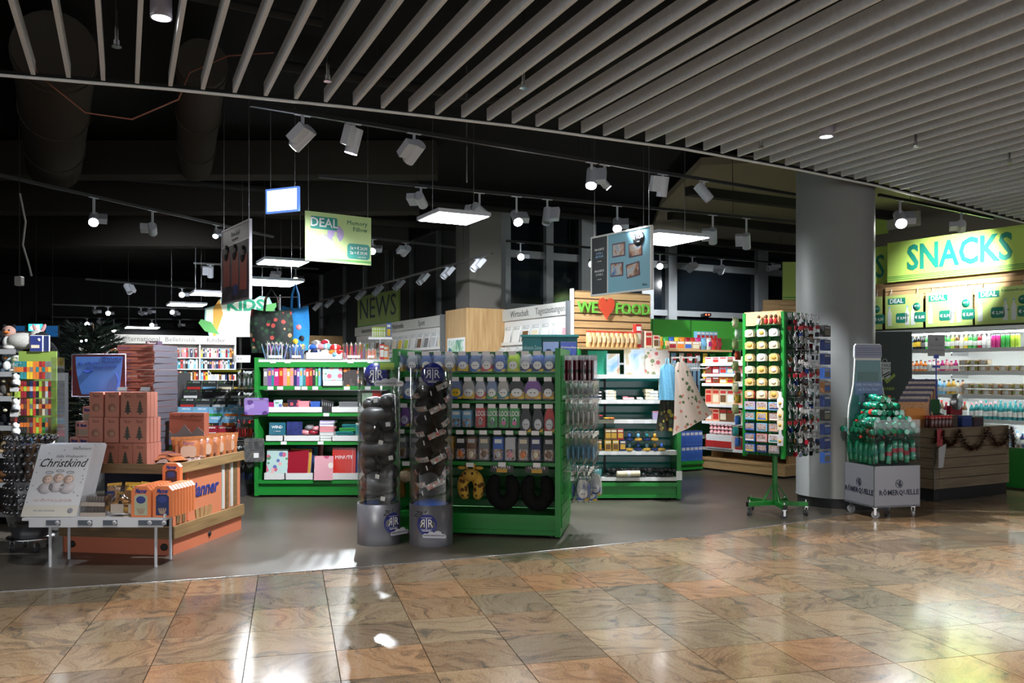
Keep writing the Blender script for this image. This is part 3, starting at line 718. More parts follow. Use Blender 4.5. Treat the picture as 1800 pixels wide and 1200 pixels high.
# neck pillows hanging in the lowest row
def ushape(R, r, a0, a1, n=22, sq=1.0, fat=0):
    m = MB(); pts = []; rr = []
    for k in range(n+1):
        a = a0+(a1-a0)*k/n; pts.append((R*cos(a), 0, R*sin(a)*sq)); e = min(k, n-k)/3.0
        rr.append(r*(sqrt(max(0.02,1-(1-min(e,1))**2)))*(1+fat*sin(pi*k/n)))
    m.tube(pts, rr, 12); return m
def uhang(x, w, h, m_, col, lab, up, z, extra=None):
    t = thing('neck_pillow', lab, 'neck pillow', fp(x,.12,z), TR)
    g = ushape(w*.30, w*.19, (-pi*.38 if up else pi*.62), (pi*1.38 if up else 2*pi+pi*.38), sq=h/w*1.1, fat=.12); g.build('pillow_body', m_, t, col)
    return t
GIR = print_mat('giraffe_print',[(0,(.60,.36,.05)),(0,(.10,.045,.012)),(.5,(.10,.045,.012))],21,rough=.95)
gp = uhang(fx(828,.12), .27, .36, GIR, None, 'yellow giraffe neck pillow with brown spots, hanging in the lowest row', True, .455)
m = MB().ell((0,-.06,.12),(.075,.05,.06),14,8).build('muzzle', mat('giraffe_yellow',(.55,.33,.05),.95), gp)
for s in (-1,1):
    MB().ell((s*.035,-.105,.14),(.012,.008,.014),8,6).build('eye', INK, gp)
    MB().ell((s*.085,-.03,.185),(.045,.012,.018),8,6).build('ear', MATS['giraffe_yellow'], gp)
    MB().cyl((s*.03,-.03,.17),(s*.04,-.03,.225),.01,.014,n=8).build('horn', MATS['giraffe_yellow'], gp)
pack_tag(tg, fx(828,.08), .04, .675)
for px,lab in ((884,'black fleece neck pillow next to the giraffe pillow'),(945,'black fleece neck pillow hanging nearest the end panel')):
    u = uhang(fx(px,.12), .33, .40, FUR, (.012,.012,.012), lab, False, .44)
    MB().box(-.11,-.05,.17,.11,-.03,.23).build('header_card', TINT, u, (.05,.05,.05))
    MB().box(-.05,-.054,.165,.05,-.05,.2).build('gold_badge', TINT, u, PAL['gold'])
    text('ULTIMATE', .036, u, (0,-.055,.212), WINK, ext=.001)
    pack_tag(tg, fx(px,.08), .04, .685)
dk = uhang(fx(716,.12), .27, .36, FUR, (.25,.13,.03), 'brown animal neck pillow half hidden between the two pillow tubes', True, .45)
MB().ell((0,-.06,.1),(.07,.05,.06),12,8).build('muzzle', FUR, dk, (.5,.4,.28))
pack_tag(tg, fx(716,.08), .04, .675)
# goods on the end of the gondola, on hooks that point along its front
def endhook(y, z, L_=.30): MB().tube([(1.63,y,z),(1.63+L_,y,z),(1.63+L_+.01,y,z+.012)],.0035,4).build('hook', STEEL, tg)
def mk_slip():
    t = thing('luggage_tag','luggage tag','luggage tag')
    MB().box(-.5,-.5,0,.5,.5,.82).build('tag_body', GLOSS, t, PAL['maroon'])
    MB().box(-.5,-.5,.82,.5,.5,1).build('tag_header', TINT, t, PAL['silver'])
    MB().box(-.5,-.52,.3,.5,-.5,.45).build('dark_stripe', INK, t)
    return t
for y,k0 in ((.16,0),(.36,1)):
    endhook(y,1.715)
    for i in range(12):
        put('slip',mk_slip,off(TG,TR,1.665+.024*i,y,1.475),TR+radians(3*((i*7)%5-2)),(.006,.16,.235),f'maroon luggage tag, {nth(i)} along the {["front","rear"][k0]} top hook of the gondola end','luggage tags on the gondola end')
def mk_clearbag():
    t = thing('clear_pouch','clear pouch','pouch')
    MB().sheet(lambda u,v: (-.5+u, -.5*sin(pi*u)*sin(pi*v), .88*v),6,5).sheet(lambda u,v: (.5-u, .5*sin(pi*u)*sin(pi*v), .88*v),6,5).build('film', BAGFILM, t)
    MB().box(-.5,-.06,.88,.5,.06,1).build('header_card', TINT, t, PAL['white'])
    MB().lathe([(.0,.15),(.18,.2),(.2,.45),(.12,.6),(.0,.62)],10).build('little_bottle', GLOSS, t, PAL['sky'])
    MB().ell((.22,0,.3),(.14,.25,.1),8,6).build('contents', GLOSS, t, PAL['white'])
    return t
for r_,(z,h,nm,ca,cb) in enumerate(((1.47,.16,'second','silver','grey'),(1.30,.30,'third','white','silver'),(.97,.30,'fourth','sky','white'),(.62,.30,'lowest','blue','white'))):
    for q,y in enumerate((.16,.36,.56)):
        endhook(y,z)
        for i in range(6 if r_<3 else 4):
            put('clearbag',mk_clearbag,off(TG,TR,1.68+.048*i+.05*(r_==3),y,z-h),TR+pi/2+radians((i*37+q*20)%25-12),(.13,.05,h),f'clear travel pouch, {nth(i)} on the {["front","middle","rear"][q]} hook of the {nm} end row','clear pouches on the gondola end',
                {'little_bottle':PAL[ca],'contents':PAL[cb],'header_card':PAL['white']})
for q,(y,z) in enumerate(((.14,.33),(.34,.30),(.2,.38))):
    put('blister',mk_blister,off(TG,TR,1.82+.06*q,y,z),TR+radians(20-30*q),(.13,.06,.22),f'blue and white adapter pack, {nth(q)} of those at the bottom of the gondola end','adapter packs at the bottom of the end',{'card_band':PAL['blue'],'insert_card':PAL['white']})

# ================================================================== PILLOW TUBES
TUBEB = mat('satin_grey_drum', (.135,.135,.15), .35, .3)
EMB = mat('emblem_blue', (.012,.02,.20), .35)
def curved_disc(m, R, a0, z0, rad, n=24):
    vs = [(R*sin(a0), -R*cos(a0), z0)]
    for k in range(n):
        t = 2*pi*k/n; a = a0+rad*cos(t)/R; vs.append((R*sin(a), -R*cos(a), z0+rad*sin(t)))
    return m.add(vs, [(0,1+k,1+(k+1)%n) for k in range(n)])
def rr_logo(t, loc, s, rot):
    """mirrored R against R with a bar between and rules above and below."""
    c = Matrix.LocRotScale(Vector(loc), Euler(rot), None)
    a = text('R', s, t, c @ Vector((-s*.34,0,.0)), WINK, rot, sx=-.8); text('R', s, t, c @ Vector((s*.34,0,0)), WINK, rot, sx=.8)
    m = MB().at(loc, rot); m.box(-.004,-s*.45,0,.004,s*.45,.001).box(-s*.5,s*.5,0,s*.5,s*.53,.001).box(-s*.5,-s*.53,0,s*.5,-s*.5,.001).box(-s*.4,-s*.66,0,s*.4,-s*.6,.001)
    m.build('emblem_rule', WINK, t)
def cloud(s): return [(-1.0*s,-.25*s),(1.0*s,-.25*s),(1.08*s,-.05*s),(.95*s,.12*s),(.7*s,.12*s),(.62*s,.3*s),(.35*s,.4*s),(.1*s,.33*s),(0,.22*s),(-.2*s,.32*s),(-.45*s,.28*s),(-.6*s,.12*s),(-.9*s,.14*s),(-1.08*s,-.05*s)]
def tube_stand(c, lab, a0, ssign):
    t = thing('pillow_dispenser', lab, 'display stand', c)
    R = .196
    MB().lathe([(R,0),(R,.37),(R-.012,.37),(R-.014,.1),(0,.1)],48).build('drum', TUBEB, t)
    MB().lathe([(R-.004,.365),(R-.004,1.60),(R-.010,1.60),(R-.010,.365)],48).build('acrylic_tube', CLEAR, t)
    MB().cyl((R-.006,.02,.37),(R-.006,.02,1.6),.004,n=5).build('seam', CLEAR, t)
    curved_disc(MB(), R+.003, a0, .205, .092).build('emblem', EMB, t)
    ca = Vector((sin(a0), -cos(a0), 0)); rot = (pi/2,0,a0)
    rr_logo(t, ca*(R+.009)+Vector((0,0,.215)), .1, rot)
    c2 = MB().at(ca*(R+.008)+Vector((0,0,.115))+Vector((cos(a0),sin(a0),0))*.07, rot); c2.prism(cloud(.1),0,.002); c2.build('cloud_badge', mat('cloud_white',(.6,.6,.68),.5), t)
    text('WWW.ROBIN-RUTH.COM', .016, t, ca*(R+.012)+Vector((0,0,.113))+Vector((cos(a0),sin(a0),0))*.07, INK, rot)
    for i in range(3): text('Z' if i==0 else 'z', .07-.012*i, t, ca*(R+.006)+Vector((0,0,.30+.012*i))+Vector((cos(a0),sin(a0),0))*(-.09+.04*i), INK, (pi/2,0.2,a0), shear=.2)
    # round sign plate above the mouth
    s = bpy.data.objects.new('sign_plate', None)
    x0, z0 = ssign
    sp = MB().at((x0,-.05,z0),(pi/2,0,0)); sp.lathe([(.105,0),(.105,.005),(0,.005)],32); sp = sp.build('sign_plate', EMB, t)
    rr_logo(t, (x0,-.058,z0), .11, (pi/2,0,0))
    return t
D1 = Vector((-1.215,7.79,0)); D2 = Vector((-.735,7.75,0))
t1 = tube_stand(D1, 'acrylic tube of grey neck pillows on a grey drum, turned emblem', radians(48), (-.02,1.535))
MB().at((.10,-.065,1.46),(pi/2,0,0)).prism(cloud(.125),0,.004).build('cloud_badge', mat('cloud_pale',(.75,.76,.8),.5), t1)
text('WWW.ROBIN-RUTH.COM', .02, t1, (.10,-.071,1.455), INK)
MB().box(.02,-.075,1.58,.15,-.07,1.64).build('price_card', mat('lime_card',(.42,.62,.10),.5), t1)
t2 = tube_stand(D2, 'acrylic tube of black flowered neck pillows on a grey drum, emblem facing the hall', radians(-6), (.02,1.535))
MB().ell((0,0,.345),(.17,.17,.06),20,8).build('blue_cushion', SPOTTED, t2, (.02,.12,.55))
# pillows stacked inside
PGREY = mat('grey_shiny_fabric', (.05,.05,.052), .38, noise=(7,.35), spec=.7)
PBLK = mat('black_plush_fabric', (.005,.005,.005), .8, spec=.2)
FLOR = print_mat('floral_trim', [(0,(.38,.34,.31)),(0,(.6,.09,.07)),(.25,(.65,.32,.27)),(.42,(.75,.72,.66)),(.8,(.05,.12,.2))],30)
def mk_pill(m_, strip):
    def f():
        t = thing('neck_pillow','neck pillow','neck pillow'); m = MB(); n = 22; pts = []; rr = []
        for k in range(n+1):
            a = -pi/2+radians(32)+(2*pi-radians(64))*k/n; pts.append((.094*cos(a), .094*sin(a), 0)); e = min(k,n-k)/3.2
            rr.append(.074*sqrt(max(.04,1-(1-min(e,1))**2))*(1+.1*sin(3*a)))
        m.tube(pts, rr, 14); b = m.build('pillow_body', m_, t)
        if strip:
            m = MB()
            for sgn in (1,):
                m.sheet(lambda u,v: (( .094+.0765*cos(-.42+.84*v))*cos(radians(-58+296*u)), (.094+.0765*cos(-.42+.84*v))*sin(radians(-58+296*u)), .0765*sin(-.42+.84*v)),30,4)
            m.build('flowered_strip', FLOR, t)
            MB().cyl((.03,-.15,0),(.028,-.165,-.05),.006,n=5).build('cord_end', WINK, t)
        else:
            MB().sheet(lambda u,v:(.05+.04*u,-.168,-.02+.04*v),1,1).build('care_label', TINT, t, PAL['white'])
        return t
    return f
for k in range(9):
    z = .45+.103*k; rz = radians([0,190,-20,25,170,-10,15,200,-25,10,-15][k]); tl = radians([8,-6,10,-9,5,12,-7,6,-10,9,14][k])
    place('pgrey', mk_pill(PGREY,0), D1+Vector((.008*(k%3-1),.006*(k%2),z)), Euler((tl*.6,tl,rz)), f'shiny grey neck pillow in the acrylic tube, {nth(k)} counted from the drum', 'grey pillows in the tube').scale = (1.02,1.02,.95)
for k in range(9):
    z = .50+.112*k; rz = radians([-40,10,-25,20,-35,5,-30,15,-10][k]); tl = radians([-28,-26,-30,-25,-28,-24,-30,-22,-20][k])
    place('pblack', mk_pill(PBLK,1), D2+Vector((.012*(k%2),.0,z)), Euler((radians(8),tl,rz)), f'black neck pillow with flowered strip in the tube, {nth(k)} counted from the drum', 'flowered pillows in the tube').scale = (.98,.98,.80)
# ================================================================== STATIONERY GONDOLA (behind the pillow tubes)
SG = Vector((-3.20,10.6,0)); SW = 1.74
TRAY = mat('white_tray', (.74,.74,.73), .4)
def zc(py, Y=10.55): return HC-(py-HY)*Y/F
def xs(px, Y=10.55): return (px-900)*Y/F
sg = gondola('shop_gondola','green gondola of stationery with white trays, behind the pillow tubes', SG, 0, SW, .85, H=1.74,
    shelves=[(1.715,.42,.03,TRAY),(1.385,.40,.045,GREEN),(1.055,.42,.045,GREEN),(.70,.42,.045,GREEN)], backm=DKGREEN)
MB().box(.05,.0,1.62,SW-.05,.02,1.685).build('top_rail', GREEN, sg)
def sgx(px): return xs(px)-SG.x
def sgp(px, z, y=0): return Vector((xs(px,10.6+y), 10.6+y, z))
ftags(sg,[sgx(p) for p in (478,504,615,650)],-.006,1.69); ftags(sg,[sgx(p) for p in (473,490,521,533,552,608,645)],.012,1.36); ftags(sg,[sgx(572)],-.004,1.03); ftags(sg,[sgx(497),sgx(562)],-.004,.68)
MB().box(.1,.05,1.33,SW-.1,.06,1.335).build('label_strip', STEEL, sg)
def tray(parent, x0, x1, y0, y1, z, h, name='tray'):
    m = MB(); m.box(x0,y0,z,x1,y0+.006,z+h).box(x0,y1-.006,z,x1,y1,z+h).box(x0,y0,z,x0+.006,y1,z+h).box(x1-.006,y0,z,x1,y1,z+h).box(x0,y0,z,x1,y1,z+.004)
    return m.build(name, TRAY, parent)
for a,b,z,h,dz in ((470,566,1.055,.07,0),(581,690,1.055,.07,0),(465,497,.70,.07,0),(497,562,.70,.07,0),(582,650,.70,.07,0),(462,500,.22,.085,0),(500,550,.22,.085,0),(581,652,.22,.085,0),(566,602,1.385,.065,0),(536,602,1.715,.085,0)):
    tray(sg, sgx(a), sgx(b)-.006, -.01, .3, z+.001, h)
# shelf of spines
SP = [(470,8,'grey'),(477,7,'purple'),(482.5,5,'teal'),(489,9,'magenta'),(497,8,'red'),(504,7,'pink'),(510,6,'gold'),(516,6,'pink'),(522,5,'navy'),(527,5,'purple'),(532,6,'sky'),(538,5,'teal'),(543,6,'red'),(549,6,'crimson'),(554.5,5,'black'),(559,4,'green'),(564,4,'sky')]
for i,(px,w,c) in enumerate(SP):
    put('spine',mk_spine,sgp(px,1.386,.1),0,(w*.0068,.16,.215+.012*(i%3)),f'{c} notebook spine, {nth(i)} in the upper row of the stationery gondola','notebooks in the upper row',{'cover':PAL[c],'spine_title':PAL[['white','gold','pink'][i%3]]})
FLW = print_mat('flower_print',[(0,(.45,.62,.6)),(0,(.6,.12,.2)),(.25,(.12,.14,.4)),(.5,(.75,.4,.4)),(.75,(.1,.25,.12))],14)
FLD = print_mat('dark_flower_print',[(0,(.03,.02,.05)),(0,(.6,.1,.12)),(.3,(.7,.5,.45)),(.6,(.3,.05,.12)),(.8,(.7,.65,.6))],18)
FLP = print_mat('blossom_print',[(0,(.72,.36,.42)),(0,(.8,.72,.66)),(.4,(.55,.1,.2)),(.6,(.72,.36,.42))],12)
ORB = print_mat('orange_disc_print',[(0,(.05,.04,.04)),(0,(.7,.2,.03)),(.4,(.4,.3,.25)),(.6,(.1,.08,.08))],15)
JUN = print_mat('jungle_print',[(0,(.010,.014,.012)),(0,(.02,.065,.03)),(.45,(.012,.03,.018)),(.78,(.42,.06,.05)),(.88,(.45,.28,.15))],15,rough=.7)
def flatcover(px, w, h, z, y, m_, lab, cat='notebook', name='notebook', lean=.1, t_=.02, title=None, tcol=WINK, ts=.05, band=None, cols=None, Yb=10.6, rz=0, col=None):
    t = thing(name, lab, cat, Vector((xs(px,Yb+y),Yb+y,z)), rot=(-lean,0,rz))
    MB().box(-w/2,0,0,w/2,t_*.15,h,.004).box(-w/2,t_*.85,0,w/2,t_,h,.004).box(-w/2,t_*.15,0,-w/2+.004,t_*.85,h).build('cover', m_, t, col)
    MB().box(-w/2+.004,t_*.15,.004,w/2-.004,t_*.85,h-.004).build('pages', PAPER, t)
    if title:
        for k,s in enumerate(title.split('|')): text(s, ts*(1 if k==0 else .45), t, (0,-.002,h*.62-k*ts*1.0), tcol)
    if band: MB().box(w*.36,-.003,-.001,w*.38,t_+.003,h+.001).build('elastic_band', TINT, t, PAL[band])
    return t
flatcover(584,.24,.22,1.455,.02,FLW,'floral album standing in the white tray of the upper stationery row')
for i,px in enumerate((609,621,633)): flatcover(px,.085,.225-.02*i,1.387,.03,ORB,f'dark patterned notebook with orange discs, {nth(i)} beside the floral album',cat='notebook')
for i,px in enumerate((650,660,668)): put('spine',mk_spine,sgp(px,1.386,.1),0,(.05,.16,.22),f'dark blue spine at the dispenser end of the upper row, {nth(i)} of three','dark spines at the end',{'cover':PAL['navy'],'spine_title':PAL['silver']})
# second shelf
for i,(px,w,h,m_,c,l) in enumerate(((475,.09,.12,GLOSS,'magenta','magenta card box'),(489,.10,.15,FLW,None,'tilted floral gift box'),(502,.06,.11,GLOSS,'brown','brown card box'),(515,.14,.15,FLD,None,'dark red floral gift box'),(534,.13,.135,GLOSS,'pink','salmon pink gift box'),(554,.12,.13,GLOSS,'blue','blue gift box'))):
    t = thing('gift_box', l+' in the tray of the second stationery shelf','box',sgp(px,1.062,.06),radians((-6,14,4,-5,3,-8)[i]))
    MB().box(-w/2,0,0,w/2,.1,h*.96).build('box_body', m_, t, PAL[c] if c else None); MB().box(-w/2-.003,-.003,h*.8,w/2+.003,.103,h).build('lid', m_, t, PAL[c] if c else None)
for i in range(6): put('spine',mk_spine,sgp(568+3.6*i,1.056,.08),radians(4),(.02,.14,.16-.006*i),f'slim black booklet, {nth(i)} between the two trays of the second shelf','slim black booklets',{'cover':PAL['black'],'spine_title':PAL['grey']})
for i in range(3):
    t = thing('flat_case',f'grey flat case on the second stationery shelf, {nth(i)} from the bottom of its pile','case',sgp(612,1.064+.042*i,.06),radians(2*i))
    MB().box(-.115,0,0,.115,.15,.038).build('case_body',TINT,t,PAL[['silver','grey','grey'][i]]); MB().box(-.115,-.002,.018,.115,0,.021).build('lid_seam',INK,t)
flatcover(645,.13,.24,1.06,.04,TINT,'light green card folder behind the clear tube',col=(.35,.5,.35))
flatcover(661,.11,.30,1.06,.03,GLOSS,'red folder leaning behind the clear tube',col=PAL['red'],lean=.2)
# third shelf
flatcover(487,.2,.155,.775,.05,GLOSS,'teal notebook with white wind lettering',col=(.015,.13,.19),title='WIND|notebook',ts=.05)
flatcover(517,.19,.165,.775,.05,print_mat('ring_print',[(0,(.02,.03,.16)),(0,(.012,.02,.11)),(.5,(.012,.02,.11))],18),'navy notebook with embossed rings, next to the teal one')
for i,(px,c,z) in enumerate(((538,'pink',.775),(551,'crimson',.775),(545,'grey',.83),(557,'pink',.82))):
    t = thing('cosmetic_bag',f'{c} patterned pouch lying in the third shelf tray, {nth(i)} of four','bag',sgp(px,z,.12),radians(20*i))
    MB().ell((0,0,.03),(.07,.05,.035),12,6).build('pouch_body',SPOTTED,t,PAL[c]); MB().box(-.05,-.004,.062,.05,.004,.067).build('zip',STEEL,t)
for i in range(7):
    t = thing('flat_box',f'{"pink" if i in(3,4) else "white"} flat box in the tall pile on the third shelf, {nth(i)} from below','box',sgp(574,.705+.036*i,.02),radians((3,-2,1,4,-3,5,-6)[i]))
    MB().box(-.085,0,0,.085,.16,.028).build('box_body',TINT,t,PAL['pink'] if i in (3,4) else PAL['white']); MB().box(-.087,-.002,.018,.087,.162,.033).build('lid',TINT,t,PAL['lilac'] if i>4 else PAL['pink'] if i in(3,4) else PAL['silver'])
for i,(dx,c) in enumerate(((0,'teal'),(.03,'green'),(.06,'teal'))):
    t = thing('folded_towel',f'{c} folded cloth in the third shelf tray, {nth(i)} layer','cloth',sgp(606+4*i,.775+.045*i,.08),radians(8*i-6))
    MB().box(-.11+.01*i,0,0,.11,.14,.042,.012).build('folded_cloth',CLOTH,t,PAL[c]); MB().tube([(-.1,-.004,.02),(.1,-.004,.022)],.004,4).build('strap',INK,t)
flatcover(634,.13,.15,.775,.05,print_mat('leaf_print',[(0,(.02,.2,.2)),(0,(.05,.35,.25)),(.5,(.6,.6,.55))],16),'teal leaf notebook at the end of the third shelf')
t = thing('round_tin','blue round tin at the end of the third shelf behind the clear tube','tin',sgp(650,.70,-.03)); MB().at((0,0,.12),(pi/2,0,0)).lathe([(.12,0),(.12,.05),(0,.05)],24).build('tin_body',GLOSS,t,PAL['blue']); MB().at((0,.004,.12),(pi/2,0,0)).lathe([(.123,-.01),(.123,.02)],24).build('lid',GLOSS,t,PAL['navy'])
# base
flatcover(486,.26,.30,.30,.03,FLW,'large pale blue notebook with red and dark flowers on the gondola base',lean=.16)
for i,c in enumerate(('crimson','gold','navy','teal','maroon','pink')):
    flatcover(522+5*i,.27,.29+.012*i,.30,.03+.035*i,GLOSS,f'{c} ring binder leaning on the gondola base, {nth(i)} in the tilted row',lean=.18,col=PAL[c],rz=radians(-8),cat='binder',name='ring_binder')
flatcover(568,.23,.30,.222,-.04,FLP,'pink blossom notebook in front of the ring binders',lean=.16)
flatcover(604,.29,.315,.30,.03,GLOSS,'big red minute notebook on the gondola base',lean=.12,col=(.55,.02,.012),title='MINUTE|',ts=.062,band='pink')
flatcover(628,.1,.29,.30,.08,GLOSS,'navy notebook leaning behind the red minute one',lean=.12,col=PAL['navy'])
# top shelf: cups of pens, rolled scarves, boxes
def clearcup(px, w, h, y, lab):
    t = thing('pen_holder', lab, 'pen holder', sgp(px,1.716,y))
    m = MB(); m.box(-w/2,0,0,w/2,.004,h).box(-w/2,.1,0,w/2,.104,h).box(-w/2,0,0,-w/2+.004,.104,h).box(w/2-.004,0,0,w/2,.104,h); m.build('clear_wall',CLEAR,t)
    MB().box(-w/2,0,0,w/2,.104,.005).build('base_plate',CLEAR,t); MB().box(-w*.3,-.004,.02,w*.3,0,.05).build('price_card',PAPER,t); return t
clearcup(484,.27,.13,.02,'clear pen holder of slanting pens at the top corner'); clearcup(521,.19,.19,.02,'clear holder of blue pencils next to the slanting pens'); clearcup(622,.27,.2,.02,'clear holder of red and purple pencils beside the scarves'); clearcup(652,.14,.14,.02,'clear holder of orange sticks at the end of the top shelf')
def sticks(px0, px1, n, h, cs, lab, lean):
    for i in range(n):
        c = cs[i%len(cs)]
        put('pencil',mk_pencil,sgp(px0+(px1-px0)*(i+.5)/n,1.722,.05+.035*(i%2)),(0,radians(lean*(((i*5)%7)-3)),0),(.011,.011,h+.012*(i%3)),f'{c} {lab}, {nth(i)} of its holder','pens and pencils on the stationery gondola',{'shaft':PAL[c],'tip':PAL['white' if i%2 else 'cream']})
sticks(466,502,20,.2,['sky','purple','white','teal','lilac','blue','pink'],'pen in the slanting pen cup',5)
sticks(510,534,12,.17,['blue','sky','navy','blue','silver'],'pencil in the blue cup',1)
sticks(604,640,16,.19,['red','purple','crimson','red','orange','green','magenta'],'pencil in the red cup',2)
sticks(643,662,8,.12,['orange','peach','pink'],'stick in the orange cup',1)
for i,(px,y,z,c) in enumerate(((545,.05,1.80,'black'),(559,.05,1.80,'navy'),(572,.06,1.80,'cream'),(585,.05,1.80,'orange'),(597,.05,1.80,'red'),(549,.1,1.87,'blue'),(562,.1,1.88,'pink'),(575,.1,1.88,'sky'),(589,.1,1.87,'red'),(556,.14,1.92,'grey'),(572,.15,1.93,'crimson'))):
    t = thing('rolled_scarf',f'{c} folded scarf in the heap on top of the stationery gondola, {nth(i)} laid','scarf',sgp(px,z,y),radians(25*i))
    MB().ell((0,0,0),(.075,.05,.038),12,7).build('scarf_roll',CLOTH,t,PAL[c]); MB().at((0,0,0),(0,pi/2,0)).lathe([(.041,-.012),(.041,.012)],10,sx=.95,sy=1.25).build('paper_band',PAPER,t)
t = thing('glass_float','round glass ball ornament in the white tray with the scarves','ornament',sgp(588,1.745,.0)); MB().ell((0,0,.03),.03,12,8).build('ball',GLOSS,t,PAL['sky']); MB().cyl((0,0,.055),(0,0,.07),.01,n=8).build('cap',CHROME,t)
for i in range(6): put('carton',mk_box,sgp(656+4*i,1.99,.3),0,(.022,.06,.14),f'lime green marker box, {nth(i)} of the upright row on the back board','lime marker boxes',{'carton_body':PAL['lime'],'flap':PAL['lime']})
rk = thing('wire_tray','small wire tray of boxes above the stationery gondola back','tray',sgp(668,1.975,.3)); MB().box(-.14,-.05,0,.16,.08,.008).cyl((0,0,-.28),(0,0,0),.01).build('tray_plate',STEEL,rk); MB().box(-.14,-.05,.008,.16,-.046,.03).build('front_lip',STEEL,rk)
for i,(px,c,h) in enumerate(((672,'red',.19),(679,'orange',.17))):
    put('carton',mk_box,sgp(px,1.717,.05),0,(.055,.06,h),f'{c} carton beside the orange sticks, {nth(i)} at the shelf end','cartons at the shelf end',{'carton_body':PAL[c],'flap':PAL[c]})
put('carton',mk_box,sgp(684,1.984,.3),0,(.05,.05,.2),'blue and yellow carton on the wire tray','cartons at the shelf end',{'carton_body':PAL['blue'],'flap':PAL['blue'],'picture_panel':PAL['yellow']})
# tote bags on a hook above
th = thing('bag_stand','hook stand carrying the flowered bags above the gondola','stand',(sgp(492,1.72,.35)))
MB().cyl((0,0,0),(0,0,.83),.012).build('post',STEEL,th); MB().tube([(-.14,-.02,.80),(.25,-.02,.80)],.008,6).build('cross_bar',STEEL,th)
def tote(c, w, h, d, m_, lab, hw, strap_h, col=None, seed=0):
    t = thing('tote_bag', lab, 'bag', c); g = MB()
    def f(s):
        def q(u,v):
            b = sin(pi*u)**.7 if 0<u<1 else 0
            return ((u-.5)*w*(1+.1*sin(pi*v)+.04*sin(9*u+seed)*(1-v)), s*d/2*b*(.35+.65*sin(pi*min(v*.8+.2,1)))+.012*sin(11*u+5*v+seed), h*v*(1-.06*sin(pi*u)))
        return q
    g.sheet(f(-1),12,8); g.sheet(lambda u,v: f(1)(1-u,v),12,8); g.build('bag_body', m_, t, col)
    for s in (-1,1): MB().tube([(-hw,s*.015,h*.93),(-hw*.8,s*.02,h+strap_h*.5),(0,s*.01,h+strap_h),(hw*.8,s*.02,h+strap_h*.5),(hw,s*.015,h*.93)],[.012]*5,6).build('strap', m_, t, col)
    return t
b1 = tote(sgp(477,1.80,.2),.5,.56,.17,JUN,'black tote bag printed with jungle leaves and red flowers, hanging over the gondola',.09,.25)
b2 = tote(sgp(519,1.83,.33),.34,.58,.12,CLOTH,'blue bag with smiling round faces behind the jungle bag',.05,.28,col=(.03,.22,.55),seed=2)
for x,z,c in ((.02,.12,'yellow'),(.1,.16,'black'),(.06,.3,'pink'),(-.06,.28,'green'),(.11,.05,'yellow')):
    m = MB().at((x,-.065,z),(pi/2,0,0)); m.lathe([(.035,0),(.035,.004),(0,.004)],16); m.build('face_patch',TINT,b2,PAL[c])
# hooks of small goods on the outer end of the stationery gondola
for z in (1.60,1.35,1.12,.92,.70,.42): MB().tube([(0,.1,z),(-.28,.1,z),(-.29,.1,z+.012)],.0035,4).build('hook',STEEL,sg)
for r_,(z,c1,c2,n,h,w) in enumerate(((1.35,'silver','teal',4,.22,.12),(1.10,'grey','pink',4,.2,.1),(.70,'red','grey',7,.26,.1),(.45,'teal','silver',4,.18,.1),(.16,'navy','sky',6,.24,.1))):
    for i in range(n):
        put('clearbag',mk_clearbag,Vector((SG.x-.05-.22/n*i,10.70,z)),(0,radians(10*((i%3)-1)),radians(75+7*i)),(w,.05,h),f'{c1} and {c2} key trinket pack, {nth(i)} on the {nth(r_)} hook of the stationery gondola end','trinket packs on the stationery end',{'little_bottle':PAL[c1],'contents':PAL[c2],'header_card':PAL['silver'] if r_!=2 else PAL['red']})
ch = thing('display_crown','pale oval band with black birds over the trinket hooks','display sign',Vector((SG.x-.2,10.72,1.68))); MB().lathe([(.11,0),(.115,.09)],24,sx=1,sy=.6).build('band',PAPER,ch); 
MB().tube([(0,0,-.08),(0,0,.02)],.006).build('stem',STEEL,ch)
for k in range(6): MB().at((-.075+.03*k,-.069+.012*abs(k-2.5)-.004,.045),(0,.5*k,0)).prismy([(-.012,0),(.0,-.006),(.014,.008),(.0,.004)],-.002,.002).build('bird_print',INK,ch)
def pouch(c, w, h, m_, col, lab):
    t = thing('fabric_pouch', lab, 'pouch', c); MB().box(-w/2,-.02,0,w/2,.02,h,.012).build('pouch_body',m_,t,col); MB().box(-w*.44,-.023,h*.86,w*.44,-.019,h*.9).build('zip',STEEL,t)
    MB().tube([(-.02,0,h),(-.02,0,h+.06),(.02,0,h+.06),(.02,0,h)],.004,4).build('loop',STEEL,t); return t
pp = pouch(Vector((xs(451,10.56),10.56,1.03)),.29,.21,print_mat('violet_flower_print',[(0,(.30,.19,.52)),(0,(.12,.05,.25)),(.45,(.42,.3,.62)),(.8,(.1,.04,.2))],11),None,'violet flowered pouch hanging on the end of the stationery gondola')
pp = pouch(Vector((xs(447,10.56),10.56,.45)),.24,.29,print_mat('grey_camo_print',[(.35,(.05,.05,.055)),(.55,(.12,.12,.12)),(.7,(.2,.15,.09))],9,kind='noise'),None,'grey and brown pouch hanging under the violet one'); MB().box(.0,-.026,.05,.06,-.021,.11).build('size_label',PAPER,pp)

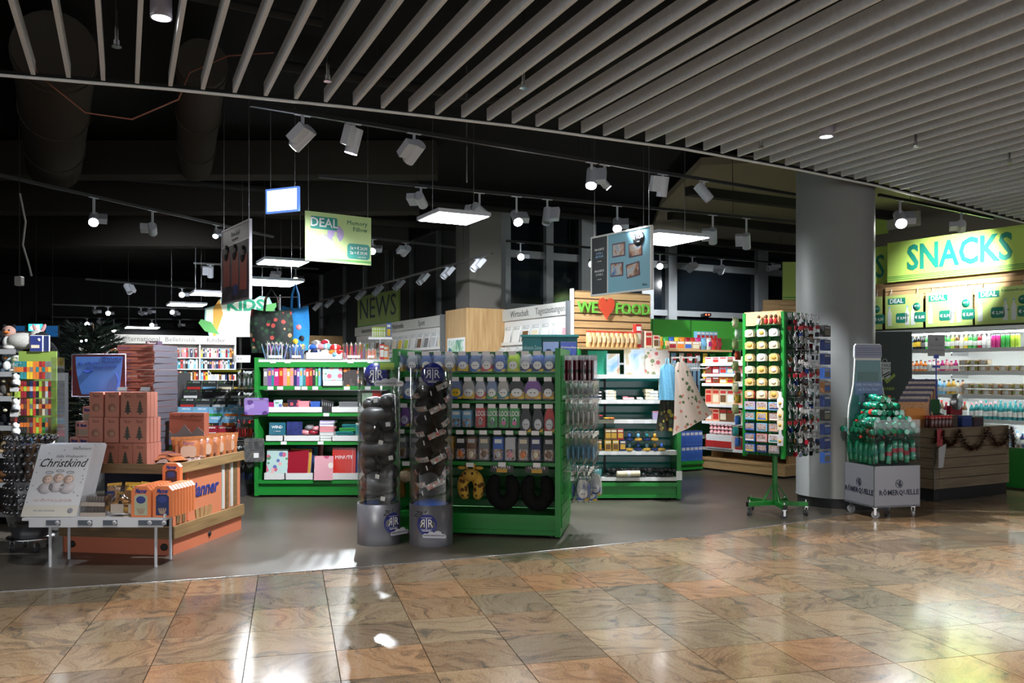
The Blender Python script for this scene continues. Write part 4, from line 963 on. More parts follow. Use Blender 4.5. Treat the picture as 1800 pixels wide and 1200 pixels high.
# ================================================================== TOWEL AND SOUVENIR GONDOLA (behind the travel gondola's end)
RG = Vector((.55,10.35,0)); RW = 1.5
rg = gondola('shop_gondola','dark green slatted gondola of souvenirs behind the end of the travel gondola', RG, 0, RW, .8, H=1.56, shelves=[(1.53,.40,.05,TRAY),(1.22,.40,.045,TRAY),(.98,.38,.045,TRAY),(.60,.42,.045,TRAY),(.28,.42,.04,TRAY)],
    backm=mat('petrol_panel',(.018,.22,.215),.2,spec=.9), base_h=.22, tilt=0, slot=(.62,))
Yr = 10.33
def rp(px, z, y=0): return Vector(((px-900)*(Yr+y)/F, Yr+y, z))
ftags(rg,[(p-900)*Yr/F-RG.x for p in (1077,1100)],.012,1.505); ftags(rg,[(p-900)*Yr/F-RG.x for p in (1062,1090,1107,1122,1145)],.012,1.195); ftags(rg,[(p-900)*Yr/F-RG.x for p in (1109,1140)],.032,.955); ftags(rg,[(p-900)*Yr/F-RG.x for p in (1056,1079,1123,1160,1182)],-.006,.575); ftags(rg,[(p-900)*Yr/F-RG.x for p in (1050,1090,1150)],-.006,.26)
SCN = print_mat('landscape_print',[(.3,(.22,.16,.08)),(.44,(.5,.42,.28)),(.52,(.6,.66,.7)),(.7,(.18,.38,.62))],3.5,kind='noise')
ROS = print_mat('rose_print',[(0,(.68,.58,.52)),(0,(.55,.12,.12)),(.2,(.68,.58,.52)),(.5,(.7,.4,.35)),(.75,(.2,.24,.12))],16)
flatcover(1051,.24,.29,1.53,.12,TINT,'green striped folder behind the maroon luggage tags',col=(.02,.33,.2),Yb=Yr,lean=.08)
flatcover(1078,.16,.255,1.53,.06,SCN,'notebook with a landscape and red elastic band',Yb=Yr,band='red')
flatcover(1116,.26,.31,1.53,.1,SCN,'large pale scenery board on the souvenir gondola top',Yb=Yr,cat='picture board',name='picture_board')
flatcover(1156,.30,.30,1.53,.07,ROS,'rose patterned folder on the souvenir gondola top',Yb=Yr,cat='folder',name='folder')
flatcover(1140,.2,.33,1.53,.2,TINT,'pale plain folder behind the scenery board and the roses',Yb=Yr,cat='folder',name='folder',col=PAL['white'])
MINI = [(1046,'navy',.14),(1053,'black',.12),(1072,'white',.12),(1076,'cream',.11),(1100,'pink',.04),(1110,'pink',.03),(1125,'white',.03),(1142,'cream',.13),(1150,'white',.11)]
for i,(px,c,h) in enumerate(MINI):
    for j in range(3 if h>.05 else 1):
        t = thing('towel_pack',f'{c} folded towel pack, {nth(i)} along the second souvenir shelf'+(f', {nth(j)} layer' if h>.05 else ''),'towel',rp(px,1.222+h/3*j,.08),radians(5*j-4))
        MB().box(-.05 if h>.05 else -.035,0,0,.05 if h>.05 else .035,.15,(h/3 if h>.05 else h)*.95,.008).build('folded_cloth',CLOTH,t,PAL[c]); MB().box(-.03,-.002,.006,.03,0,.02).build('paper_label',PAPER,t)
flatcover(1167,.12,.25,1.222,.06,TINT,'white card folder at the end of the second souvenir shelf',Yb=Yr,col=PAL['white'],cat='folder',name='folder')
for i,(px,c) in enumerate(((1038,'red'),(1047,'gold'),(1056,'black'),(1066,'gold'),(1074,'orange'),(1052,'crimson'))):
    t = thing('bracelet_card',f'{c} beaded bracelet lying on the third souvenir shelf, {nth(i)} of six','bracelet',rp(px,.985+.03*(i//5),.06),radians(30*i))
    MB().tube([(.045*cos(2*pi*k/12),.03*sin(2*pi*k/12),.012) for k in range(12)],.011,6,closed=True).build('bead_ring',GLOSS,t,PAL[c]); MB().box(-.03,-.02,0,.03,.02,.003).build('backing_card',TINT,t,PAL['brown'])
t = thing('gift_box','small lilac box at the end of the third souvenir shelf','box',rp(1155,.982,.06)); MB().box(-.05,0,0,.05,.08,.09).build('box_body',TINT,t,PAL['lilac']); MB().box(-.052,-.002,.09,.052,.082,.1).build('lid',TINT,t,PAL['pink'])
def mk_snow():
    t = thing('snow_globe','snow globe','snow globe')
    MB().lathe([(.45,0),(.5,.08),(.42,.25)],14).build('globe_foot',GLOSS,t,PAL['navy']); MB().ell((0,0,.58),(.44,.44,.42),14,9).build('glass_ball',BLISTER,t); MB().ell((0,0,.5),(.22,.22,.26),8,6).build('little_scene',GLOSS,t,PAL['sky']); return t
for i,(px,z,c) in enumerate(((1106,0,'sky'),(1122,0,'blue'),(1137,0,'sky'),(1151,0,'gold'),(1163,0,'blue'),(1106,1,'blue'),(1122,1,'sky'),(1137,1,'teal'),(1151,1,'gold'))):
    put('snow',mk_snow,rp(px,.602+.12*z,.06),0,(.1,.1,.12),f'{c} snow globe, {nth(i)} of the souvenir shelf','snow globes',{'little_scene':PAL[c],'globe_foot':PAL['navy' if i%2 else 'gold']})
for i,(px,z,c) in enumerate(((1042,0,'gold'),(1052,0,'brown'),(1068,0,'gold'),(1082,0,'gold'),(1094,0,'navy'),(1068,1,'brown'),(1079,1,'brown'),(1090,1,'crimson'))):
    put('carton',mk_box,rp(px,.602+.135*z,.06),radians(4*(i%3)-4),(.075,.08,.13),f'{c} souvenir carton, {nth(i)} beside the snow globes','souvenir cartons',{'carton_body':PAL[c],'flap':PAL[c],'picture_panel':PAL['gold' if c!='gold' else 'brown'],'title_panel':PAL['cream']})
for i in range(34):
    px = 1068+3.55*i; z = .282+.055*(i%2)
    t = thing('sunglasses',f'dark folded sunglasses case, {nth(i)} along the lowest souvenir shelf','sunglasses',rp(px,z,.05+.03*(i%3)),radians((i*53)%60-30),group='sunglasses on the lowest shelf')
    MB().ell((0,0,.028),(.034,.022,.026),10,6).build('lens_pair',GLOSS,t,PAL['black']); MB().tube([(-.034,0,.03),(-.036,.07,.03)],.004,4).tube([(.034,0,.03),(.036,.07,.03)],.004,4).build('temple_arm',GLOSS,t,PAL['black'])
t = thing('folded_towel','rolled beige cloth on the lowest souvenir shelf','cloth',rp(1105,.285,-.02)); MB().cyl((-.14,.02,.04),(.14,.05,.045),.036,n=12).build('cloth_roll',CLOTH,t,PAL['cream']); MB().cyl((-.02,.03,.042),(.02,.038,.043),.038,n=12).build('paper_band',PAPER,t)
t = thing('candle_glass','teal candle glass at the near end of the lowest souvenir shelf','candle',rp(1050,.282,.04)); MB().lathe([(.05,0),(.055,.1),(.045,.1)],14).build('glass_cup',GLOSS,t,(.05,.16,.16)); MB().cyl((0,0,.1),(0,0,.12),.004,n=5).build('wick',INK,t)
MB().box(1.49,-.012,.25,1.495,.0,.36).build('white_notice',PAPER,rg); MB().box(RW-.06,-.016,.25,RW+.01,-.008,.36).build('notice',PAPER,rg)
# folded shopping bags hanging at its end
SGB = [(1171,632,'blue plain shopping bag hanging at the end of the souvenir gondola',CLOTH,(.16,.42,.62),.2,.50,10.0),(1180,690,'black and yellow flowered bag hanging below the blue one',print_mat('night_flower_print',[(0,(.02,.016,.012)),(0,(.45,.35,.05)),(.3,(.2,.14,.06)),(.6,(.03,.05,.02))],16),None,.26,.42,10.02)]
def drape(px, py, w, h, m_, lab, col, Y, flare, skew, hem=0):
    top = P(px,py,Y); t = thing('shopping_bag', lab, 'bag', (top.x,top.y,top.z-h)); g = MB()
    def q(s):
        return lambda u,v: ((u-.5)*w*(flare+(1-flare)*v**.8)*(1 if v<.98 else .6)+skew*(1-v), s*(.03+.035*(1-v))*(sin(pi*u)**.6 if 0<u<1 else 0)+.02*sin(14*u+3*v)*(1-.5*v), h*v*(1-.08*sin(pi*u)*(1-v))+hem*(u-.3)*(1-v)**2)
    g.sheet(q(-1),16,10); g.sheet(lambda u,v: q(1)(1-u,v),16,10); g.build('bag_body',m_,t,col)
    MB().tube([(-w*.1,0,h*.98),(-.01,0,h+.07),(.01,0,h+.07),(w*.1,0,h*.98)],.008,5).build('strap',m_,t,col); return t
drape(1173,640,.16,.42,CLOTH,'light blue shopping bag hanging at the end of the souvenir gondola',(.16,.42,.62),10.05,1.3,0)
drape(1177,690,.2,.45,print_mat('night_flower_print',[(0,(.02,.016,.012)),(0,(.45,.35,.05)),(.3,(.2,.14,.06)),(.6,(.03,.05,.02))],16,rough=.8),'black and yellow flowered bag hanging below the blue one',None,10.1,1.5,-.02)
drape(1197,636,.14,.78,print_mat('white_floral_print',[(0,(.66,.52,.45)),(0,(.10,.14,.06)),(.3,(.66,.52,.45)),(.62,(.6,.22,.16)),(.8,(.66,.52,.45))],19,rough=.8),'white shopping bag with roses and leaves, the largest hanging at the gondola end',None,9.95,3.4,.14,.26)
MB().tube([(RW,-.02,1.56),(RW+.02,-.34,1.60),(RW+.22,-.40,1.60),(RW+.25,-.4,1.62)],.006,5).build('bag_hook',STEEL,rg)
# hanging ballpoints behind
hb = thing('pen_rack','white rack bar of hanging blue and white pens beside the shopping bags','rack',Vector((1.98,10.9,0)))
MB().box(.07,.08,1.735,.12,.12,1.755).box(.40,.05,1.70,.43,.13,1.77).build('end_stop',WHITE,hb); MB().box(.072,.1,1.2,.09,.12,1.75).box(.40,.1,1.24,.42,.12,1.75).build('side_rod',WHITE,hb); MB().box(.068,.06,1.735,.42,.12,1.755).build('bar',WHITE,hb); MB().box(.068,.02,1.24,.42,.14,1.27).build('red_ledge',mat('wine_red',(.25,.01,.03),.4),hb)
for i in range(12):
    t = thing('hanging_pen',f'white and blue pen strip on the white rack bar, {nth(i)} in line','pen',Vector((2.075+.03*i,10.97,1.275)),0,'pens on the rack bar')
    MB().box(-.012,0,0,.012,.02,.40).build('pen_card',TINT,t,(.6,.68,.74)); MB().box(-.008,-.006,.02,.008,0,.3).build('pen_barrel',GLOSS,t,PAL['sky' if i%2 else 'navy']); MB().tube([(0,.01,.4),(0,.005,.44)],.003,4).build('loop',STEEL,t); MB().box(-.012,-.002,0,.012,.022,.12).build('lower_card',TINT,t,PAL['crimson' if i%3 else 'navy'])
# low green gondola of blue tins
bg = gondola('shop_gondola','low green gondola end stacked with blue tins, beyond the shopping bags', Vector((2.527,13.24,0)), atan2(.467,.884), .62, .38, H=.35, left=False,right=False, base_h=.16, back=.34)
for r_ in range(2):
    for i in range(7):
        put('carton',mk_box,off((2.527,13.24),atan2(.467,.884),.05+.085*i,.14,.162+.235*r_),atan2(.467,.884),(.08,.16,.23),f'blue carton, {nth(i)} of the {["lower","upper"][r_]} row on the low green gondola','blue cartons',{'carton_body':PAL['blue'],'flap':PAL['navy'],'picture_panel':(.03,.1,.38),'title_panel':PAL['silver']})

for px,z in ((451,1.30),(447,.80)): MB().tube([(.02,.02,z),(sgx(px),-.045,z),(sgx(px)-.01,-.045,z+.01)],.004,4).build('hook',STEEL,sg)
# ================================================================== WAFER STAND (wooden promotional table)
WO = Vector((-2.873,7.22,0)); WR = -radians(8.75)
def wp(x, y, z): return off(WO, WR, x, y, z)
SAL = mat('salmon_board', (.60,.17,.085), .5); ORG = (.70,.20,.07); ROSE = (.52,.20,.15)
ws = thing('promotion_table','wooden promotion table with orange side boards, loaded with wafers','display table',WO,WR)
MB().box(-1.02,.0,.0,0,.012,.145).box(-.012,0,0,0,1.25,.145).box(-1.02,0,0,-1.008,1.25,.145).build('skirting_board', SAL, ws)
MB().box(-1.0,.012,.10,-.015,1.23,.14).build('core', BLACK, ws)
MB().box(-1.04,-.025,.145,.022,-.005,.25).build('lower_rail', DKWOOD, ws); MB().box(.002,-.025,.145,.022,1.27,.25).build('lower_rail', wood_mat('honey_board',(.20,.12,.05),(.34,.22,.10),2,axis=1), ws)
MB().box(-1.0,.55,.14,-.02,1.23,.69).build('inner_board', mat('deep_blue_board',(.012,.015,.05),.5), ws)
MB().box(-.02,.02,.145,-.008,1.24,.70).build('side_board', mat('wafer_orange',(.60,.20,.10),.5), ws)
MB().box(-1.04,-.025,.695,.022,-.005,.775).box(-1.04,-.012,.71,-.0,0.0,.73).build('upper_rail', DKWOOD, ws)
MB().box(.002,-.025,.695,.022,1.27,.775).box(.018,-.025,.69,.03,1.27,.705).build('upper_rail', MATS['honey_board'], ws)
MB().box(-1.04,-.005,.695,.005,1.25,.715).build('table_top', DKWOOD, ws)
text('Manner', .17, ws, (-.003,.52,.50), mat('wafer_blue',(.02,.04,.22),.5), (pi/2,0,pi/2), sx=1.0, shear=.25, bold=.004)
for i in range(4):
    MB().at((-.004,.42+.07*i,.27),(radians(12-9*i),0,0)).box(-.002,-.028,-.07,.004,.028,.07).build('wafer_picture', wood_mat('wafer_print',(.25,.13,.05),(.5,.32,.15),8), ws)
for y0,y1,m_ in ((.07,.13,DKWOOD),(.16,.21,DKWOOD),(.24,.27,SAL)): MB().box(-.008,y0,.26,-.002,y1,.69).build('side_strip', m_, ws)
for y in (.86,1.03): MB().box(-.008,y,.26,.001,y+.05,.69).build('white_strip', mat('strip_white',(.55,.56,.52),.5), ws)
MB().box(-.008,.94,.26,-.002,1.0,.69).box(-.008,1.1,.26,-.002,1.17,.69).build('side_strip', DKWOOD, ws)
for x in (-.93,-.07): MB().at((x,-.004,.075),(pi/2,0,0)).lathe([(.03,0),(.03,.012),(.018,.014),(.0,.01)],16).build('bolt_cap', BLACK, ws)
MB().at((.001,.62,.075),(0,pi/2,0)).lathe([(.025,0),(.025,.006),(0,.006)],16).build('bolt_cap', BLACK, ws)
# white low table in front
WTX0, WTX1 = -3.86, -2.74
wt = thing('low_table','small white shelf table on thin legs in front of the wafer table','table',(0,0,0))
WHT = mat('cool_white_lacquer',(.66,.68,.74),.4)
MB().box(-3.86,6.72,.385,-2.74,7.18,.405).build('table_top', WHT, wt)
MB().box(-3.80,6.71,.335,-2.745,6.72,.412).build('front_rail', WHT, wt)
MB().at((-2.74,6.72,.385),(0,0,0)).box(-.004,0,0,.006,.46,.05).build('side_rail', WHT, wt)
for x in (-3.68,-2.838):
    for y in (6.80,7.09): MB().cyl((x,y,0),(x,y,.388),.012,n=10).build('leg', WHT, wt)
for i,px in enumerate((94,150,194,256,281)):
    x = (px-900)*6.71/F; t_ = MB().box(x-.055,6.702,.352,x+.055,6.71,.392).build('price_label', mat('label_grey',(.08,.10,.13),.4), wt)
    MB().at((x+.035,6.7015,.372),(pi/2,0,0)).lathe([(.018,0),(.018,.001),(0,.001)],14).build('price_disc', WHT, t_)
    text('4,99' if i<4 else '3,29', .014, t_, (x+.035,6.7,.372), INK)
# advent calendars leaning in a row
def mk_cal():
    t = thing('advent_calendar','advent calendar','calendar')
    MB().box(-.22,0,0,.22,.04,.62).build('calendar_box', mat('calendar_paper',(.62,.64,.70),.5), t)
    return t
CO = Vector((-3.90,6.765,.407))
for i in range(5):
    put('cal',mk_cal,CO+Vector((.225,.047*i,0)),(-radians(28),0,0),1,'white angel advent calendar, the front one with a visible cover' if i==0 else f'advent calendar behind the front one, {nth(i-1)} in the leaning row','advent calendars')
cal = FIRST['cal']
GREYINK = mat('soft_ink',(.25,.25,.30),.6); SKINP = mat('print_skin',(.66,.50,.45),.6); HAIRP = mat('print_hair',(.55,.42,.33),.6); CLOU = mat('print_cloud',(.56,.53,.58),.6)
text('Christkind', .105, cal, (-.0,-.002,.455), INK, shear=.35, sx=.85); text('Süße Weihnacht', .034, cal, (.045,-.002,.515), GREYINK, shear=.3); text('Heilemann', .036, cal, (.13,-.002,.585), GREYINK, shear=.3)
text('ADVENTSKALENDER', .03, cal, (0,-.002,.135), mat('rose_ink',(.6,.45,.42),.6), sx=1.1); MB().box(-.22,-.0015,0,.22,0,.095).build('lower_band', mat('calendar_foot',(.60,.59,.55),.5), cal)
MB().at((.16,-.0025,.05),(pi/2,0,0)).lathe([(.022,0),(.022,.001),(.012,.001)],16).build('seal', GREYINK, cal)
text('Mit edler Schokolade', .02, cal, (-.05,-.002,.05), GREYINK, shear=.3)
for i,x in enumerate((-.085,.0,.085)):       # three little angels, drawn as flat print
    z = .315+(.012 if i==1 else 0)
    MB().at((x,-.002,z-.075),(pi/2,0,0)).lathe([(.062,0),(.062,.001),(0,.001)],18,sy=.8).build('robe_print', CLOU, cal)
    MB().at((x,-.003,z),(pi/2,0,0)).lathe([(.042,0),(.042,.001),(0,.001)],18,sy=.9).build('hair_print', HAIRP, cal); MB().at((x,-.004,z-.008),(pi/2,0,0)).lathe([(.032,0),(.032,.001),(0,.001)],18).build('face_print', SKINP, cal)
    MB().at((x-.012,-.006,z-.003)).box(-.003,0,-.003,.003,.001,.003).box(.021,0,-.003,.027,.001,.003).build('eye_print', INK, cal)
    MB().tube([(x+.032*cos(2*pi*k/14),-.004,z+.06+.009*sin(2*pi*k/14)) for k in range(14)],.0018,4,closed=True).build('halo_print', GREYINK, cal)
m = MB()
for k in range(18):
    x = -.2+.4*((k*37)%18)/17; z = .12+.48*((k*11)%18)/17
    if abs(x) < .15 and .17 < z < .52: x = (-.19 if k%2 else .19)
    m.at((x,-.002,z),(pi/2,0,0)).lathe([(.005,0),(.005,.001),(0,.001)],8)
m.build('dot_print', GREYINK, cal)
# cookies on the low table
for i in range(2):
    t = thing('cookie_tray',f'clear tray of dark chocolate cookies beside the calendars, {["lower","upper"][i]}','sweets',Vector((-3.34,6.80,.406+.082*i)),radians(-6*i))
    MB().box(-.095,0,0,.095,.15,.035).build('tray', BAGFILM, t); MB().box(-.1,-.004,0,.1,0,.03).build('label_strip', mat('kraft_label',(.42,.36,.31),.6), t)
    for k in range(7): MB().at((-.075+.025*k,.07,.045),(0,pi/2,0)).lathe([(.0,-.008),(.032,-.008),(.032,.008),(0,.008)],12).build('cookie', mat('chocolate',(.06,.028,.015),.4), t)
    MB().box(-.096,.0,.035,.096,.152,.078).build('lid', BAGFILM, t)
def goldbag(c, s, lab, w=.17):
    t = thing('cookie_bag', lab, 'bag', c, radians(s*8))
    MB().lathe([(.35*w,0),(.5*w,.02),(.52*w,.07),(.46*w,.13),(.2*w,.165),(.12*w,.18),(.3*w,.215),(.42*w,.235)],14,sy=.7).build('film', BAGFILM, t)
    for k in range(7): MB().ell((.05*cos(k*2.4),.03*sin(k*2.4),.03+.016*k),(.03,.025,.014),10,6).build('cookie', mat('gold_cookie',(.42,.22,.07),.6), t)
    MB().box(-.05,-.068,.03,.05,-.062,.1).build('front_label', mat('kraft_label',(.42,.36,.31),.6), t); MB().lathe([(.14*w,.172),(.16*w,.185)],10).build('gold_tie', mat('gold_tie',(.6,.35,.08),.3,.6), t); return t
goldbag(Vector((-3.14,6.85,.406)),0,'clear bag of golden cookies beside the dark cookie trays'); goldbag(Vector((-2.99,6.84,.406)),-1,'clear bag of golden cookies against the orange gift boxes')
for i,(x,y,c) in enumerate(((-3.30,7.02,'navy'),(-3.17,7.06,'gold'),(-3.05,7.07,'gold'),(-2.93,7.06,'navy'),(-2.84,7.08,'gold'))):
    put('bag',mk_bag,Vector((x,y,.41)),(radians(-18),radians(6*(i%3)-6),radians(9*i-15)),(.14,.07,.235),f'{"blue and gold" if c=="navy" else "golden"} foil bag behind the cookies, {nth(i)} in line','foil bags behind the cookies',{'bag_body':PAL['gold'] if c=='gold' else (.25,.13,.05),'crimped_top':PAL['gold'],'front_label':PAL[c] if c=='navy' else PAL['brown']})
def mk_wafer():
    t = thing('wafer_box','wafer box','box')
    MB().prismy([(-.5,0),(.5,0),(.5,.86),(.3,1),(-.3,1),(-.5,.86)],-.5,.5).build('box_body', TINT, t, ORG)
    MB().prismy([(-.33,.06),(.33,.06),(.33,.66),(.2,.74),(-.2,.74),(-.33,.66)],-.54,-.5).build('window_panel', TINT, t, PAL['navy'])
    MB().at((0,-.55,.56),(pi/2,0,0),(1,.5,1)).lathe([(.24,0),(.24,.02),(.17,.03),(0,.03)],18).build('medallion', TINT, t, (.03,.05,.22))
    m = MB()
    for k in range(4): m.at((-.14+.09*k,-.56,.2),(0,.35*(k-1.5),0)).box(-.035,-.01,-.1,.035,.01,.1)
    m.build('wafer_picture', mat('wafer_tan',(.35,.26,.19),.6), t)
    text('Manner', .21, t, (0,-.52,.84), mat('wafer_blue',(.02,.04,.22),.5), shear=.2, sx=.9, bold=.01)
    return t
for cidx,x in enumerate((-2.935,-2.765)):
    for j in range(8):
        put('wafer',mk_wafer,Vector((x+.006*j,6.775+.047*j,.406)),radians(-4),(.160,.042,.245),f'orange wafer gift box, {nth(j)} in the {["inner","outer"][cidx]} row on the low table','wafer gift boxes on the low table',{'window_panel':(.38,.42,.30) if cidx==0 else PAL['navy']})
put('wafer',mk_wafer,Vector((-2.84,7.14,.575)),radians(-4),(.15,.05,.22),'orange wafer gift box standing higher behind the two rows',None,{'window_panel':(.06,.02,.02)})
MB().box(-2.86,7.06,.405,-2.74,7.18,.575).build('box_riser', SAL, wt)
# tall wafer boxes on the table
def mk_tall():
    t = thing('wafer_carton','wafer carton','box')
    MB().box(-.5,-.5,0,.5,.5,1).build('carton_body', TINT, t, ROSE)
    text('Manner', .2, t, (0,-.51,.85), mat('brown_ink',(.09,.03,.02),.6), shear=.2, sx=.8)
    MB().box(-.46,-.507,.03,.46,-.5,.97).build('front_face', TINT, t, (.50,.20,.14))
    return t
def tree_print(t, kind):
    DKG = mat('print_fir',(.06,.07,.055),.6); BR = mat('print_bauble',(.33,.15,.10),.6)
    if kind: 
        m = MB()
        for k in range(4): m.prismy([(-.30+.06*k,.2+.11*k),(.30-.06*k,.2+.11*k),(.0,.36+.11*k)],-.52,-.51)
        m.prismy([(-.07,.12),(.07,.12),(.07,.22),(-.07,.22)],-.52,-.51); m.build('fir_print', DKG, t)
    else:
        MB().at((0,-.511,.38),(pi/2,0,0),(1,.58,1)).lathe([(.3,0),(.3,.01),(0,.01)],20).build('bauble_print', BR, t); MB().at((.02,-.523,.33),(pi/2,0,0),(1,.58,1)).lathe([(.16,0),(.16,.01),(0,.01)],14).build('bauble_shine', mat('print_shine',(.42,.24,.16),.6), t)
KT = {}
for kind in (0,1):
    KT[kind] = mk_tall(); tree_print(KT[kind], kind); FIRST['tall%d'%kind] = KT[kind]
used = set()
def tall(kind, loc, rot, sc, lab, grp, cols=None):
    if kind not in used:
        used.add(kind); o = KT[kind]; o.location = loc; o.rotation_euler = (0,0,rot); o['label'] = lab; o['group'] = grp; o.scale = sc; return o
    return put('tall%d'%kind, None, loc, rot, sc, lab, grp, cols)
TZ = .716
for col_ in range(4):
    for r_ in range(3):
        for d_ in range(4 if r_ < 2 else 3):
            tall(1 if (col_ >= 2 or (r_==0 and col_==1)) else 0, wp(-.80+.139*col_+(.012*((r_*3+col_)%3-1) if r_ else 0),.16+.056*d_+.01*r_,TZ+.222*r_), WR+radians(((col_*5+r_*3)%5)-2), (.134,.05,.218),
                 f'tall rose wafer carton, {nth(col_)} column, {["bottom","middle","top"][r_]} row'+('' if d_==0 else f', {nth(d_)} in depth'), 'tall wafer cartons')
def mk_small():
    t = thing('wafer_pack','wafer pack','box')
    MB().box(-.5,-.5,0,.5,.5,1).build('pack_body', TINT, t, (.60,.25,.2)); MB().box(-.42,-.52,.08,.42,-.5,.5).build('wafer_picture', mat('wafer_tan',(.35,.26,.19),.6), t)
    text('Manner', .3, t, (0,-.53,.76), mat('wafer_blue',(.02,.04,.22),.5), shear=.2, sx=.75, bold=.012); return t
for i,(x,z) in enumerate(((-1.08+.06,0),(-.93,0),(-1.02,.135),(-.93,.135),(-.93,.27),(-.93,.405),(-1.0,.27))):
    put('small',mk_small,wp(x,.2+(.05 if i>4 else 0),TZ+z),WR,(.088,.1,.13),f'small salmon wafer pack beside the tall cartons, {nth(i)} of the side pile','small wafer packs')
# tower of long flat boxes
def mk_long():
    t = thing('wafer_slab','wafer slab','box')
    MB().box(-.5,-.5,0,.5,.5,.97).build('box_body', TINT, t, (.36,.11,.075)); MB().box(.5,-.5,.02,.503,.5,.95).build('grey_side', TINT, t, (.075,.07,.09))
    text('Manner', .62, t, (-.3,-.51,.5), mat('wafer_blue',(.02,.04,.22),.5), sx=.18, shear=.1); text('Original Neapolitaner', .4, t, (.0,-.51,.5), mat('brown_ink',(.09,.03,.02),.6), sx=.14)
    m = MB()
    for k in range(4): m.at((.26+.05*k,-.51,.5),(0,.5,0)).box(-.012,-.004,-.3,.012,.004,.3)
    m.build('wafer_picture', mat('wafer_dark',(.07,.03,.02),.6), t); return t
for i in range(19):
    put('long',mk_long,wp(-.68+.004*((i*7)%3-1),.74,TZ+.0575*i),WR+radians(((i*5)%3-1)*.8),(.36,.40,.056),f'long flat wafer box in the tower, {nth(i)} from the table','long wafer boxes in the tower')
t = thing('wafer_pack','small dark pack lying on top of the box tower','box',wp(-.58,.66,TZ+.0575*19),WR); MB().box(-.06,-.03,0,.06,.05,.035).build('pack_body',TINT,t,(.05,.03,.06)); text('Manner',.03,t,(0,-.031,.018),WINK,shear=.2)
# tilted blue poster in a clear holder
po = thing('poster_stand','poster with a blue curved field in a clear frame, over the wafer cartons','poster',wp(-.92,.34,TZ+.2),WR)
m = MB(); m.cyl((0,.02,-.2),(0,.02,.62),.008).box(-.1,-.04,-.2,.1,.1,-.194); m.build('stand', STEEL, po)
MB().box(-.265,0,.42,.265,.008,.80).build('clear_holder', CLEAR, po); MB().box(-.258,.002,.427,.258,.006,.793).build('poster_sheet', mat('brick_red_print',(.26,.05,.06),.4), po)
cv = [(-.225+.06*(j/10)**2*1.0,.78-.34*j/10) for j in range(11)]
m = MB().prismy([(p[0],p[1]) for p in cv]+[(.235-.04*(1-j/10)**1.5*.9,.44+.34*j/10) for j in range(11)],-.001,.002); m.build('blue_field', mat('poster_blue',(.16,.36,1.0),.25,coat=.4), po)
PIN = mat('poster_ink',(.03,.06,.35),.4)
text('Winterzeit', .05, po, (.14,-.002,.765), PIN, shear=.2); text('die süßesten Momente', .045, po, (.0,-.002,.725), PIN, (pi/2,-.06,0), shear=.25); text('mit Neapolitaner', .045, po, (.03,-.002,.685), PIN, (pi/2,-.05,0), shear=.25)
MB().tube([(-.14,-.003,.65),(-.1,-.003,.635),(-.05,-.003,.655)],.006,5).tube([(.18,-.003,.5),(.2,-.003,.57),(.17,-.003,.63)],.004,5).build('pen_stroke', PIN, po)
MB().tube([(-.265,.004,.42),(.265,.004,.42),(.265,.004,.8),(-.265,.004,.8)],.006,5,closed=True).build('frame_edge', mat('lilac_edge',(.5,.45,.6),.3), po)
for i,x in enumerate((-.60,-.38)):
    t = thing('price_holder',f'grey price holder standing on the wafer cartons, {nth(i)} of two','sign',wp(x,.2,TZ+.666),WR); MB().box(-.05,-.02,0,.05,.03,.012).build('holder_foot',CLEAR,t); MB().at((0,0,.012),(-.5,0,0)).box(-.045,0,0,.045,.003,.035).build('price_card',TINT,t,PAL['grey'])
# bags on the table's far side
def mk_wbag():
    t = mk_bag(); t['category'] = 'bag'; text('Manner', .2, t, (0,-.56,.78), mat('wafer_blue',(.02,.04,.22),.5), shear=.2, sx=.8); return t
for i,(x,y) in enumerate(((-.09,.42),(-.10,.56),(-.09,.68),(-.09,.80),(-.09,.92),(-.09,1.04),(-.09,1.14),(-.22,.55),(-.22,.85),(-.22,1.02),(-.36,1.0))):
    put('wbag',mk_wbag,wp(x,y,TZ),(radians(-12),0,WR+radians(25+7*(i%3))),(.2,.09,.25),f'glossy orange wafer bag standing on the table edge, {nth(i)} of the bag row','orange wafer bags',{'bag_body':(.36,.115,.04),'crimped_top':(.4,.14,.05),'front_label':(.3,.1,.04) if i%2 else (.45,.28,.2)})
for i,(x,y,r) in enumerate(((-.2,.12,10),(-.08,.18,60),(-.14,.27,-20),(-.26,.22,40),(-.05,.3,15),(-.32,.33,0))):
    put('wbag',mk_wbag,wp(x,y+.08,TZ+.035+.02*(i%2)),(radians(-78),0,WR+radians(r)),(.17,.07,.2),f'orange wafer bag lying flat at the table corner, {nth(i)} of the loose ones','loose wafer bags',{'bag_body':(.40,.12,.04) if i%2 else (.22,.15,.13),'crimped_top':(.45,.17,.07),'front_label':(.25,.08,.04)})
t = thing('gift_carton','large wafer carton printed with grey mountains on the wooden table','box',wp(-.28,.72,TZ+.16),WR+.05); MB().box(-.17,0,0,.17,.1,.30).build('carton_body',TINT,t,(.36,.10,.06))
m = MB(); m.prismy([(-.17,0),(.17,0),(.17,.12),(.11,.17),(.05,.11),(-.02,.19),(-.08,.12),(-.13,.1),(-.17,.13)],-.003,0); m.build('mountain_print', mat('print_rock',(.20,.17,.16),.6), t)
for i in range(3): text('Manner', .04, t, (-.1+.1*i,-.004,.27), mat('brown_ink',(.09,.03,.02),.6), shear=.2)
MB().box(-.17,-.005,0,-.06,0,.05).build('blue_corner', mat('print_lilac',(.22,.2,.42),.6), t)
MB().box(-.17,.0,-.16,.17,.1,0).build('carton_foot', mat('grass_green_card',(.03,.16,.03),.6), t)

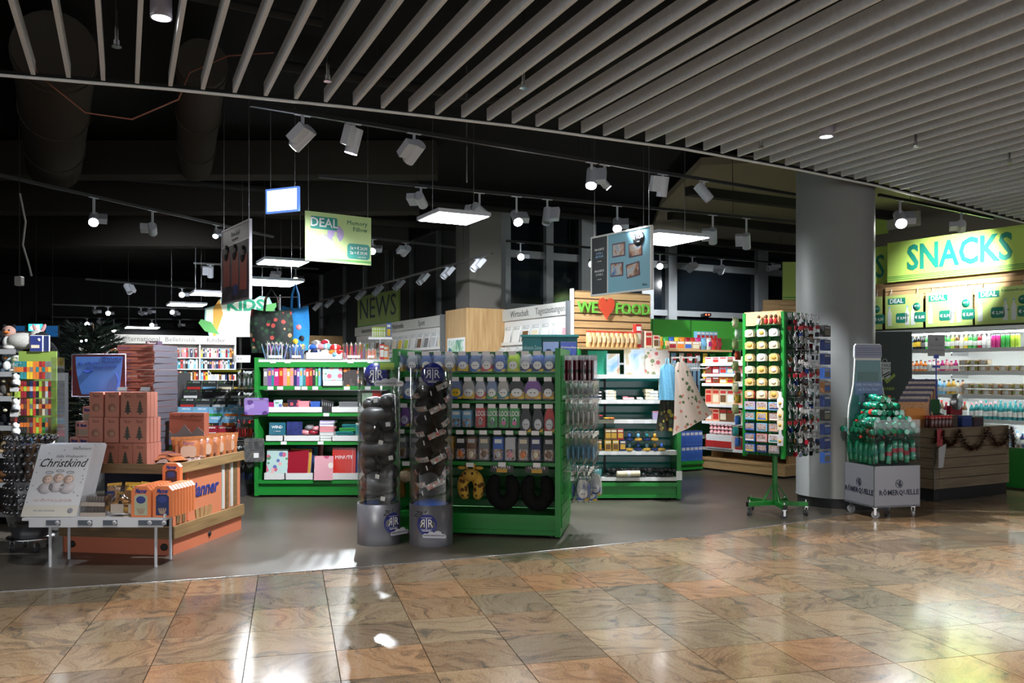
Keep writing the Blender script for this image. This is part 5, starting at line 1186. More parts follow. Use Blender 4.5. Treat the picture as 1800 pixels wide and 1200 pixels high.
# ================================================================== DARK SIDE: plush rack, pen rack, fir, clear bin
pr = thing('plush_rack','dark shelf rack of plush animals at the dark side','shelving',Vector((-5.75,8.7,0)),0)
RK = mat('rack_dark',(.05,.05,.055),.5)
MB().box(-.2,.45,0,.70,.5,2.0).build('back_board', RK, pr); MB().box(.68,0,0,.70,.5,1.6).build('side_board', RK, pr)
for z in (1.78,1.55,1.3,1.0,.72,.42,.12):
    s = MB().box(-.2,0,z-.025,.69,.46,z).build('shelf', RK, pr); MB().box(-.2,-.004,z-.04,.69,0,z+.012).build('shelf_edge', mat('shelf_edge_grey',(.42,.42,.43),.5), s)
def plush(px, z, s, body, lab, face=None, kind='bear', Y=8.72):
    t = thing('plush_toy', lab, 'plush toy', Vector(((px-900)*Y/F, Y+.08, z)), radians(10)); t.scale = (s,)*3
    if kind == 'lying':
        MB().ell((0,0,.30),(.55,.32,.30),14,9).build('body',FUR,t,body); MB().ell((.48,-.1,.5),(.24,.22,.2),12,8).build('head',FUR,t,body)
        for q in (-1,1): MB().at((.52+.12*q,-.05,.72),(0,.5*q,0)).ell((0,0,0),(.07,.03,.2),8,6).build('ear',FUR,t,face)
        MB().ell((-.4,-.2,.08),(.2,.12,.08),8,6).build('leg',FUR,t,body); return t
    MB().ell((0,0,.36),(.34,.28,.36),14,9).build('body',FUR,t,body); MB().ell((0,-.04,.86),(.30,.27,.28),14,9).build('head',FUR,t,face or body)
    for q in (-1,1):
        MB().ell((q*.2,0,1.1),(.1,.05,.1),10,6).build('ear',FUR,t,body); MB().ell((q*.36,-.08,.45),(.1,.1,.24),10,6).build('arm',FUR,t,body); MB().ell((q*.2,-.26,.1),(.13,.2,.11),10,6).build('leg',FUR,t,body)
        MB().ell((q*.1,-.29,.92),(.04,.03,.045),8,6).build('eye',INK,t)
    if kind == 'penguin': MB().at((0,-.3,.82)).ell((0,0,0),(.13,.14,.06),10,6).build('beak',FUR,t,PAL['orange']); MB().ell((0,-.16,.36),(.24,.18,.28),12,8).build('belly',FUR,t,PAL['white'])
    else: MB().ell((0,-.3,.8),(.11,.08,.08),10,6).build('muzzle',FUR,t,PAL['cream'])
    return t
plush(8,1.785,.22,(.02,.02,.025),'black and white plush penguin with a pink head on the top of the plush rack',(.5,.3,.25),'penguin'); plush(33,1.785,.3,(.55,.53,.5),'white fluffy plush cat lying on the rack top',(.6,.3,.3),'lying')
plush(6,1.555,.18,(.06,.09,.12),'grey penguin plush with orange beak on the second plush shelf',(.35,.45,.5),'penguin'); plush(21,1.555,.16,(.5,.49,.47),'small white plush bear beside the grey penguin')
plush(3,1.305,.2,(.12,.11,.1),'dark grey plush bear on the third plush shelf'); plush(19,1.305,.2,(.22,.13,.06),'brown plush bear on the third plush shelf'); plush(5,1.005,.2,(.02,.02,.025),'black plush bear on the fourth plush shelf'); plush(20,1.005,.17,(.3,.3,.31),'grey plush bear on the fourth plush shelf')
plush(4,.725,.2,(.28,.2,.12),'tan plush bear on the fifth plush shelf'); plush(20,.725,.2,(.1,.09,.09),'charcoal plush bear on the fifth plush shelf'); plush(12,.425,.24,(.2,.09,.04),'chestnut plush dog on the lowest plush shelf',None,'lying'); plush(16,.125,.24,(.07,.05,.04),'dark brown plush dog under the chestnut one',None,'lying')
for i,(z,c) in enumerate(((1.36,'white'),(1.08,'silver'),(.86,'white'))):
    t = thing('keychain_plush',f'tiny panda figure hanging on the pen rack corner, {nth(i)} from the top','plush toy',P(28,[662,706,748][i],8.15)); MB().ell((0,0,0),(.034,.03,.034),10,7).build('head',FUR,t,PAL['white']); MB().ell((0,0,-.055),(.042,.032,.042),10,7).build('body',FUR,t,PAL[c]); MB().ell((0,-.012,-.085),(.036,.03,.02),10,6).build('leg',FUR,t,PAL['black'])
    for q in (-1,1): MB().ell((q*.025,0,.03),.013,8,5).build('ear',FUR,t,PAL['black'])
    MB().tube([(0,0,.03),(0,.0,.12),(.03,.05,.13)],.003,4).build('loop',STEEL,t)
    MB().box(-.04,-.03,-.14,.04,-.027,-.1).build('price_card',PAPER,t)
# pen and bookmark rack
pk = thing('bookmark_rack','clear revolving rack of striped bookmarks and pens at the dark side','rack',Vector((-4.62,8.3,0)),radians(6))
MB().lathe([(.2,0),(.2,.03),(.03,.04),(.03,.7)],16).build('stand', RK, pk); MB().box(-.17,-.14,.62,.19,.17,.66).build('tray_plate', RK, pk)
MB().box(-.175,-.15,.66,-.17,.0,1.7).box(.185,-.15,.66,.19,.17,1.7).build('clear_side', CLEAR, pk); MB().box(-.17,0,.66,.18,.02,1.76).build('back_board', mat('lime_board',(.22,.33,.06),.5), pk)
for z in (1.66,1.47,1.3,1.12,.95): MB().box(-.17,-.14,z-.185,.185,.0,z-.18).build('shelf', CLEAR, pk)
BOOKM = [(1.49,['teal','teal','teal','teal','yellow','yellow','orange','orange','crimson','red','grey','grey'],.17),(1.31,['lime','lime','crimson','crimson','black','navy','crimson','black','lime','brown','silver','crimson'],.16),(1.14,['cream','cream','maroon','maroon','orange','lime','red','black','brown','cream','grey','maroon'],.16),(.97,['red','black','black','black','brown','maroon','orange','lime','orange','green','grey','brown'],.15),(.72,['grey','black','black','navy','black','silver','sky','orange','black','crimson','maroon','grey'],.22)]
for r_,(z,cs,h) in enumerate(BOOKM):
    for i,c in enumerate(cs):
        t = thing('bookmark',f'{c} striped bookmark in the clear rack, {nth(i)} of {["the top","the second","the third","the fourth","the pen"][r_]} row','bookmark',pk.matrix_basis@Vector((-.15+.028*i,-.10,z)),group='bookmarks in the clear rack'); t.rotation_euler=(0,0 if r_<4 else radians(8*(i%3)-6),radians(6))
        MB().box(-.012,0,0,.012,.006,h).build('stick',TINT,t,PAL[c]); MB().box(-.0125,-.001,h*.4,.0125,.007,h*.68).build('middle_band',TINT,t,PAL[cs[(i+5)%12] if i%2 else 'orange']); 
pk_cards = [(60,632,'dark')]
t = thing('postcard_box','small night-sky card standing on top of the bookmark rack','card',pk.matrix_basis@Vector((.0,-.02,1.76)),radians(6)); MB().box(-.055,0,0,.055,.02,.15).build('card_sheet',TINT,t,(.025,.04,.2)); MB().box(-.06,.004,-.004,.06,.022,.155).build('white_frame',PAPER,t); MB().at((.025,-.002,.11),(pi/2,0,0)).lathe([(.015,0),(.015,.001),(0,.001)],14).build('moon_print',PAPER,t); MB().box(-.045,-.002,.03,.03,0,.06).build('text_plate',TINT,t,PAL['cream'])
t = thing('postcard_box','narrow dark card beside the night-sky card on the rack','card',pk.matrix_basis@Vector((.09,-.01,1.76)),radians(6)); MB().box(-.022,0,0,.022,.02,.15).build('card_sheet',TINT,t,PAL['navy']); MB().box(-.026,.004,-.004,.026,.022,.154).build('white_frame',PAPER,t)
t = thing('plush_toy','shaggy black plush gorilla sitting behind the bookmark rack','plush toy',Vector((-4.87,8.86,1.55)),0); 
MB().box(-.14,-.1,-1.55,.16,.2,0).build('pedestal',RK,t); MB().ell((0,0,.17),(.15,.13,.18),14,9).build('body',FUR,t,(.012,.012,.014)); MB().ell((.0,-.06,.34),(.10,.09,.09),12,8).build('head',FUR,t,(.014,.014,.016)); MB().ell((.01,-.14,.30),(.05,.035,.045),10,6).build('muzzle',FUR,t,(.4,.3,.2))
for q in (-1,1): MB().ell((.14*q,-.05,.14),(.05,.06,.14),10,6).build('arm',FUR,t,(.012,.012,.014))
# clear studded bin on castors
bn = thing('clear_bin','tall clear plastic bin with rows of studs on castors, behind the calendars','display bin',Vector((-4.23,7.5,0)))
RB = .20
MB().lathe([(.17,.22),(RB-.01,.30),(RB-.01,1.0),(RB-.02,1.0),(RB-.02,.32),(.15,.24)],28).build('bin_wall', BAGFILM, bn)
stud = MB(); 
for k in range(24): stud.ell((RB*cos(2*pi*k/24),RB*sin(2*pi*k/24),0),(.019,.019,.022),8,5)
stm = stud.mesh('stud_ring', mat('shiny_stud',(.30,.30,.32),.08,.95))
for j in range(10): inst(stm,'stud_ring',bn,loc=(0,0,.35+.07*j),rot=(0,0,.15*(j%2)))
MB().lathe([(.145,.12),(.16,.24),(.0,.24)],24).build('lower_cup', mat('dark_cup',(.06,.06,.065),.3), bn); MB().lathe([(.19,.105),(.19,.12),(.0,.12)],24).build('base_plate', STEEL, bn)
def castor(parent, x, y, r=.038, top=.11, m_=RUBBER, rz=0):
    w = MB().at((x,y,r),(0,0,rz)); w.cyl((-.012,0,0),(.012,0,0),r,n=18); w = w.build('castor_wheel', m_, parent)
    f = MB().at((x,y,0),(0,0,rz)); f.box(-.018,-.012,r,-.014,.012,top-.012).box(.014,-.012,r,.018,.012,top-.012).box(-.02,-.022,top-.014,.02,.022,top).cyl((-.02,0,r),(.02,0,r),.008,n=8); f.build('castor_fork', CHROME, parent)
for k in range(4): castor(bn,.15*cos(pi/4+k*pi/2),.15*sin(pi/4+k*pi/2),rz=.4*k)
for i in range(5): 
    t = thing('wrapping_roll',f'dark wrapped roll standing in the clear bin, {nth(i)} of five','roll',Vector((-4.23+.08*cos(i*1.3),7.5+.08*sin(i*1.3),.30))); MB().cyl((0,0,0),(0,0,.62),.045,n=12).build('roll_body',SPOTTED,t,PAL[['black','grey','navy','black','brown'][i]]); MB().cyl((0,0,.2),(0,0,.3),.047,n=12).build('paper_band',TINT,t,PAL['silver'])
# fir tree behind
ft = thing('fir_tree','dark artificial fir tree with few lights behind the blue poster','tree',Vector((-5.55,11.3,0)))
NEE = mat('fir_needles',(.008,.022,.014),.7); m = MB(); rr_ = random.Random(5)
MB().lathe([(.2,0),(.24,.3),(.22,.3),(.0,.28)],18).build('pot', BLACK, ft); MB().cyl((0,0,.25),(0,0,2.2),.04,.012).build('trunk', DKWOOD, ft)
bm = MB()
for k in range(150):
    z = .45+1.65*k/150; L_ = .62*(1-.62*k/150)+.05; a = k*2.4; d = Vector((cos(a),sin(a),-.12+.5*k/150)); s0 = Vector((0,0,z)); bm.cyl(s0, s0+d*L_, .007, .003, n=4, caps=False)
    for q in range(70):
        f = (q+1)/70; p = s0+d*L_*f; n1 = Vector((rr_.uniform(-1,1),rr_.uniform(-1,1),rr_.uniform(-.6,1)))
        tip = p+(n1.normalized()*.6+d*.8)*.12; w = d.cross(n1).normalized()*.009
        m.add([p-w,p+w,tip],[(0,1,2)])
m.build('needles', NEE, ft, kind='stuff'); bm.build('branches', DKWOOD, ft, kind='stuff')
for i,(x,y,z) in enumerate(((.1,-.5,1.95),(.16,-.5,1.96),(-.3,-.45,1.75),(.25,-.45,1.7))): MB().ell((x,y,z),.014,8,5).build('light_bulb', mat('fairy_glow',(.9,.95,1),emit=5), ft)
t = thing('tree_ornament','red and yellow plush bauble on the fir tree','ornament',P(128,655,10.7)); MB().ell((0,0,0),(.045,.04,.04),12,8).build('bauble',FUR,t,PAL['crimson']); MB().ell((.0,0,.05),(.035,.035,.025),10,6).build('cap',FUR,t,PAL['yellow'])
t = thing('leaf_sprig','bright green leaf sprig beside the fir top in front of the book wall','plant',P(155,603,12.0))
for k in range(5): MB().at((0,0,0),(0,radians(-60+28*k),radians(20*k))).sheet(lambda u,v:((u-.5)*.05*sin(pi*min(.98,v+.05)),.0+.02*v*v,.2*v),3,5).build('leaf',mat('leaf_lime',(.16,.32,.05),.5),t)
MB().cyl((0,0,0),(.1,.1,-.35),.006).build('stem',DKWOOD,t)
# exit sign
es = thing('exit_sign','small turquoise lit exit sign with a running arrow over the plush rack','sign',P(62,576,14))
MB().box(-.11,0,-.06,.11,.03,.06).build('sign_face',mat('exit_glow',(.02,.55,.7),emit=1.6),es); MB().box(-.115,.005,-.065,.115,.035,.065).build('sign_box',LAMPW,es); MB().cyl((0,.02,.06),(0,.02,2.6),.01,n=6).build('stem',DARK,es)
MB().at((-.05,-.003,0),(pi/2,0,0)).prism([(-.035,0),(0,-.035),(.035,0),(0,.035)],0,.002).build('arrow_mark',mat('exit_mark',(.9,1,1),emit=2.5),es); MB().box(.02,-.003,-.045,.07,0,.045).build('door_mark',mat('exit_mark',(.9,1,1),emit=2.5),es)
for i,x in enumerate((-.28,.27)): 
    t = thing('blue_screen',f'dim blue panel beside the exit sign, {nth(i)} of two','panel',P(62,582,14.2)+Vector((x,0,0))); MB().box(-.1,0,-.09,.1,.02,.09).build('panel_face',mat('dim_blue',(.01,.07,.2),.3,emit=.25),t); MB().box(-.11,.01,-.1,.11,.04,.1).build('frame',DARK,t); MB().cyl((0,.03,.1),(0,.03,2.5),.006,n=5).build('stem',DARK,t)
# ================================================================== BOOK WALL
YL = 17.0; BO = Vector(((139-900)*YL/F, YL, 0)); BW = 3.02
ZB = HC+69*YL/F
bw = thing('book_wall','long white bookcase with a lettered header, far behind the wafer tower','bookcase',BO,SHOP)
WB = mat('bookcase_white',(.72,.72,.71),.4)
MB().box(0,-.03,ZB-.18,BW,.3,ZB).build('header', mat('header_cream',(.62,.60,.55),.5), bw); MB().box(0,.28,0,BW,.3,ZB-.18).build('back_board', WB, bw)
for x in (0,.755,1.51,2.265,BW-.03): MB().box(x,-.01,0,x+.03,.28,ZB-.18).build('upright', WB, bw)
SZ = [1.875,1.635,1.395,1.15,.9,.6,.3,.08]
for z in SZ: MB().box(.0,0,z-.022,BW,.28,z).build('shelf', WB, bw)
for s,x in (('Reise',.42),('International',1.14),('Belletristik',1.89),('Kinder',2.6)): text(s, .14, bw, (x,-.034,ZB-.09), mat('header_ink',(.12,.12,.12),.5))
bk = 0; rb = random.Random(3)
cs2 = ['white','white','sky','navy','grey','cream','red','teal','black','pink','orange','white','silver','crimson','brown','yellow']
for r_,(z,nm) in enumerate(zip(SZ[:3],('upper','middle','lower'))):
    for b_ in range(4):
        x = .755*b_+.045; i = 0
        while x < .755*(b_+1)-.03:
            w = rb.uniform(.028,.05); h = rb.uniform(.155,.2)
            if b_ in (0,1) and i > 6 and r_ > 0: break
            p = off(BO,SHOP,x+w/2,.1,z); c = rb.choice(cs2); 
            put('spine',mk_spine,p,SHOP,(w,.16,h),f'{c} paperback on the {nm} shelf of the {["travel","international","fiction","children"][b_]} bay, {nth(i)} along','paperbacks of the book wall',{'cover':PAL[c],'spine_title':PAL[rb.choice(['white','black','gold'])]},skip=('pages',))
            x += w+rb.choice([.003,.003,.06 if r_==0 and b_==2 else .003]); i += 1
yb = thing('yellow_ledge','bright yellow ledge strip above the magazine rack','shelf strip',P(368,654,12.2)); MB().box(0,0,0,.44,.04,.035).build('strip',mat('yellow_plastic',(.75,.62,.02),.4),yb); MB().box(.01,.04,-.03,.43,.3,.0).build('ledge',DARK,yb); MB().cyl((.2,.2,-1.56),(.2,.2,-.02),.012).build('post',DARK,yb)
# kids sign
kd = thing('kids_sign','overlit cloud-shaped jungle sign of the children corner with a palm leaf','sign',P(420,592,18.6))
o = [(-.72,.3),(-.62,.02),(-.3,0),(.75,0),(.8,.25),(.74,.55),(.62,.83),(.42,.86),(.3,.78),(.1,.86),(-.2,.8),(-.35,.86),(-.5,.66),(-.7,.6)]
MB().prismy(o,-.02,.02).build('board',mat('sign_pale',(.80,.86,.70),.6),kd); MB().at((0,0,0),(0,0,0),(1.06,1,1.04)).prismy(o,.022,.03).build('cloud_back',mat('sign_sky',(.35,.6,.62),.6),kd)
MB().at((-.66,-.03,.22),(0,.6,0)).prismy([(-.22,-.05),(0,-.12),(.3,0),(0,.12),(-.22,.05)],-.004,.004).build('leaf_print',mat('leaf_green_print',(.12,.42,.12),.6),kd); MB().at((.66,-.03,.6),(0,-.6,0)).prismy([(-.22,-.05),(0,-.12),(.26,0),(0,.12),(-.22,.05)],-.004,.004).build('leaf_print',MATS['leaf_green_print'],kd)
MB().prismy([(-.55,.62),(-.42,.82),(-.34,.5),(-.5,.02),(-.56,.02)],-.028,-.02).build('giraffe_neck_print',mat('giraffe_orange',(.8,.42,.08),.6),kd); MB().prismy([(.35,.02),(.7,.02),(.7,.2),(.52,.3),(.38,.2)],-.028,-.02).build('yellow_print',mat('sun_yellow',(.85,.65,.05),.6),kd)
text('KIDS', .34, kd, (.15,-.03,.68), mat('kids_green',(.03,.38,.22),.5), sx=1.15, bold=.012)
MB().cyl((-.4,.03,.85),(-.4,.03,2.4),.01,n=5).cyl((.5,.03,.85),(.5,.03,2.4),.01,n=5).build('hanging_wire',STEEL,kd); MB().cyl((0,.1,-2.27),(0,.1,.3),.03).build('post',DARK,kd)
# ================================================================== MAGAZINE RACK (stepped rows)
mr_ = thing('magazine_rack','stepped black rack of picture magazines between the wafer bags and the stationery','magazine rack',Vector((-4.45,10.75,0)),radians(-4))
for k in range(9): MB().box(-.02,.10*k,.0,1.1,.10*k+.09,.30+.115*k+.06).build('step',RK,mr_)
MB().box(-.04,0,0,-.02,.95,1.55).build('side_board',RK,mr_)
MAGT = [['black','red','grey'],['black','blue','sky'],['black','cream','white'],['black','yellow','orange']]
ROWS = [('EPOCHE',['grey','white','grey','silver'],'black'),('EPOCHE',['silver','sky','grey','navy'],'black'),('WISSEN',['white','cream','white','red'],'crimson'),('kompakt',['brown','navy','black','orange'],'sky'),('GEO',['orange','white','green','orange'],'sky'),('EPOCHE',['red','grey','white','sky'],'black'),('EPOCHE',['white','black','grey','silver'],'black'),('EPOCHE',['red','sky','cream','yellow'],'black')]
for r_,(tt,cs,bd) in enumerate(ROWS):
    for i in range(5):
        c = cs[i%4]; loc = mr_.matrix_basis@Vector((.11+.215*i+.0*r_,.02+.10*(r_+.0),.37+.115*r_))
        o = put('mag',mk_magazine,loc,(radians(-14),0,radians(-4)),(.205,.012,.275),f'{bd} magazine with a {c} picture, {nth(i)} in the {nth(7-r_)} row of the stepped rack','picture magazines on the stepped rack',{'cover_sheet':PAL[bd] if bd!='black' else (.03,.035,.035),'title_band':PAL[bd] if bd!='black' else (.025,.03,.03),'cover_picture':PAL[c]})
        if bd=='black': text('GEO', .1, o, (-.3,-.72,.9), mat('mag_green',(.2,.45,.1),.5), sx=1.3); text(tt, .1, o, (.14,-.72,.9), WINK, sx=1.25, bold=.003)
        else: text('GEO '+tt if tt!='GEO' else 'GEO', .11, o, (-.05,-.72,.9), WINK, sx=1.15)
        if r_==3 and i==2: text('ICH', .3, o, (-.2,-.73,.5), mat('ich_yellow',(.75,.75,.05),.5), sx=1)
t = thing('leaflet_holder','blue folded leaflet holder at the side of the magazine rack','leaflet holder',P(303,715,10.9)); MB().box(-.05,0,-.12,.05,.02,.22).build('leaflet',TINT,t,(.12,.25,.6)); MB().box(-.055,-.01,-.13,.055,.03,-.06).build('holder',CLEAR,t); MB().cyl((0,.05,-1.1),(0,.05,.0),.012).build('stem',DARK,t)
# ================================================================== MAGAZINE WALL with lettered headers
A = Vector((.903,12.9,0)); RU = atan2(UX.y,UX.x)
HEAD = mat('header_grey',(.55,.55,.52),.5); hink = mat('header_ink',(.12,.12,.12),.5)
def magwall(o, L_, H, lab, words, n, cols):
    """a unit that runs from o into the depth; its own x axis points back towards the hall"""
    far = o+UX*L_; rz = atan2(-UX.y,-UX.x)
    t = thing('magazine_wall', lab, 'magazine shelving', (far.x,far.y,0), rz)
    MB().box(0,-.02,H-.2,L_,.06,H).build('header', HEAD, t); MB().box(0,.02,0,L_,.06,H-.2).build('back_board', WB, t)
    for k in range(3): MB().at((0,-.04-.12*k,H-.62-.35*k),(0,0,0)).box(0,0,0,L_,.16,.02).box(0,-.005,0,L_,0,.05).build('shelf', WB, t)
    MB().box(0,-.4,0,L_,.02,.9).build('lower_cabinet', WB, t); MB().box(L_-.02,-.1,.0,L_,.08,H).build('end_panel', mat('header_edge',(.12,.13,.14),.4), t)
    for s,x in words: text(s, .15, t, (x,-.024,H-.1), hink)
    for i in range(n):
        for r_ in range(2):
            c = cols[(i*3+r_)%len(cols)]; p = Vector(t.location)+Matrix.Rotation(rz,3,'Z')@Vector(((i+.5)*L_/n,-.03-.12*r_,H-.60-.35*r_))
            o_ = put('mag',mk_magazine,p,(radians(-10),0,rz),(min(.22,L_/n*.85),.014,.30),f'{c} magazine, {nth(i)} from the far end in the {["upper","lower"][r_]} row under {words[-1][0].lower()}','magazines under '+words[-1][0].lower(),{'cover_sheet':PAL['white'],'title_band':PAL['silver'],'cover_picture':PAL[c]})
    return t
magwall(A,2.25,2.64,'white newspaper shelving with economy and daily papers headers beside the wooden pier',(('Wirtschaft',.62),('Tageszeitungen',1.63)),7,['white','silver','cream','white','pink','white','brown'])
K = Vector((-.776,14.56,0)); K2 = K+UX*.905
magwall(K2,5.3,2.60,'long white magazine shelving with sport and multimedia headers, running into the depth',(('International',.9),('Multimedia',2.9),('Sport',4.2)),15,['cream','grey','white','yellow','silver','brown','lime'])
pier = thing('wooden_pier','pale wooden pier between the two magazine shelves, with a lit poster','wall pier',(K.x,K.y,0),SHOP)
MB().box(0,0,0,.75,.9,2.66).build('pier_body', OAKV, pier)
for z in (.9,1.8): MB().box(-.002,-.003,z,.752,0,z+.012).build('board_joint', DKWOOD, pier)
MB().box(-.012,.1,1.62,-.002,.75,2.12).build('poster', print_mat('blue_green_print',[(.4,(.75,.8,.8)),(.5,(.2,.5,.25)),(.6,(.05,.1,.35))],4,kind='noise'), pier); MB().box(-.01,.06,1.58,-.001,.8,2.16).build('poster_frame', PAPER, pier)
wbx = thing('wooden_cupboard','pale wooden cupboard end at the far start of the magazine wall','cupboard',(-4.95,20.3,0),SHOP); MB().box(-.15,0,0,.95,.8,2.44).build('cupboard_body', OAKV, wbx); MB().box(.4,-.004,.05,.405,0,2.4).build('door_joint', DKWOOD, wbx)
ns = thing('news_sign','green hanging board with tall news letters over the magazine wall','sign',P(630,577,20.0),atan2(-1.95,1.22))
MB().box(0,-.02,0,2.30,.02,.73).build('board', mat('news_green',(.30,.42,.10),.6), ns)
text('NEWS', .66, ns, (1.15,-.024,.40), mat('slate_ink',(.02,.045,.055),.6), sx=1.15); MB().box(0,-.024,.0,2.3,-.02,.05).build('lower_line', mat('line_green',(.10,.32,.06),.6), ns)
MB().cyl((.3,0,.7),(.3,0,1.9),.01,n=5).cyl((2,0,.7),(2,0,1.9),.01,n=5).build('hanging_wire',STEEL,ns); MB().box(.2,-.01,-.12,.26,.01,0).box(2,-.01,-.12,2.06,.01,0).build('bracket',STEEL,ns)
# low blue book box in front of the papers
nb = thing('newspaper_stand','teal newspaper stand with blue covers just above the travel gondola','newspaper stand',Vector(((918-900)*11.5/F,11.5,0)),radians(-4)); nb.scale = (1,1,1.06)
MB().box(0,0,0,.26,.5,1.92).build('stand_side', mat('teal_board',(.01,.13,.15),.4), nb); MB().box(.26,.05,0,.74,.5,1.93).build('stand_body', mat('teal_board',(.01,.13,.15),.4), nb); MB().box(-.02,-.02,1.92,.76,.52,1.945).build('top_board', mat('teal_top',(.05,.3,.3),.4), nb)
text('Süddeutsche Zeitung', .075, nb, (.13,-.003,1.78), mat('pale_teal_ink',(.4,.6,.62),.5), sx=.42)
for i,(x,c) in enumerate(((.385,(.25,.35,.65)),(.62,(.03,.07,.4)))):
    t = thing('book',['pale blue picture book on the teal newspaper stand','dark blue boxed book with script on the teal newspaper stand'][i],'book',off(nb.location,radians(-4),x,.0,1.722),radians(-4)); MB().box(-.105,0,0,.105,.03,.24).build('cover',GLOSS,t,c); MB().box(-.1,.002,.235,.1,.028,.242).build('pages',PAPER,t); MB().ell((0 if i else -.03,-.002,.1),(.05,.004,.05),10,6).build('cover_picture',TINT,t,PAL['navy'] if not i else PAL['blue'])
    if i: text('Weihnachten', .04, t, (0,-.004,.17), WINK, shear=.3)
MB().box(.26,-.02,1.60,.74,.05,1.62).build('ledge', mat('teal_top',(.05,.3,.3),.4), nb)
for i in range(14):
    t = thing('newspaper',f'folded newspaper in the pile before the daily papers shelf, {nth(i)} laid','newspaper',Vector((-.02+.055*(i%7),12.05+.02*i,1.70+.025*(i//2))),radians(15*(i%3)-20)); MB().box(-.16,-.1,0,.16,.12,.02).build('paper_block',PAPER,t); MB().box(-.12,-.102,.02,.12,.08,.0215).build('front_picture',TINT,t,PAL[['crimson','grey','black','pink','silver'][i%5]])
nt = thing('paper_table','white table carrying the folded newspapers','table',Vector((.15,12.32,0))); MB().box(-.4,-.25,1.66,.4,.3,1.69).build('table_top',WB,nt)
for x in (-.36,.36):
    for y in (-.2,.25): MB().box(x-.02,y-.02,0,x+.02,y+.02,1.66).build('leg',WB,nt)

# ================================================================== FOOD CORNER
fw = thing('food_wall','plank wall with the heart slogan between the papers and the sweets','wall panel',(.93,12.87,0),SHOP)
MB().box(0,.02,0,1.44,.05,2.80).build('back_board', DKWOOD, fw)
pl = MB().box(.004,0,0,1.436,.024,.090).mesh('plank', OAK)
for k in range(25): inst(pl,'plank',fw,loc=(0,0,.02+.111*k))
MB().box(-.03,-.01,0,0,.06,2.82).build('white_post', WHITE, fw)
LG = mat('letter_green',(.16,.50,.06),.5)
text('WE', .235, fw, (.225,-.045,2.535), LG, ext=.012, bold=.004); text('FOOD', .235, fw, (1.06,-.045,2.535), LG, ext=.012, bold=.004)
hp = []
for k in range(40):
    a = 2*pi*k/40; hp.append((.0115*16*sin(a)**3*.8, .0115*(13*cos(a)-5*cos(2*a)-2*cos(3*a)-cos(4*a))))
MB().at((.565,0,2.56)).prismy(hp[::-1],-.06,-.03).build('heart', mat('heart_red',(.60,.07,.03),.4), fw)
# sweets shelving along the back
fs = thing('sweets_shelving','green backed shelving of sweets along the far wall under the plank wall','shelving',(.98,12.42,0),SHOP); FW_ = 3.3
MB().box(0,.40,0,1.44,.44,1.95).box(1.44,.82,0,FW_,.86,1.95).build('back_board', mat('deep_green',(.008,.10,.02),.5), fs); MB().box(1.45,.84,1.95,FW_+1.2,.89,2.44).build('green_header', mat('header_green',(.07,.50,.05),.5), fs)
for x in (1.95,2.75): MB().box(x,.832,1.95,x+.008,.84,2.44).build('header_joint', DKGREEN, fs)
for z,mm in ((1.93,OAK),(1.70,WHITE),(1.45,WHITE),(1.15,WHITE),(.85,WHITE),(.5,WHITE)): MB().box(0,0,z-.03,1.44,.40,z).box(1.44,.42,z-.03,FW_,.82,z).build('shelf', mm, fs)
for x,y in ((0,0),(1.40,0),(1.44,.42),(FW_-.04,.42)): MB().box(x,y+.02,0,x+.04,y+.40,1.9).build('upright', GREEN, fs)
def fsp(x,y,z): return off(fs.location,SHOP,x,y,z)
for i in range(22):
    x = .22+.042*i; put('bag',mk_bag,fsp(x,.08+.09*(i%2),1.93),SHOP+radians(9*(i%3)-9),(.075,.06,.24),f'clear bag of gold nuts with a red bow, {nth(i)} along the top sweets shelf','gold nut bags',{'bag_body':(.70,.42,.18),'crimped_top':(.75,.05,.03),'front_label':(.75,.55,.32)})
SW2 = [(1.12,.1,.36,'red','cream'),(1.18,.12,.30,'white','red'),(1.31,.13,.26,'cream','red'),(1.31,.13,.12,'red','white'),(1.45,.1,.20,'cream','brown'),(1.53,.11,.20,'white','brown')]
for i,(x,w,h,c,d) in enumerate(SW2): put('carton',mk_box,fsp(x,.12+.08*(i%2),1.93),SHOP,(w,.08,h),f'{c} pasta carton with {d} picture, {nth(i)} beside the gold bags','pasta cartons',{'carton_body':PAL[c],'flap':PAL['red'],'picture_panel':PAL[d],'title_panel':PAL['red' if c!='red' else 'white']})
cc = ['red','yellow','sky','green','red','crimson','orange','white','blue','magenta','yellow','crimson']
for r_,(z,h) in enumerate(((1.93,.2),(1.70,.17),(1.45,.16))):
    for i in range(14 if r_==0 else 13):
        c = cc[(i*5+r_*3)%12]; x = 1.66+.112*i if r_==0 else 1.0+.165*i
        put('bag',mk_bag,fsp(x,.1 if x<1.4 else .54,z),SHOP+radians(5*(i%3)-5),(.105,.06,h),f'{c} sweets bag, {nth(i)} on the {["top","second","third"][r_]} sweets shelf past the cartons','sweets bags',{'bag_body':PAL[c],'crimped_top':PAL[c],'front_label':PAL[cc[(i*7+4)%12]]})
for i in range(5): put('carton',mk_box,fsp(2.75+.09*i,.66,2.08),SHOP,(.085,.08,.16),f'blue and red carton on the second layer of the top sweets shelf, {nth(i)} of five','stacked cartons',{'carton_body':PAL['sky'],'flap':PAL['sky'],'picture_panel':PAL['red']})
for i in range(4): put('carton',mk_box,fsp(2.05+.16*i,.47,1.93),SHOP,(.155,.08,.13),f'kraft display carton of sweets on the top shelf, {nth(i)} of four','display cartons',{'carton_body':(.55,.36,.2),'flap':(.5,.33,.18),'picture_panel':PAL[['crimson','orange','blue','cream'][i]],'title_panel':PAL['white']})
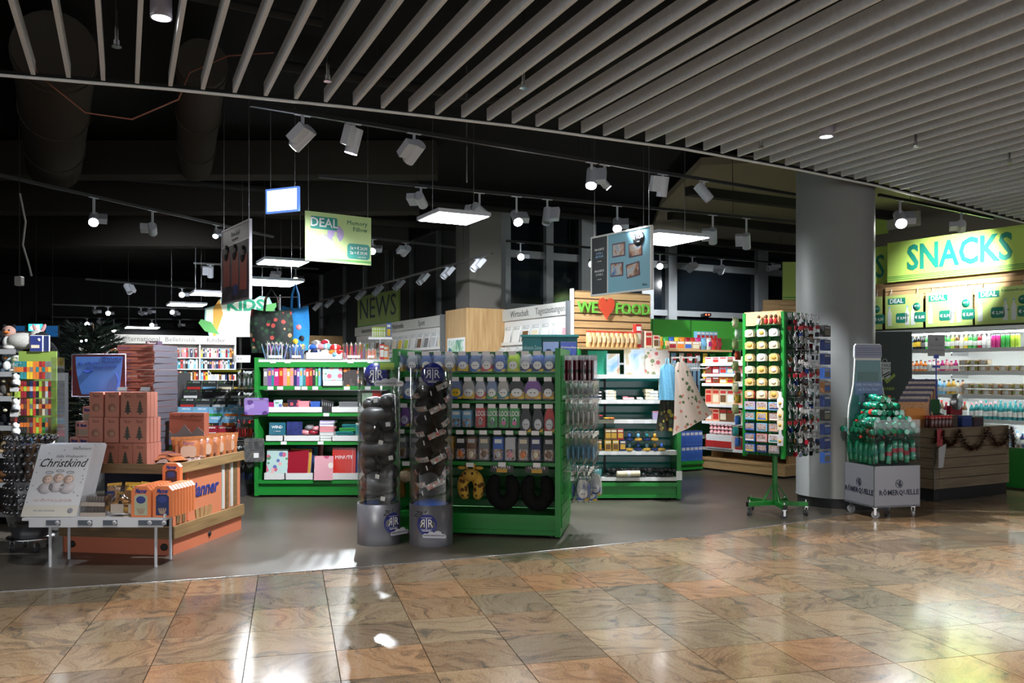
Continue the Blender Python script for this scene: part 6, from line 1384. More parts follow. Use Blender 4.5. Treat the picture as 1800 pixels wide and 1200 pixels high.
# free-standing wooden unit of chocolate
CU = Vector((3.02,13.72,0)); CR = atan2(12.43-13.72,3.98-3.02); CL = 1.60
cu = thing('wooden_shelf_unit','wooden shelf unit of chocolate and eggs with a low tray foot, behind the green spinner','shelving',CU,CR)
MB().box(0,0,.035,CL,.75,.20).build('foot_tray', OAK, cu); MB().box(-.01,-.012,.165,CL+.012,.76,.205).build('tray_edge', OAK, cu); MB().box(.06,.05,0,CL-.06,.7,.035).build('plinth', BLACK, cu)
MB().box(.1,.40,.2,CL-.05,.44,1.72).build('back_board', DKWOOD, cu)
for x in (.1,CL-.09): MB().box(x,.16,.2,x+.04,.44,1.72).build('upright', OAKV, cu)
UZ = [.36,.78,1.05,1.38,1.53,1.70]
for z in UZ:
    s = MB().box(.02,.04,z-.03,CL-.03,.42,z).build('shelf', OAK, cu); MB().box(.02,.025,z-.04,CL-.03,.04,z+.005).build('price_rail', WHITE, s)
def cup(x,y,z): return off(CU,CR,x,y,z)
UC = [(['red','cream','crimson','gold'],.2),(['peach','brown','cream','peach'],.2),(['peach','cream','peach','brown'],.24),(['red','yellow','white','navy'],.1),(['crimson','sky','pink','teal'],.12),(['white','silver','cream','sky'],.1)]
for r_,(z,(cs,h)) in enumerate(zip(UZ,UC)):
    for i in range(10):
        c = cs[(i//2)%4]; 
        put('carton',mk_box,cup(.12+.145*i,.13,z),CR+radians(2*(i%3)-2),(.135,.12,h),f'{c} chocolate carton, {nth(i)} on the {["lowest","second","third","fourth","fifth","top"][r_]} shelf of the wooden unit','chocolate cartons',{'carton_body':PAL[c],'flap':PAL[c],'picture_panel':PAL[['brown','white','red','cream'][(i+r_)%4]],'title_panel':PAL['red' if c!='red' else 'white']})
for i in range(18):
    t = thing('chocolate_egg',f'pink wrapped chocolate egg in the pile on the lowest wooden shelf, {nth(i)} laid','egg',cup(.2+.075*(i%6),.05,.58+.06*(i//6))); MB().lathe([(0,0),(.025,.008),(.034,.03),(.024,.058),(0,.07)],10).build('egg_shell',GLOSS,t,PAL['pink']); MB().lathe([(.036,.025),(.036,.035)],10).build('wrap_band',TINT,t,PAL['white'])
eb = thing('egg_display','white carton tray holding the pink eggs','display carton',cup(.39,.05,.362),CR); MB().box(-.25,-.06,0,.25,.05,.215).build('tray_front',TINT,eb,PAL['white']); MB().box(-.25,-.065,.02,.25,-.06,.12).build('red_band',TINT,eb,PAL['red'])
# second green board behind the column and its wooden slats
sb = thing('green_board','green board over pale wooden slats, seen beside the grey column','sign board',P(1343,555,15.8),0); MB().box(.35,0,.30,1.2,.04,1.0).build('board',mat('snack_green',(.36,.50,.09),.5),sb); MB().box(0,.05,-2.6,1.3,.1,.3).build('wood_panel',OAK,sb); 
for z in (.12,.2): MB().box(.3,.0,z,1.2,.05,z+.05).build('slat',OAK,sb)
MB().box(.35,-.002,.33,1.2,0,.35).build('lower_line',mat('line_dark_green',(.06,.25,.05),.5),sb)
al = thing('alarm_light','two tiny red lights on the dark glass over the green header','light',P(1243,553,16.2)); MB().ell((-.02,0,0),.012,8,5).ell((.035,0,0),.012,8,5).build('red_bulb',mat('red_glow',(1,.05,.02),emit=6),al); MB().box(-.06,.0,-.03,.08,.3,.03).build('housing',BLACK,al)
# ================================================================== GREEN SPINNER of magnets and key rings
SPC = Vector((2.88,9.35,0)); SPR = radians(-47)
sp = thing('spinner_rack','tall green revolving rack of magnets and key rings on a five-armed castor foot','revolving rack',SPC,SPR)
SGN = mat('spinner_green',(.012,.22,.03),.35); SGD = mat('spinner_dark_green',(.004,.09,.02),.4)
MB().cyl((0,0,.14),(0,0,.75),.028,n=14).build('pole', SGN, sp)
for k in range(5):
    a = radians(90+72*k)+radians(47)-radians(180)
    arm = MB().at((0,0,0),(0,0,a)).box(0,-.018,.105,.345,.018,.15).build('foot_arm', SGN, sp)
    MB().at((0,0,0),(0,0,a)).box(.345,-.02,.103,.352,.02,.152).build('end_cap', BLACK, arm)
    castor(sp,.32*cos(a),.32*sin(a),r=.036,top=.108,rz=a+.5*k)
    MB().cyl((.02*cos(a),.02*sin(a),.34),(.15*cos(a),.15*sin(a),.15),.007,n=6).build('brace', SGN, sp)
    MB().cyl((.32*cos(a),.32*sin(a),.15),(.32*cos(a),.32*sin(a),.175),.01,n=8).build('castor_pin', CHROME, sp)
H0, H1, HS = .66, 2.20, .23
MB().box(-HS+.02,-HS+.02,H0,HS-.02,HS-.02,H1-.02).build('core', SGD, sp)
for sx in (-1,1):
    for sy in (-1,1): MB().box(sx*HS-.018,sy*HS-.018,H0-.02,sx*HS+.018,sy*HS+.018,H1).build('corner_post', SGN, sp)
for x in (-.075,.075): MB().box(x-.008,-HS-.008,H0,x+.008,-HS+.01,H1).build('upright_strip', SGN, sp)
MB().box(-HS,-HS-.012,H1-.14,HS,-HS-.004,H1+.01).build('header_card', mat('header_peach',(.72,.42,.2),.5), sp); MB().box(-HS,-HS,H1-.02,HS,HS,H1).build('top_plate', SGN, sp)
def spp(x,y,z): return off(SPC,SPR,x,y,z)
def mk_magnet():
    t = thing('wooden_magnet','wooden magnet','magnet')
    MB().prismy([(-.5,.1),(-.3,0),(.45,.05),(.5,.6),(.3,.95),(-.2,1),(-.5,.8)],-.5,.2).build('magnet_plate', FOIL, t, (.5,.32,.12)); MB().box(-.55,.2,-.02,.55,.5,.12).build('holder_tray', SGD, t)
    MB().ell((.05,-.5,.5),(.3,.15,.28),10,6).build('relief', TINT, t, PAL['cream']); return t
for r_ in range(6):
    for c_ in range(3):
        z = 1.985-.132*r_; col = (.62,.43,.2) if (r_+c_)%3 else (.72,.62,.42)
        if (r_,c_) in ((0,1),(0,2),(2,1)): col = PAL['white']
        put('magnet',mk_magnet,spp(-.145+.145*c_,-HS-.02,z-.05),SPR,(.105,.07,.085),f'{"white" if col==PAL["white"] else "golden"} wooden magnet, {nth(c_)} of the {nth(r_)} row on the green spinner','magnets on the green spinner',{'magnet_plate':col,'relief':PAL[['cream','gold','white'][(r_+c_)%3]]})
def mk_mini():
    t = thing('picture_magnet','picture magnet','magnet')
    MB().box(-.5,-.5,0,.5,.5,1,.06).build('frame_plate', GLOSS, t, PAL['white']); MB().box(-.42,-.6,.1,.42,-.5,.9).build('picture', print_mat('city_print',[(.32,(.06,.05,.05)),(.45,(.45,.2,.1)),(.55,(.5,.5,.5)),(.68,(.06,.16,.42))],7,kind='noise'), t)
    MB().box(-.4,-.64,.12,.4,-.6,.28).build('title_strip', TINT, t, PAL['silver']); return t
mc = ['crimson','peach','white','lilac','silver','sky','teal','yellow','brown','navy','sky','grey','blue','pink','white','blue','navy','grey']
for r_ in range(6):
    for c_ in range(3):
        c = mc[(r_*3+c_)%18]; put('mini',mk_mini,spp(-.15+.145*c_,-HS-.03,1.265-.115*r_),SPR,(.125,.012,.088),f'{c} picture magnet, {nth(c_)} of the {nth(r_)} lower row on the green spinner','picture magnets on the green spinner',{'frame_plate':PAL[c],'title_strip':PAL[mc[(r_*5+c_*2)%18]]})
def figure(x,z,c,lab):
    t = thing('figurine',lab,'figurine',spp(x,-HS-.05,z),SPR); MB().ell((0,0,.035),(.022,.02,.035),10,7).build('body',GLOSS,t,c); MB().ell((0,0,.085),(.018,.018,.02),10,7).build('head',GLOSS,t,PAL['brown']); MB().ell((-.01,0,.115),(.006,.004,.018),6,5).ell((.012,0,.115),(.006,.004,.018),6,5).build('ear',GLOSS,t,PAL['cream']); MB().box(-.03,-.02,-.008,.03,.05,0).build('foot_tray',SGD,t)
for i,(x,c) in enumerate(((-.03,PAL['white']),(.06,PAL['red']),(.12,PAL['crimson']),(.17,PAL['red']))): figure(x,2.065,c,f'small hare figurine on the top ledge of the spinner, {nth(i)} of four')
for i,(x,z,c) in enumerate(((.2,1.18,'white'),(.2,1.05,'cream'),(.2,.95,'cream'),(.2,.78,'silver'))):
    t = thing('bottle_opener',f'{c} bottle opener hanging near the spinner post, {nth(i)} from the top','opener',spp(.225,-HS-.05,z),SPR); MB().at((0,0,0)).prismy([(-.03,0),(.03,0),(.035,.09),(.015,.12),(.012,.17),(-.012,.17),(-.015,.12),(-.035,.09)],-.008,.008).build('opener_plate',GLOSS,t,PAL[c]); MB().at((0,-.009,.05),(pi/2,0,0)).lathe([(.018,0),(.018,.002),(0,.002)],12).build('round_badge',TINT,t,PAL['gold']); MB().tube([(0,0,.17),(0,.03,.2)],.003,4).build('loop',STEEL,t)
def mk_keyring():
    t = thing('key_ring','key ring','key ring')
    MB().tube([(.014*cos(2*pi*k/10),0,.075+.014*sin(2*pi*k/10)) for k in range(10)],.0025,4,closed=True).build('split_ring',CHROME,t); MB().box(-.02,-.004,0,.02,.004,.05,.008).build('pendant',METAL,t,PAL['grey']); MB().box(-.022,-.002,.085,.022,.002,.125).build('price_card',TINT,t,PAL['white']); MB().tube([(0,0,.05),(0,0,.062)],.004,4).build('chain_link',CHROME,t); return t
kc = ['black','crimson','silver','grey','silver','navy','black','grey','grey','brown','silver']
for r_ in range(12):
    for c_ in range(4):
        for d_ in range(3):
            c = kc[(r_*3+c_*2+d_)%11]; z = 2.06-.125*r_
            put('key',mk_keyring,spp(HS+.05+.055*d_+.01*(c_%2),-.17+.115*c_,z-.02*((r_+c_)%2)),(radians(6*((c_+d_)%3-1)),0,SPR+radians(70+17*((r_+d_)%3))),(1.25,1.6,1.0),f'{c} key ring on the spinner side, {nth(r_)} row, {nth(c_)} hook'+('' if d_==2 else f', {nth(1-d_)} hidden one') ,'key rings on the spinner side',{'pendant':PAL[c],'price_card':PAL['silver' if r_%4==0 else 'crimson' if r_%4==1 else 'grey' if r_%4==2 else 'black']})
for r_ in range(12): 
    for c_ in range(4): MB().tube([(HS-.02,-.17+.115*c_,2.165-.125*r_),(HS+.19,-.17+.115*c_,2.165-.125*r_)],.003,4).build('hook',CHROME,sp)
dk2 = ['black','navy','navy','blue','brown','navy','black','navy','navy','blue']
for i,c in enumerate(dk2):
    put('carton',mk_box,spp(HS+.30,.1,2.06-.148*i-.13),SPR+pi/2,(.14,.05,.115),f'{c} gift card pack on the far hooks of the spinner, {nth(i)} from the top','card packs on the spinner',{'carton_body':PAL[c],'flap':PAL[c],'picture_panel':[(.1,.09,.07),(.03,.06,.2),(.02,.03,.12)][i%3],'title_panel':PAL['grey']})
    MB().tube([(HS-.02,.1,2.06-.148*i-.005),(HS+.33,.1,2.06-.148*i-.005)],.004,4).build('hook',CHROME,sp)
for i in range(12):
    c = ['cream','white','lime','red','lime','brown','cream','gold','lime','blue','teal','blue'][i]
    put('bag',mk_bag,spp(-HS-.13,-.21+.05*(i%2),2.05-.12*i),SPR-pi/2,(.12,.05,.11),f'{c} souvenir pouch on the narrow spinner side, {nth(i)} from the top','pouches on the spinner',{'bag_body':PAL[c] if i not in(2,4,8) else (.3,.33,.15),'crimped_top':PAL['cream'],'front_label':PAL['green' if i<8 else 'white']})
    MB().tube([(-HS+.02,-.2+.05*(i%2),2.15-.12*i),(-HS-.16,-.2+.05*(i%2),2.15-.12*i)],.003,4).build('hook',CHROME,sp)

# ================================================================== WATER DISPLAY on castors
BXO = Vector((3.83,9.02,0)); BXR = atan2(.23,.973); BXW, BXD = .56, .52
bd = thing('water_display','white box on castors heaped with green water bottles, in front of the column','display bin',BXO,BXR)
WBX = mat('display_white',(.27,.285,.34),.35)
MB().box(0,0,.12,BXW,.01,.56).box(0,BXD-.01,.12,BXW,BXD,.56).box(0,0,.12,.01,BXD,.56).box(BXW-.01,0,.12,BXW,BXD,.56).box(0,0,.12,BXW,BXD,.14).build('box_body', WBX, bd)
MB().box(0,0,.56,BXW,.006,1.05).box(BXW-.006,0,.56,BXW,BXD,1.0).box(0,0,.56,.006,BXD,1.05).build('clear_wall', CLEAR, bd)
MB().box(-.004,-.004,.12,.006,.006,1.03).build('corner_edge', clear_mat('edge_clear',(.8,.9,.88),.5), bd)
MB().box(.01,.01,.36,BXW-.01,BXD-.01,.38).build('inner_floor', WBX, bd)
lg = mat('logo_navy',(.015,.02,.05),.5)
for (lx,ly,rz) in ((BXW/2+.02,-.003,0),(-.003,BXD/2,-pi/2)):
    text('RÖMERQUELLE', .078, bd, (lx,ly,.275), lg, (pi/2,0,rz), sx=.92, bold=.001)
    M_ = Matrix.Translation((lx,ly,.37))@Matrix.Rotation(rz,4,'Z')@Matrix.Rotation(pi/2,4,'X')
    m = MB(); m.T = M_; m.tube([(.042*cos(2*pi*k/24),.042*sin(2*pi*k/24),0) for k in range(24)],.0022,4,closed=True); m.prism([(.0,-.03),(.012,-.03),(.014,.01),(.022,.02),(.012,.032),(-.004,.026),(-.006,.0),(-.014,-.012)],0,.001); m.prism([(.014,-.03),(.028,-.026),(.024,.0),(.014,.006)],0,.001); m.prism([(-.03,-.004),(-.02,-.004),(-.018,.014),(-.032,.014)],0,.001); m.build('crest', lg, bd)
for x,y in ((.05,.05),(BXW-.05,.05),(.05,BXD-.05),(BXW-.05,BXD-.05)): castor(bd,x,y,r=.042,top=.122,m_=mat('pale_wheel',(.28,.29,.31),.4),rz=.6+x*4+y)
# shaped back board printed as a giant bottle
gb = [(-.25,0),(.25,0),(.25,.50),(.24,.62),(.205,.76),(.185,.86),(.17,1.05),(.165,1.15),(.175,1.17),(.175,1.19),(.172,1.29),(.15,1.315),(-.15,1.315),(-.172,1.29),(-.175,1.19),(-.175,1.17),(-.165,1.15),(-.17,1.05),(-.185,.86),(-.205,.76),(-.24,.62),(-.25,.5)]
bb = bpy.data.objects.new('bottle_board', None); BBZ = .56
m = MB().at((.275,BXD-.03,BBZ)); m.prismy(gb,-.006,.012); bbo = m.build('bottle_board', mat('board_edge_white',(.62,.66,.64),.4), bd)
def bbp(pts,y,mm,name): MB().at((.275,BXD-.03,BBZ)).prismy(pts,y-.002,y).build(name,mm,bbo)
bbp([(-.238,.02),(.238,.02),(.238,.5),(.228,.61),(.195,.75),(.175,.86),(.16,1.05),(.157,1.13),(-.157,1.13),(-.16,1.05),(-.175,.86),(-.195,.75),(-.228,.61),(-.238,.5)],-.007,mat('bottle_print_teal',(.07,.20,.23),.25),'glass_print')
bbp([(-.13,.88),(.13,.88),(.125,1.0),(-.125,1.0)],-.0095,mat('bottle_print_green',(.035,.13,.12),.25),'water_print')
bbp([(-.168,1.155),(.168,1.155),(.166,1.285),(.145,1.305),(-.145,1.305),(-.166,1.285)],-.0095,mat('cap_print',(.20,.22,.33),.3),'cap_print')
for z in (1.19,1.215,1.24,1.262): bbp([(-.167,z),(.167,z),(.167,z+.006),(-.167,z+.006)],-.012,mat('cap_ridge',(.09,.10,.18),.4),'cap_ridge')
bbp([(-.17,.74),(.18,.74),(.18,.89),(-.17,.89)],-.012,mat('label_print_blue',(.13,.20,.42),.35),'label_print')
text('WIR WÜNSCHEN', .045, bd, (.275,BXD-.045,BBZ+.855), mat('pale_blue_ink',(.6,.7,.9),.5), sx=.9); text('ein frohes Fest !', .045, bd, (.275,BXD-.045,BBZ+.805), mat('pale_blue_ink',(.6,.7,.9),.5), sx=.9)
bbp([(-.04,.70),(-.02,.68),(.02,.68),(.04,.70),(.04,.73),(.02,.75),(-.02,.75),(-.04,.73)],-.014,lg,'seal_print'); bbp([(-.12,.64),(.12,.64),(.12,.74),(-.12,.74)],-.0125,mat('label_print_pale',(.22,.32,.5),.35),'label_print')
PET = mat('green_pet', (.05,.50,.36), .1, spec=.8, coat=.6)
def mk_water():
    t = thing('water_bottle','water bottle','bottle')
    MB().lathe([(.03,0),(.037,.01),(.037,.07),(.034,.08),(.037,.09),(.037,.13),(.034,.14),(.037,.15),(.037,.19),(.026,.235),(.013,.265),(.013,.28)],12).build('bottle_body', clear_mat('pet_green',(.35,.78,.66),.6,.06), t)
    MB().lathe([(.028,.012),(.031,.06),(.030,.18),(.02,.22)],10).build('water_fill', PET, t)
    MB().lathe([(.0155,.275),(.0155,.30),(0,.30)],10).build('cap', GLOSS, t, (.01,.16,.10)); MB().lathe([(.0376,.095),(.0376,.14)],12).build('label_band', GLOSS, t, (.01,.2,.15)); return t
rw = random.Random(9); n_ = 0
for lay,(z,lab) in enumerate(((.385,'lower'),(.575,'upper'))):
    if lay == 0: continue
    for i in range(7):
        for j in range(6):
            if lay==0 and 0<i<6 and 0<j<5: continue
            tl = 0 if lay==0 else rw.uniform(-.13,.13)
            put('water',mk_water,off(BXO,BXR,.048+.077*i,.05+.08*j,z+(0 if lay==0 else rw.uniform(-.012,.03))),(tl,rw.uniform(-.1,.1) if lay else 0,BXR+i),1,f'green water bottle standing in the {lab} layer, {nth(i)} across, {nth(j)} deep','standing water bottles',{'label_band':PAL['crimson'] if (i>1 and j<2) else (.01,.2,.15),'cap':PAL['red'] if (i+j)%3==0 else (.01,.16,.10)})
k = 0                                                   # laid on top, feet towards the hall, every layer a little narrower
for lay_,nb in enumerate((8,7,6,5,4,2)):
    for i in range(nb):
        x = .28+(i-(nb-1)/2)*.077+rw.uniform(-.006,.006); z = .917+.066*lay_+rw.uniform(-.005,.008); y = .0+.035*lay_+rw.uniform(-.02,.03)
        d = Vector((rw.uniform(-.22,.22)+(x-.28)*-.5, 1, rw.uniform(-.12,.22))); q = Euler((0,0,BXR)).to_quaternion() @ d.to_track_quat('Z','Y')
        put('water',mk_water,off(BXO,BXR,x,y,z),q.to_euler(),1.0,f'green water bottle lying on the heap, {nth(i)} of the {nth(lay_)} lying layer','loose water bottles',{'label_band':PAL['red'] if (i+lay_)%3==0 else (.01,.25,.18),'cap':PAL['red'] if k%2 else (.01,.16,.10)}); k += 1
    for i in range(max(2,nb-3)):                          # left flank, feet outwards
        y = .12+.08*i+.02*lay_; d = Vector((1,rw.uniform(-.2,.2),rw.uniform(-.1,.25))); q = Euler((0,0,BXR)).to_quaternion() @ d.to_track_quat('Z','Y')
        if y > .48: continue
        put('water',mk_water,off(BXO,BXR,.02+.04*lay_,y+.16,.917+.066*lay_),q.to_euler(),1.0,f'green water bottle lying sideways on the heap flank, {nth(i)} of the {nth(lay_)} flank layer','loose water bottles',{'label_band':(.01,.25,.18),'cap':PAL['red'] if k%2 else (.01,.16,.10)}); k += 1
# ================================================================== PLANK CRATE with tinsel
CRO = Vector((5.07,10.25,0)); CW_, CDp = 1.47, .8
cr = thing('promotion_crate','long crate of grey planks with a brown tinsel garland, beside the water bottles','crate',CRO,SHOP)
MB().box(.02,.02,0,CW_-.02,CDp,.14).build('plinth', BLACK, cr); MB().box(.02,.02,.14,CW_-.02,CDp,.88).build('core', BLACK, cr)
PB = MB().box(.0,0,.004,CW_,.02,.119).mesh('plank',PINE); PS = MB().box(0,0,.004,.02,CDp,.119).mesh('plank',wood_mat('grey_pine_side',(.17,.125,.078),(.27,.205,.135),2,axis=1))
for k in range(6): inst(PB,'plank',cr,loc=(.0,.0,.145+.1235*k)); inst(PS,'plank',cr,loc=(-.002,.01,.145+.1235*k)); inst(PS,'plank',cr,loc=(CW_-.018,.01,.145+.1235*k))
MB().box(-.005,-.004,.145,.02,.004,.885).build('corner_strip', mat('corner_strip',(.2,.17,.13),.5), cr); MB().box(.01,.01,.85,CW_-.01,CDp-.01,.865).build('crate_floor', PINE, cr)
def crp(x,y,z): return off(CRO,SHOP,x,y,z)
tn = thing('tinsel_garland','bushy copper brown tinsel garland hung in swags on the crate','garland',crp(0,-.06,0),SHOP)
m = MB(); rt_ = random.Random(4); pth = []
for (x0,z0),(x1,z1),(x2,z2) in (((-.06,.72),(.02,.86),(.06,.84)),((.06,.84),(.23,.50),(.38,.86)),((.38,.86),(.66,.36),(.95,.87)),((.95,.87),(1.17,.42),(1.42,.86)),((1.42,.86),(1.46,.7),(1.47,.6))):
    for k in range(26):
        u = k/26; pth.append(((1-u)**2*x0+2*u*(1-u)*x1+u*u*x2, (1-u)**2*z0+2*u*(1-u)*z1+u*u*z2))
for x,z in pth:
    for q in range(30):
        d = Vector((rt_.gauss(0,1),rt_.gauss(0,1),rt_.gauss(0,1))).normalized()*rt_.uniform(.04,.085); w = d.orthogonal().normalized()*.003
        p = Vector((x+rt_.uniform(-.008,.008),0,z)); m.add([p-w,p+w,p+d],[(0,1,2)])
m.build('tinsel', mat('copper_tinsel',(.16,.06,.03),.22,.85), tn, kind='stuff'); MB().tube([(x,0,z) for x,z in pth[::4]],.006,4).build('core_string', BLACK, tn)
for i in range(11): put('jar',mk_jar,crp(.04+.068*(i%6)+.03*(i//6),.06+.09*(i//6),.866),0,(.062,.062,.16),f'red lidded jar at the crate corner, {nth(i)} of eleven','red lidded jars',{'jar_body':(.10,.02,.015)})
for i in range(9):
    put('bag',mk_bag,crp(.03+.10*i,.27+.056*i,.867+.03*i),(radians(-8),0,radians(8)),(.40,.055,.36),f'pretzel snack bag in the slanting row on the crate, {nth(i)} from the bottles','pretzel snack bags',{'bag_body':(.72,.38,.18) if i%3!=2 else (.07,.06,.12),'crimped_top':(.62,.5,.42) if i%2 else (.06,.05,.12),'front_label':(.85,.32,.06)})
st_ = thing('stepped_riser','dark stepped riser under the pretzel bags','riser',crp(0,0,0),SHOP)
for i in range(1,9): MB().box(-.02+.10*i,.25+.056*i,.866,.075+.10*i,.305+.056*i,.866+.03*i).build('step', BLACK, st_)
for i,(x,y,z,w,d,h,c,l) in enumerate(((.34,.12,.866,.19,.12,.16,(.05,.035,.028),'brown carton beside the red jars'),(.60,.1,.866,.2,.1,.15,(.02,.04,.16),'dark blue foil carton on the crate front'),(.84,.12,.866,.2,.12,.13,(.05,.03,.04),'dark plum carton at the end of the crate'))):
    put('carton',mk_box,crp(x+w/2,y,z),SHOP,(w,d,h),l,None,{'carton_body':c,'flap':c,'picture_panel':tuple(q*1.5 for q in c),'title_panel':tuple(q*2 for q in c)})
t = thing('gift_drum','green box with a rounded silver end lying on the crate goods','box',crp(.38,.40,.866),SHOP); MB().box(-.18,0,0,.32,.16,.17).build('support_carton',TINT,t,(.05,.035,.03)); MB().box(-.13,-.01,.17,.27,.15,.345).build('drum_body',TINT,t,(.02,.12,.03)); MB().at((.27,.07,.258)).ell((0,0,0),(.10,.08,.088),14,8).build('silver_end',METAL,t,(.45,.5,.52))
t = thing('photo_stand','red stand with a big oval silver head on the crate','display stand',crp(.93,.35,.866),SHOP); MB().prismy([(-.12,0),(.10,0),(.12,.26),(-.12,.26)],0,.06).build('red_body',TINT,t,(.33,.015,.03)); MB().at((0,-.01,.31),(pi/2,0,0)).lathe([(.115,-.03),(.115,.0),(0,.0)],28,sy=.95).build('oval_face',METAL,t,(.5,.5,.5)); MB().box(-.05,0,0,.05,.03,.02).build('foot',TINT,t,PAL['black'])
wb = thing('paper_flyer','white folded paper flap and red card between the bottles and the crate','card',crp(.03,-.09,.42),SHOP+.2); MB().prismy([(-.1,0),(.02,.0),(.10,.28),(-.1,.24)],0,.004).build('white_flap',TINT,wb,(.5,.5,.53)); MB().box(-.1,.01,.26,.02,.02,.46).build('red_card',TINT,wb,(.5,.08,.1)); MB().box(-.06,.02,-.42,-.03,.06,.2).build('support_rod',CLEAR,wb)
# notice on a stick
nt_ = thing('notice_sign','grey paper notice on a blue stick standing in the crate, before the drinks cooler','sign',crp(.76,.52,.866),SHOP-.35); MB().cyl((0,0,0),(0,0,.92),.007).box(-.05,-.03,0,.05,.03,.01).build('blue_stick',mat('stick_blue',(.05,.08,.5),.4),nt_); MB().box(-.12,-.006,.90,.12,0,1.18).build('paper_sheet',mat('notice_paper',(.36,.38,.39),.5),nt_); MB().box(-.03,-.012,.87,.03,.01,.92).box(-.05,-.01,.75,.05,.01,.78).build('blue_clamp',mat('stick_blue',(.05,.08,.5),.4),nt_)
text('Bitte Getränke', .032, nt_, (0,-.008,1.04), GREYINK); text('an der Kassa zahlen', .028, nt_, (0,-.008,.98), GREYINK); MB().at((0,-.008,1.12),(pi/2,0,0)).lathe([(.018,0),(.018,.001),(0,.001)],14).build('mark',GREYINK,nt_)
lowg = gondola('shop_gondola','low green gondola end past the plank crate at the edge of the view',Vector((6.78,11.25,0)),SHOP,.45,.6,H=.55,left=True,right=False,base_h=.4,back=.5)
for i in range(4): put('bag',mk_bag,off(lowg.location,SHOP,.08+.1*i,.15,.405),SHOP,(.1,.07,.2),f'blue and orange chips bag on the low gondola past the crate, {nth(i)} along','chips bags',{'bag_body':PAL['navy' if i%2 else 'brown'],'crimped_top':PAL['silver'],'front_label':PAL['peach']})

# ================================================================== SNACK WALL and drinks cooler
NO = Vector((6.29,14.3,0)); NR = atan2(-.837,.547)
def npt(x,y,z): return off(NO,NR,x,y,z)
LIMEB = mat('lime_board_sign',(.42,.60,.11),.6); DG = mat('sign_green_ink',(.01,.20,.13),.5)
sw = thing('snack_sign','long lime board with big green snacks lettering over the drinks cooler','sign board',NO,NR)
MB().box(0,0,3.06,3.4,.06,3.72).build('board', LIMEB, sw)
for k,z in enumerate((3.085,3.115,3.14)): MB().box(0,-.004,z,3.4,0,z+.012).build('green_line', mat('line_dark_green',(.06,.25,.05),.5), sw)
text('SNACKS', .56, sw, (1.19,-.006,3.41), DG, sx=.80, bold=.014, ext=.003)
s2 = thing('second_snack_sign','lime board with the end of green lettering, half hidden behind the column','sign board',npt(-1.6,.25,0),NR); MB().box(0,0,3.0,1.55,.06,3.72).build('board', LIMEB, s2); text('SNACKS', .56, s2, (.66,-.006,3.36), DG, sx=.7, bold=.006)
MB().box(0,-.004,3.04,1.55,0,3.05).build('green_line', mat('line_dark_green',(.06,.25,.05),.5), s2)
upb = thing('high_board','lime and cream panel high behind the slats above the column edge','sign board',npt(-1.0,.6,0),NR); MB().box(0,0,4.0,.6,.05,4.45).build('board', LIMEB, upb); MB().box(.6,0,4.05,1.2,.05,4.4).build('cream_end', mat('cream_panel',(.45,.45,.36),.6), upb); MB().cyl((.3,.02,4.4),(.3,.02,4.7),.01).build('stem',STEEL,upb)
wsl = thing('wood_fascia','pale wooden slats under the snack sign','fascia',NO,NR); MB().box(-1.6,.08,2.245,3.4,.12,3.06).build('back_board', DKWOOD, wsl)
for z in (2.98,2.90,2.82): MB().box(-.05,.02,z-.07,3.4,.08,z).build('slat', OAK, wsl); MB().box(-1.6,.1,z-.09,-.1,.13,z).build('slat', OAK, wsl)
def deal(x0,x1,lab,prices,n,kind):
    t = thing('deal_card', lab, 'sign', npt(x0,-.06,2.28), NR); w = x1-x0
    MB().box(0,0,0,w,.012,.55).build('card', mat('deal_lime',(.52,.66,.20),.5), t); MB().box(.05,-.003,.40,.36,0,.50).build('deal_badge', DG, t); text('DEAL', .1, t, (.205,-.006,.45), WINK, bold=.002)
    for i,p in enumerate(prices):
        x = w*(.30+.48*i); MB().box(x,-.004,.09,x+.2,0,.25,.02).build('price_badge', DG, t); text('€ '+p, .062, t, (x+.1,-.007,.165), WINK, bold=.002)
    MB().at((w-.1,-.004,.34),(pi/2,0,0)).lathe([(.065,0),(.065,.002),(0,.002)],20).build('round_badge', DG, t); text('30 %', .04, t, (w-.1,-.008,.35), WINK)
    for i in range(n):
        x = (.08,.40*w+.13,.55*w+.13)[i]; MB().prismy([(x-.035,.05),(x+.035,.05),(x+.035,.25),(x+.012,.31),(x+.012,.34),(x-.012,.34),(x-.012,.31),(x-.035,.25)],-.004,0).build('bottle_print', mat('print_bottle',(.72,.76,.74),.5), t); MB().box(x-.014,-.006,.34,x+.014,-.001,.365).build('cap_print', mat('print_cap',(.25,.5,.75),.5), t)
    text('+', .08, t, (w*.55+.05,-.005,.2), DG)
    for x in (.1,w-.1): MB().cyl((x,.006,.55),(x,.03,.66),.006,n=5).build('card_hook', STEEL, t)
    return t
deal(.0,.66,'lime deal card with plain white bottles, nearest to the column',('3,90','5,85'),3,0); deal(.71,1.46,'lime deal card washed out by the lamp, in the middle',('3,90','5,85'),3,0); t = deal(1.50,2.3,'lime deal card with mineral water and small print',('2,90','4,35'),3,0); text('Römerquelle prickelnd', .05, t, (.62,-.004,.49), DG)
deal(-.75,-.06,'lime deal card mostly hidden behind the column edge',('2,90','4,35'),2,0)
cl = thing('drinks_cooler','open white wall cooler of drinks and sandwiches under the snack sign','cooler',NO,NR)
CLW = mat('cooler_white',(.66,.68,.68),.35)
MB().box(-.1,.10,0,3.4,.16,2.2).build('back_panel', CLW, cl); MB().box(-.1,-.5,2.16,3.4,.16,2.24).build('canopy', mat('cooler_canopy',(.03,.07,.06),.4), cl); MB().box(-.1,-.515,2.17,3.4,-.5,2.225).build('canopy_edge', mat('edge_light',(.85,.9,.9),.4), cl)
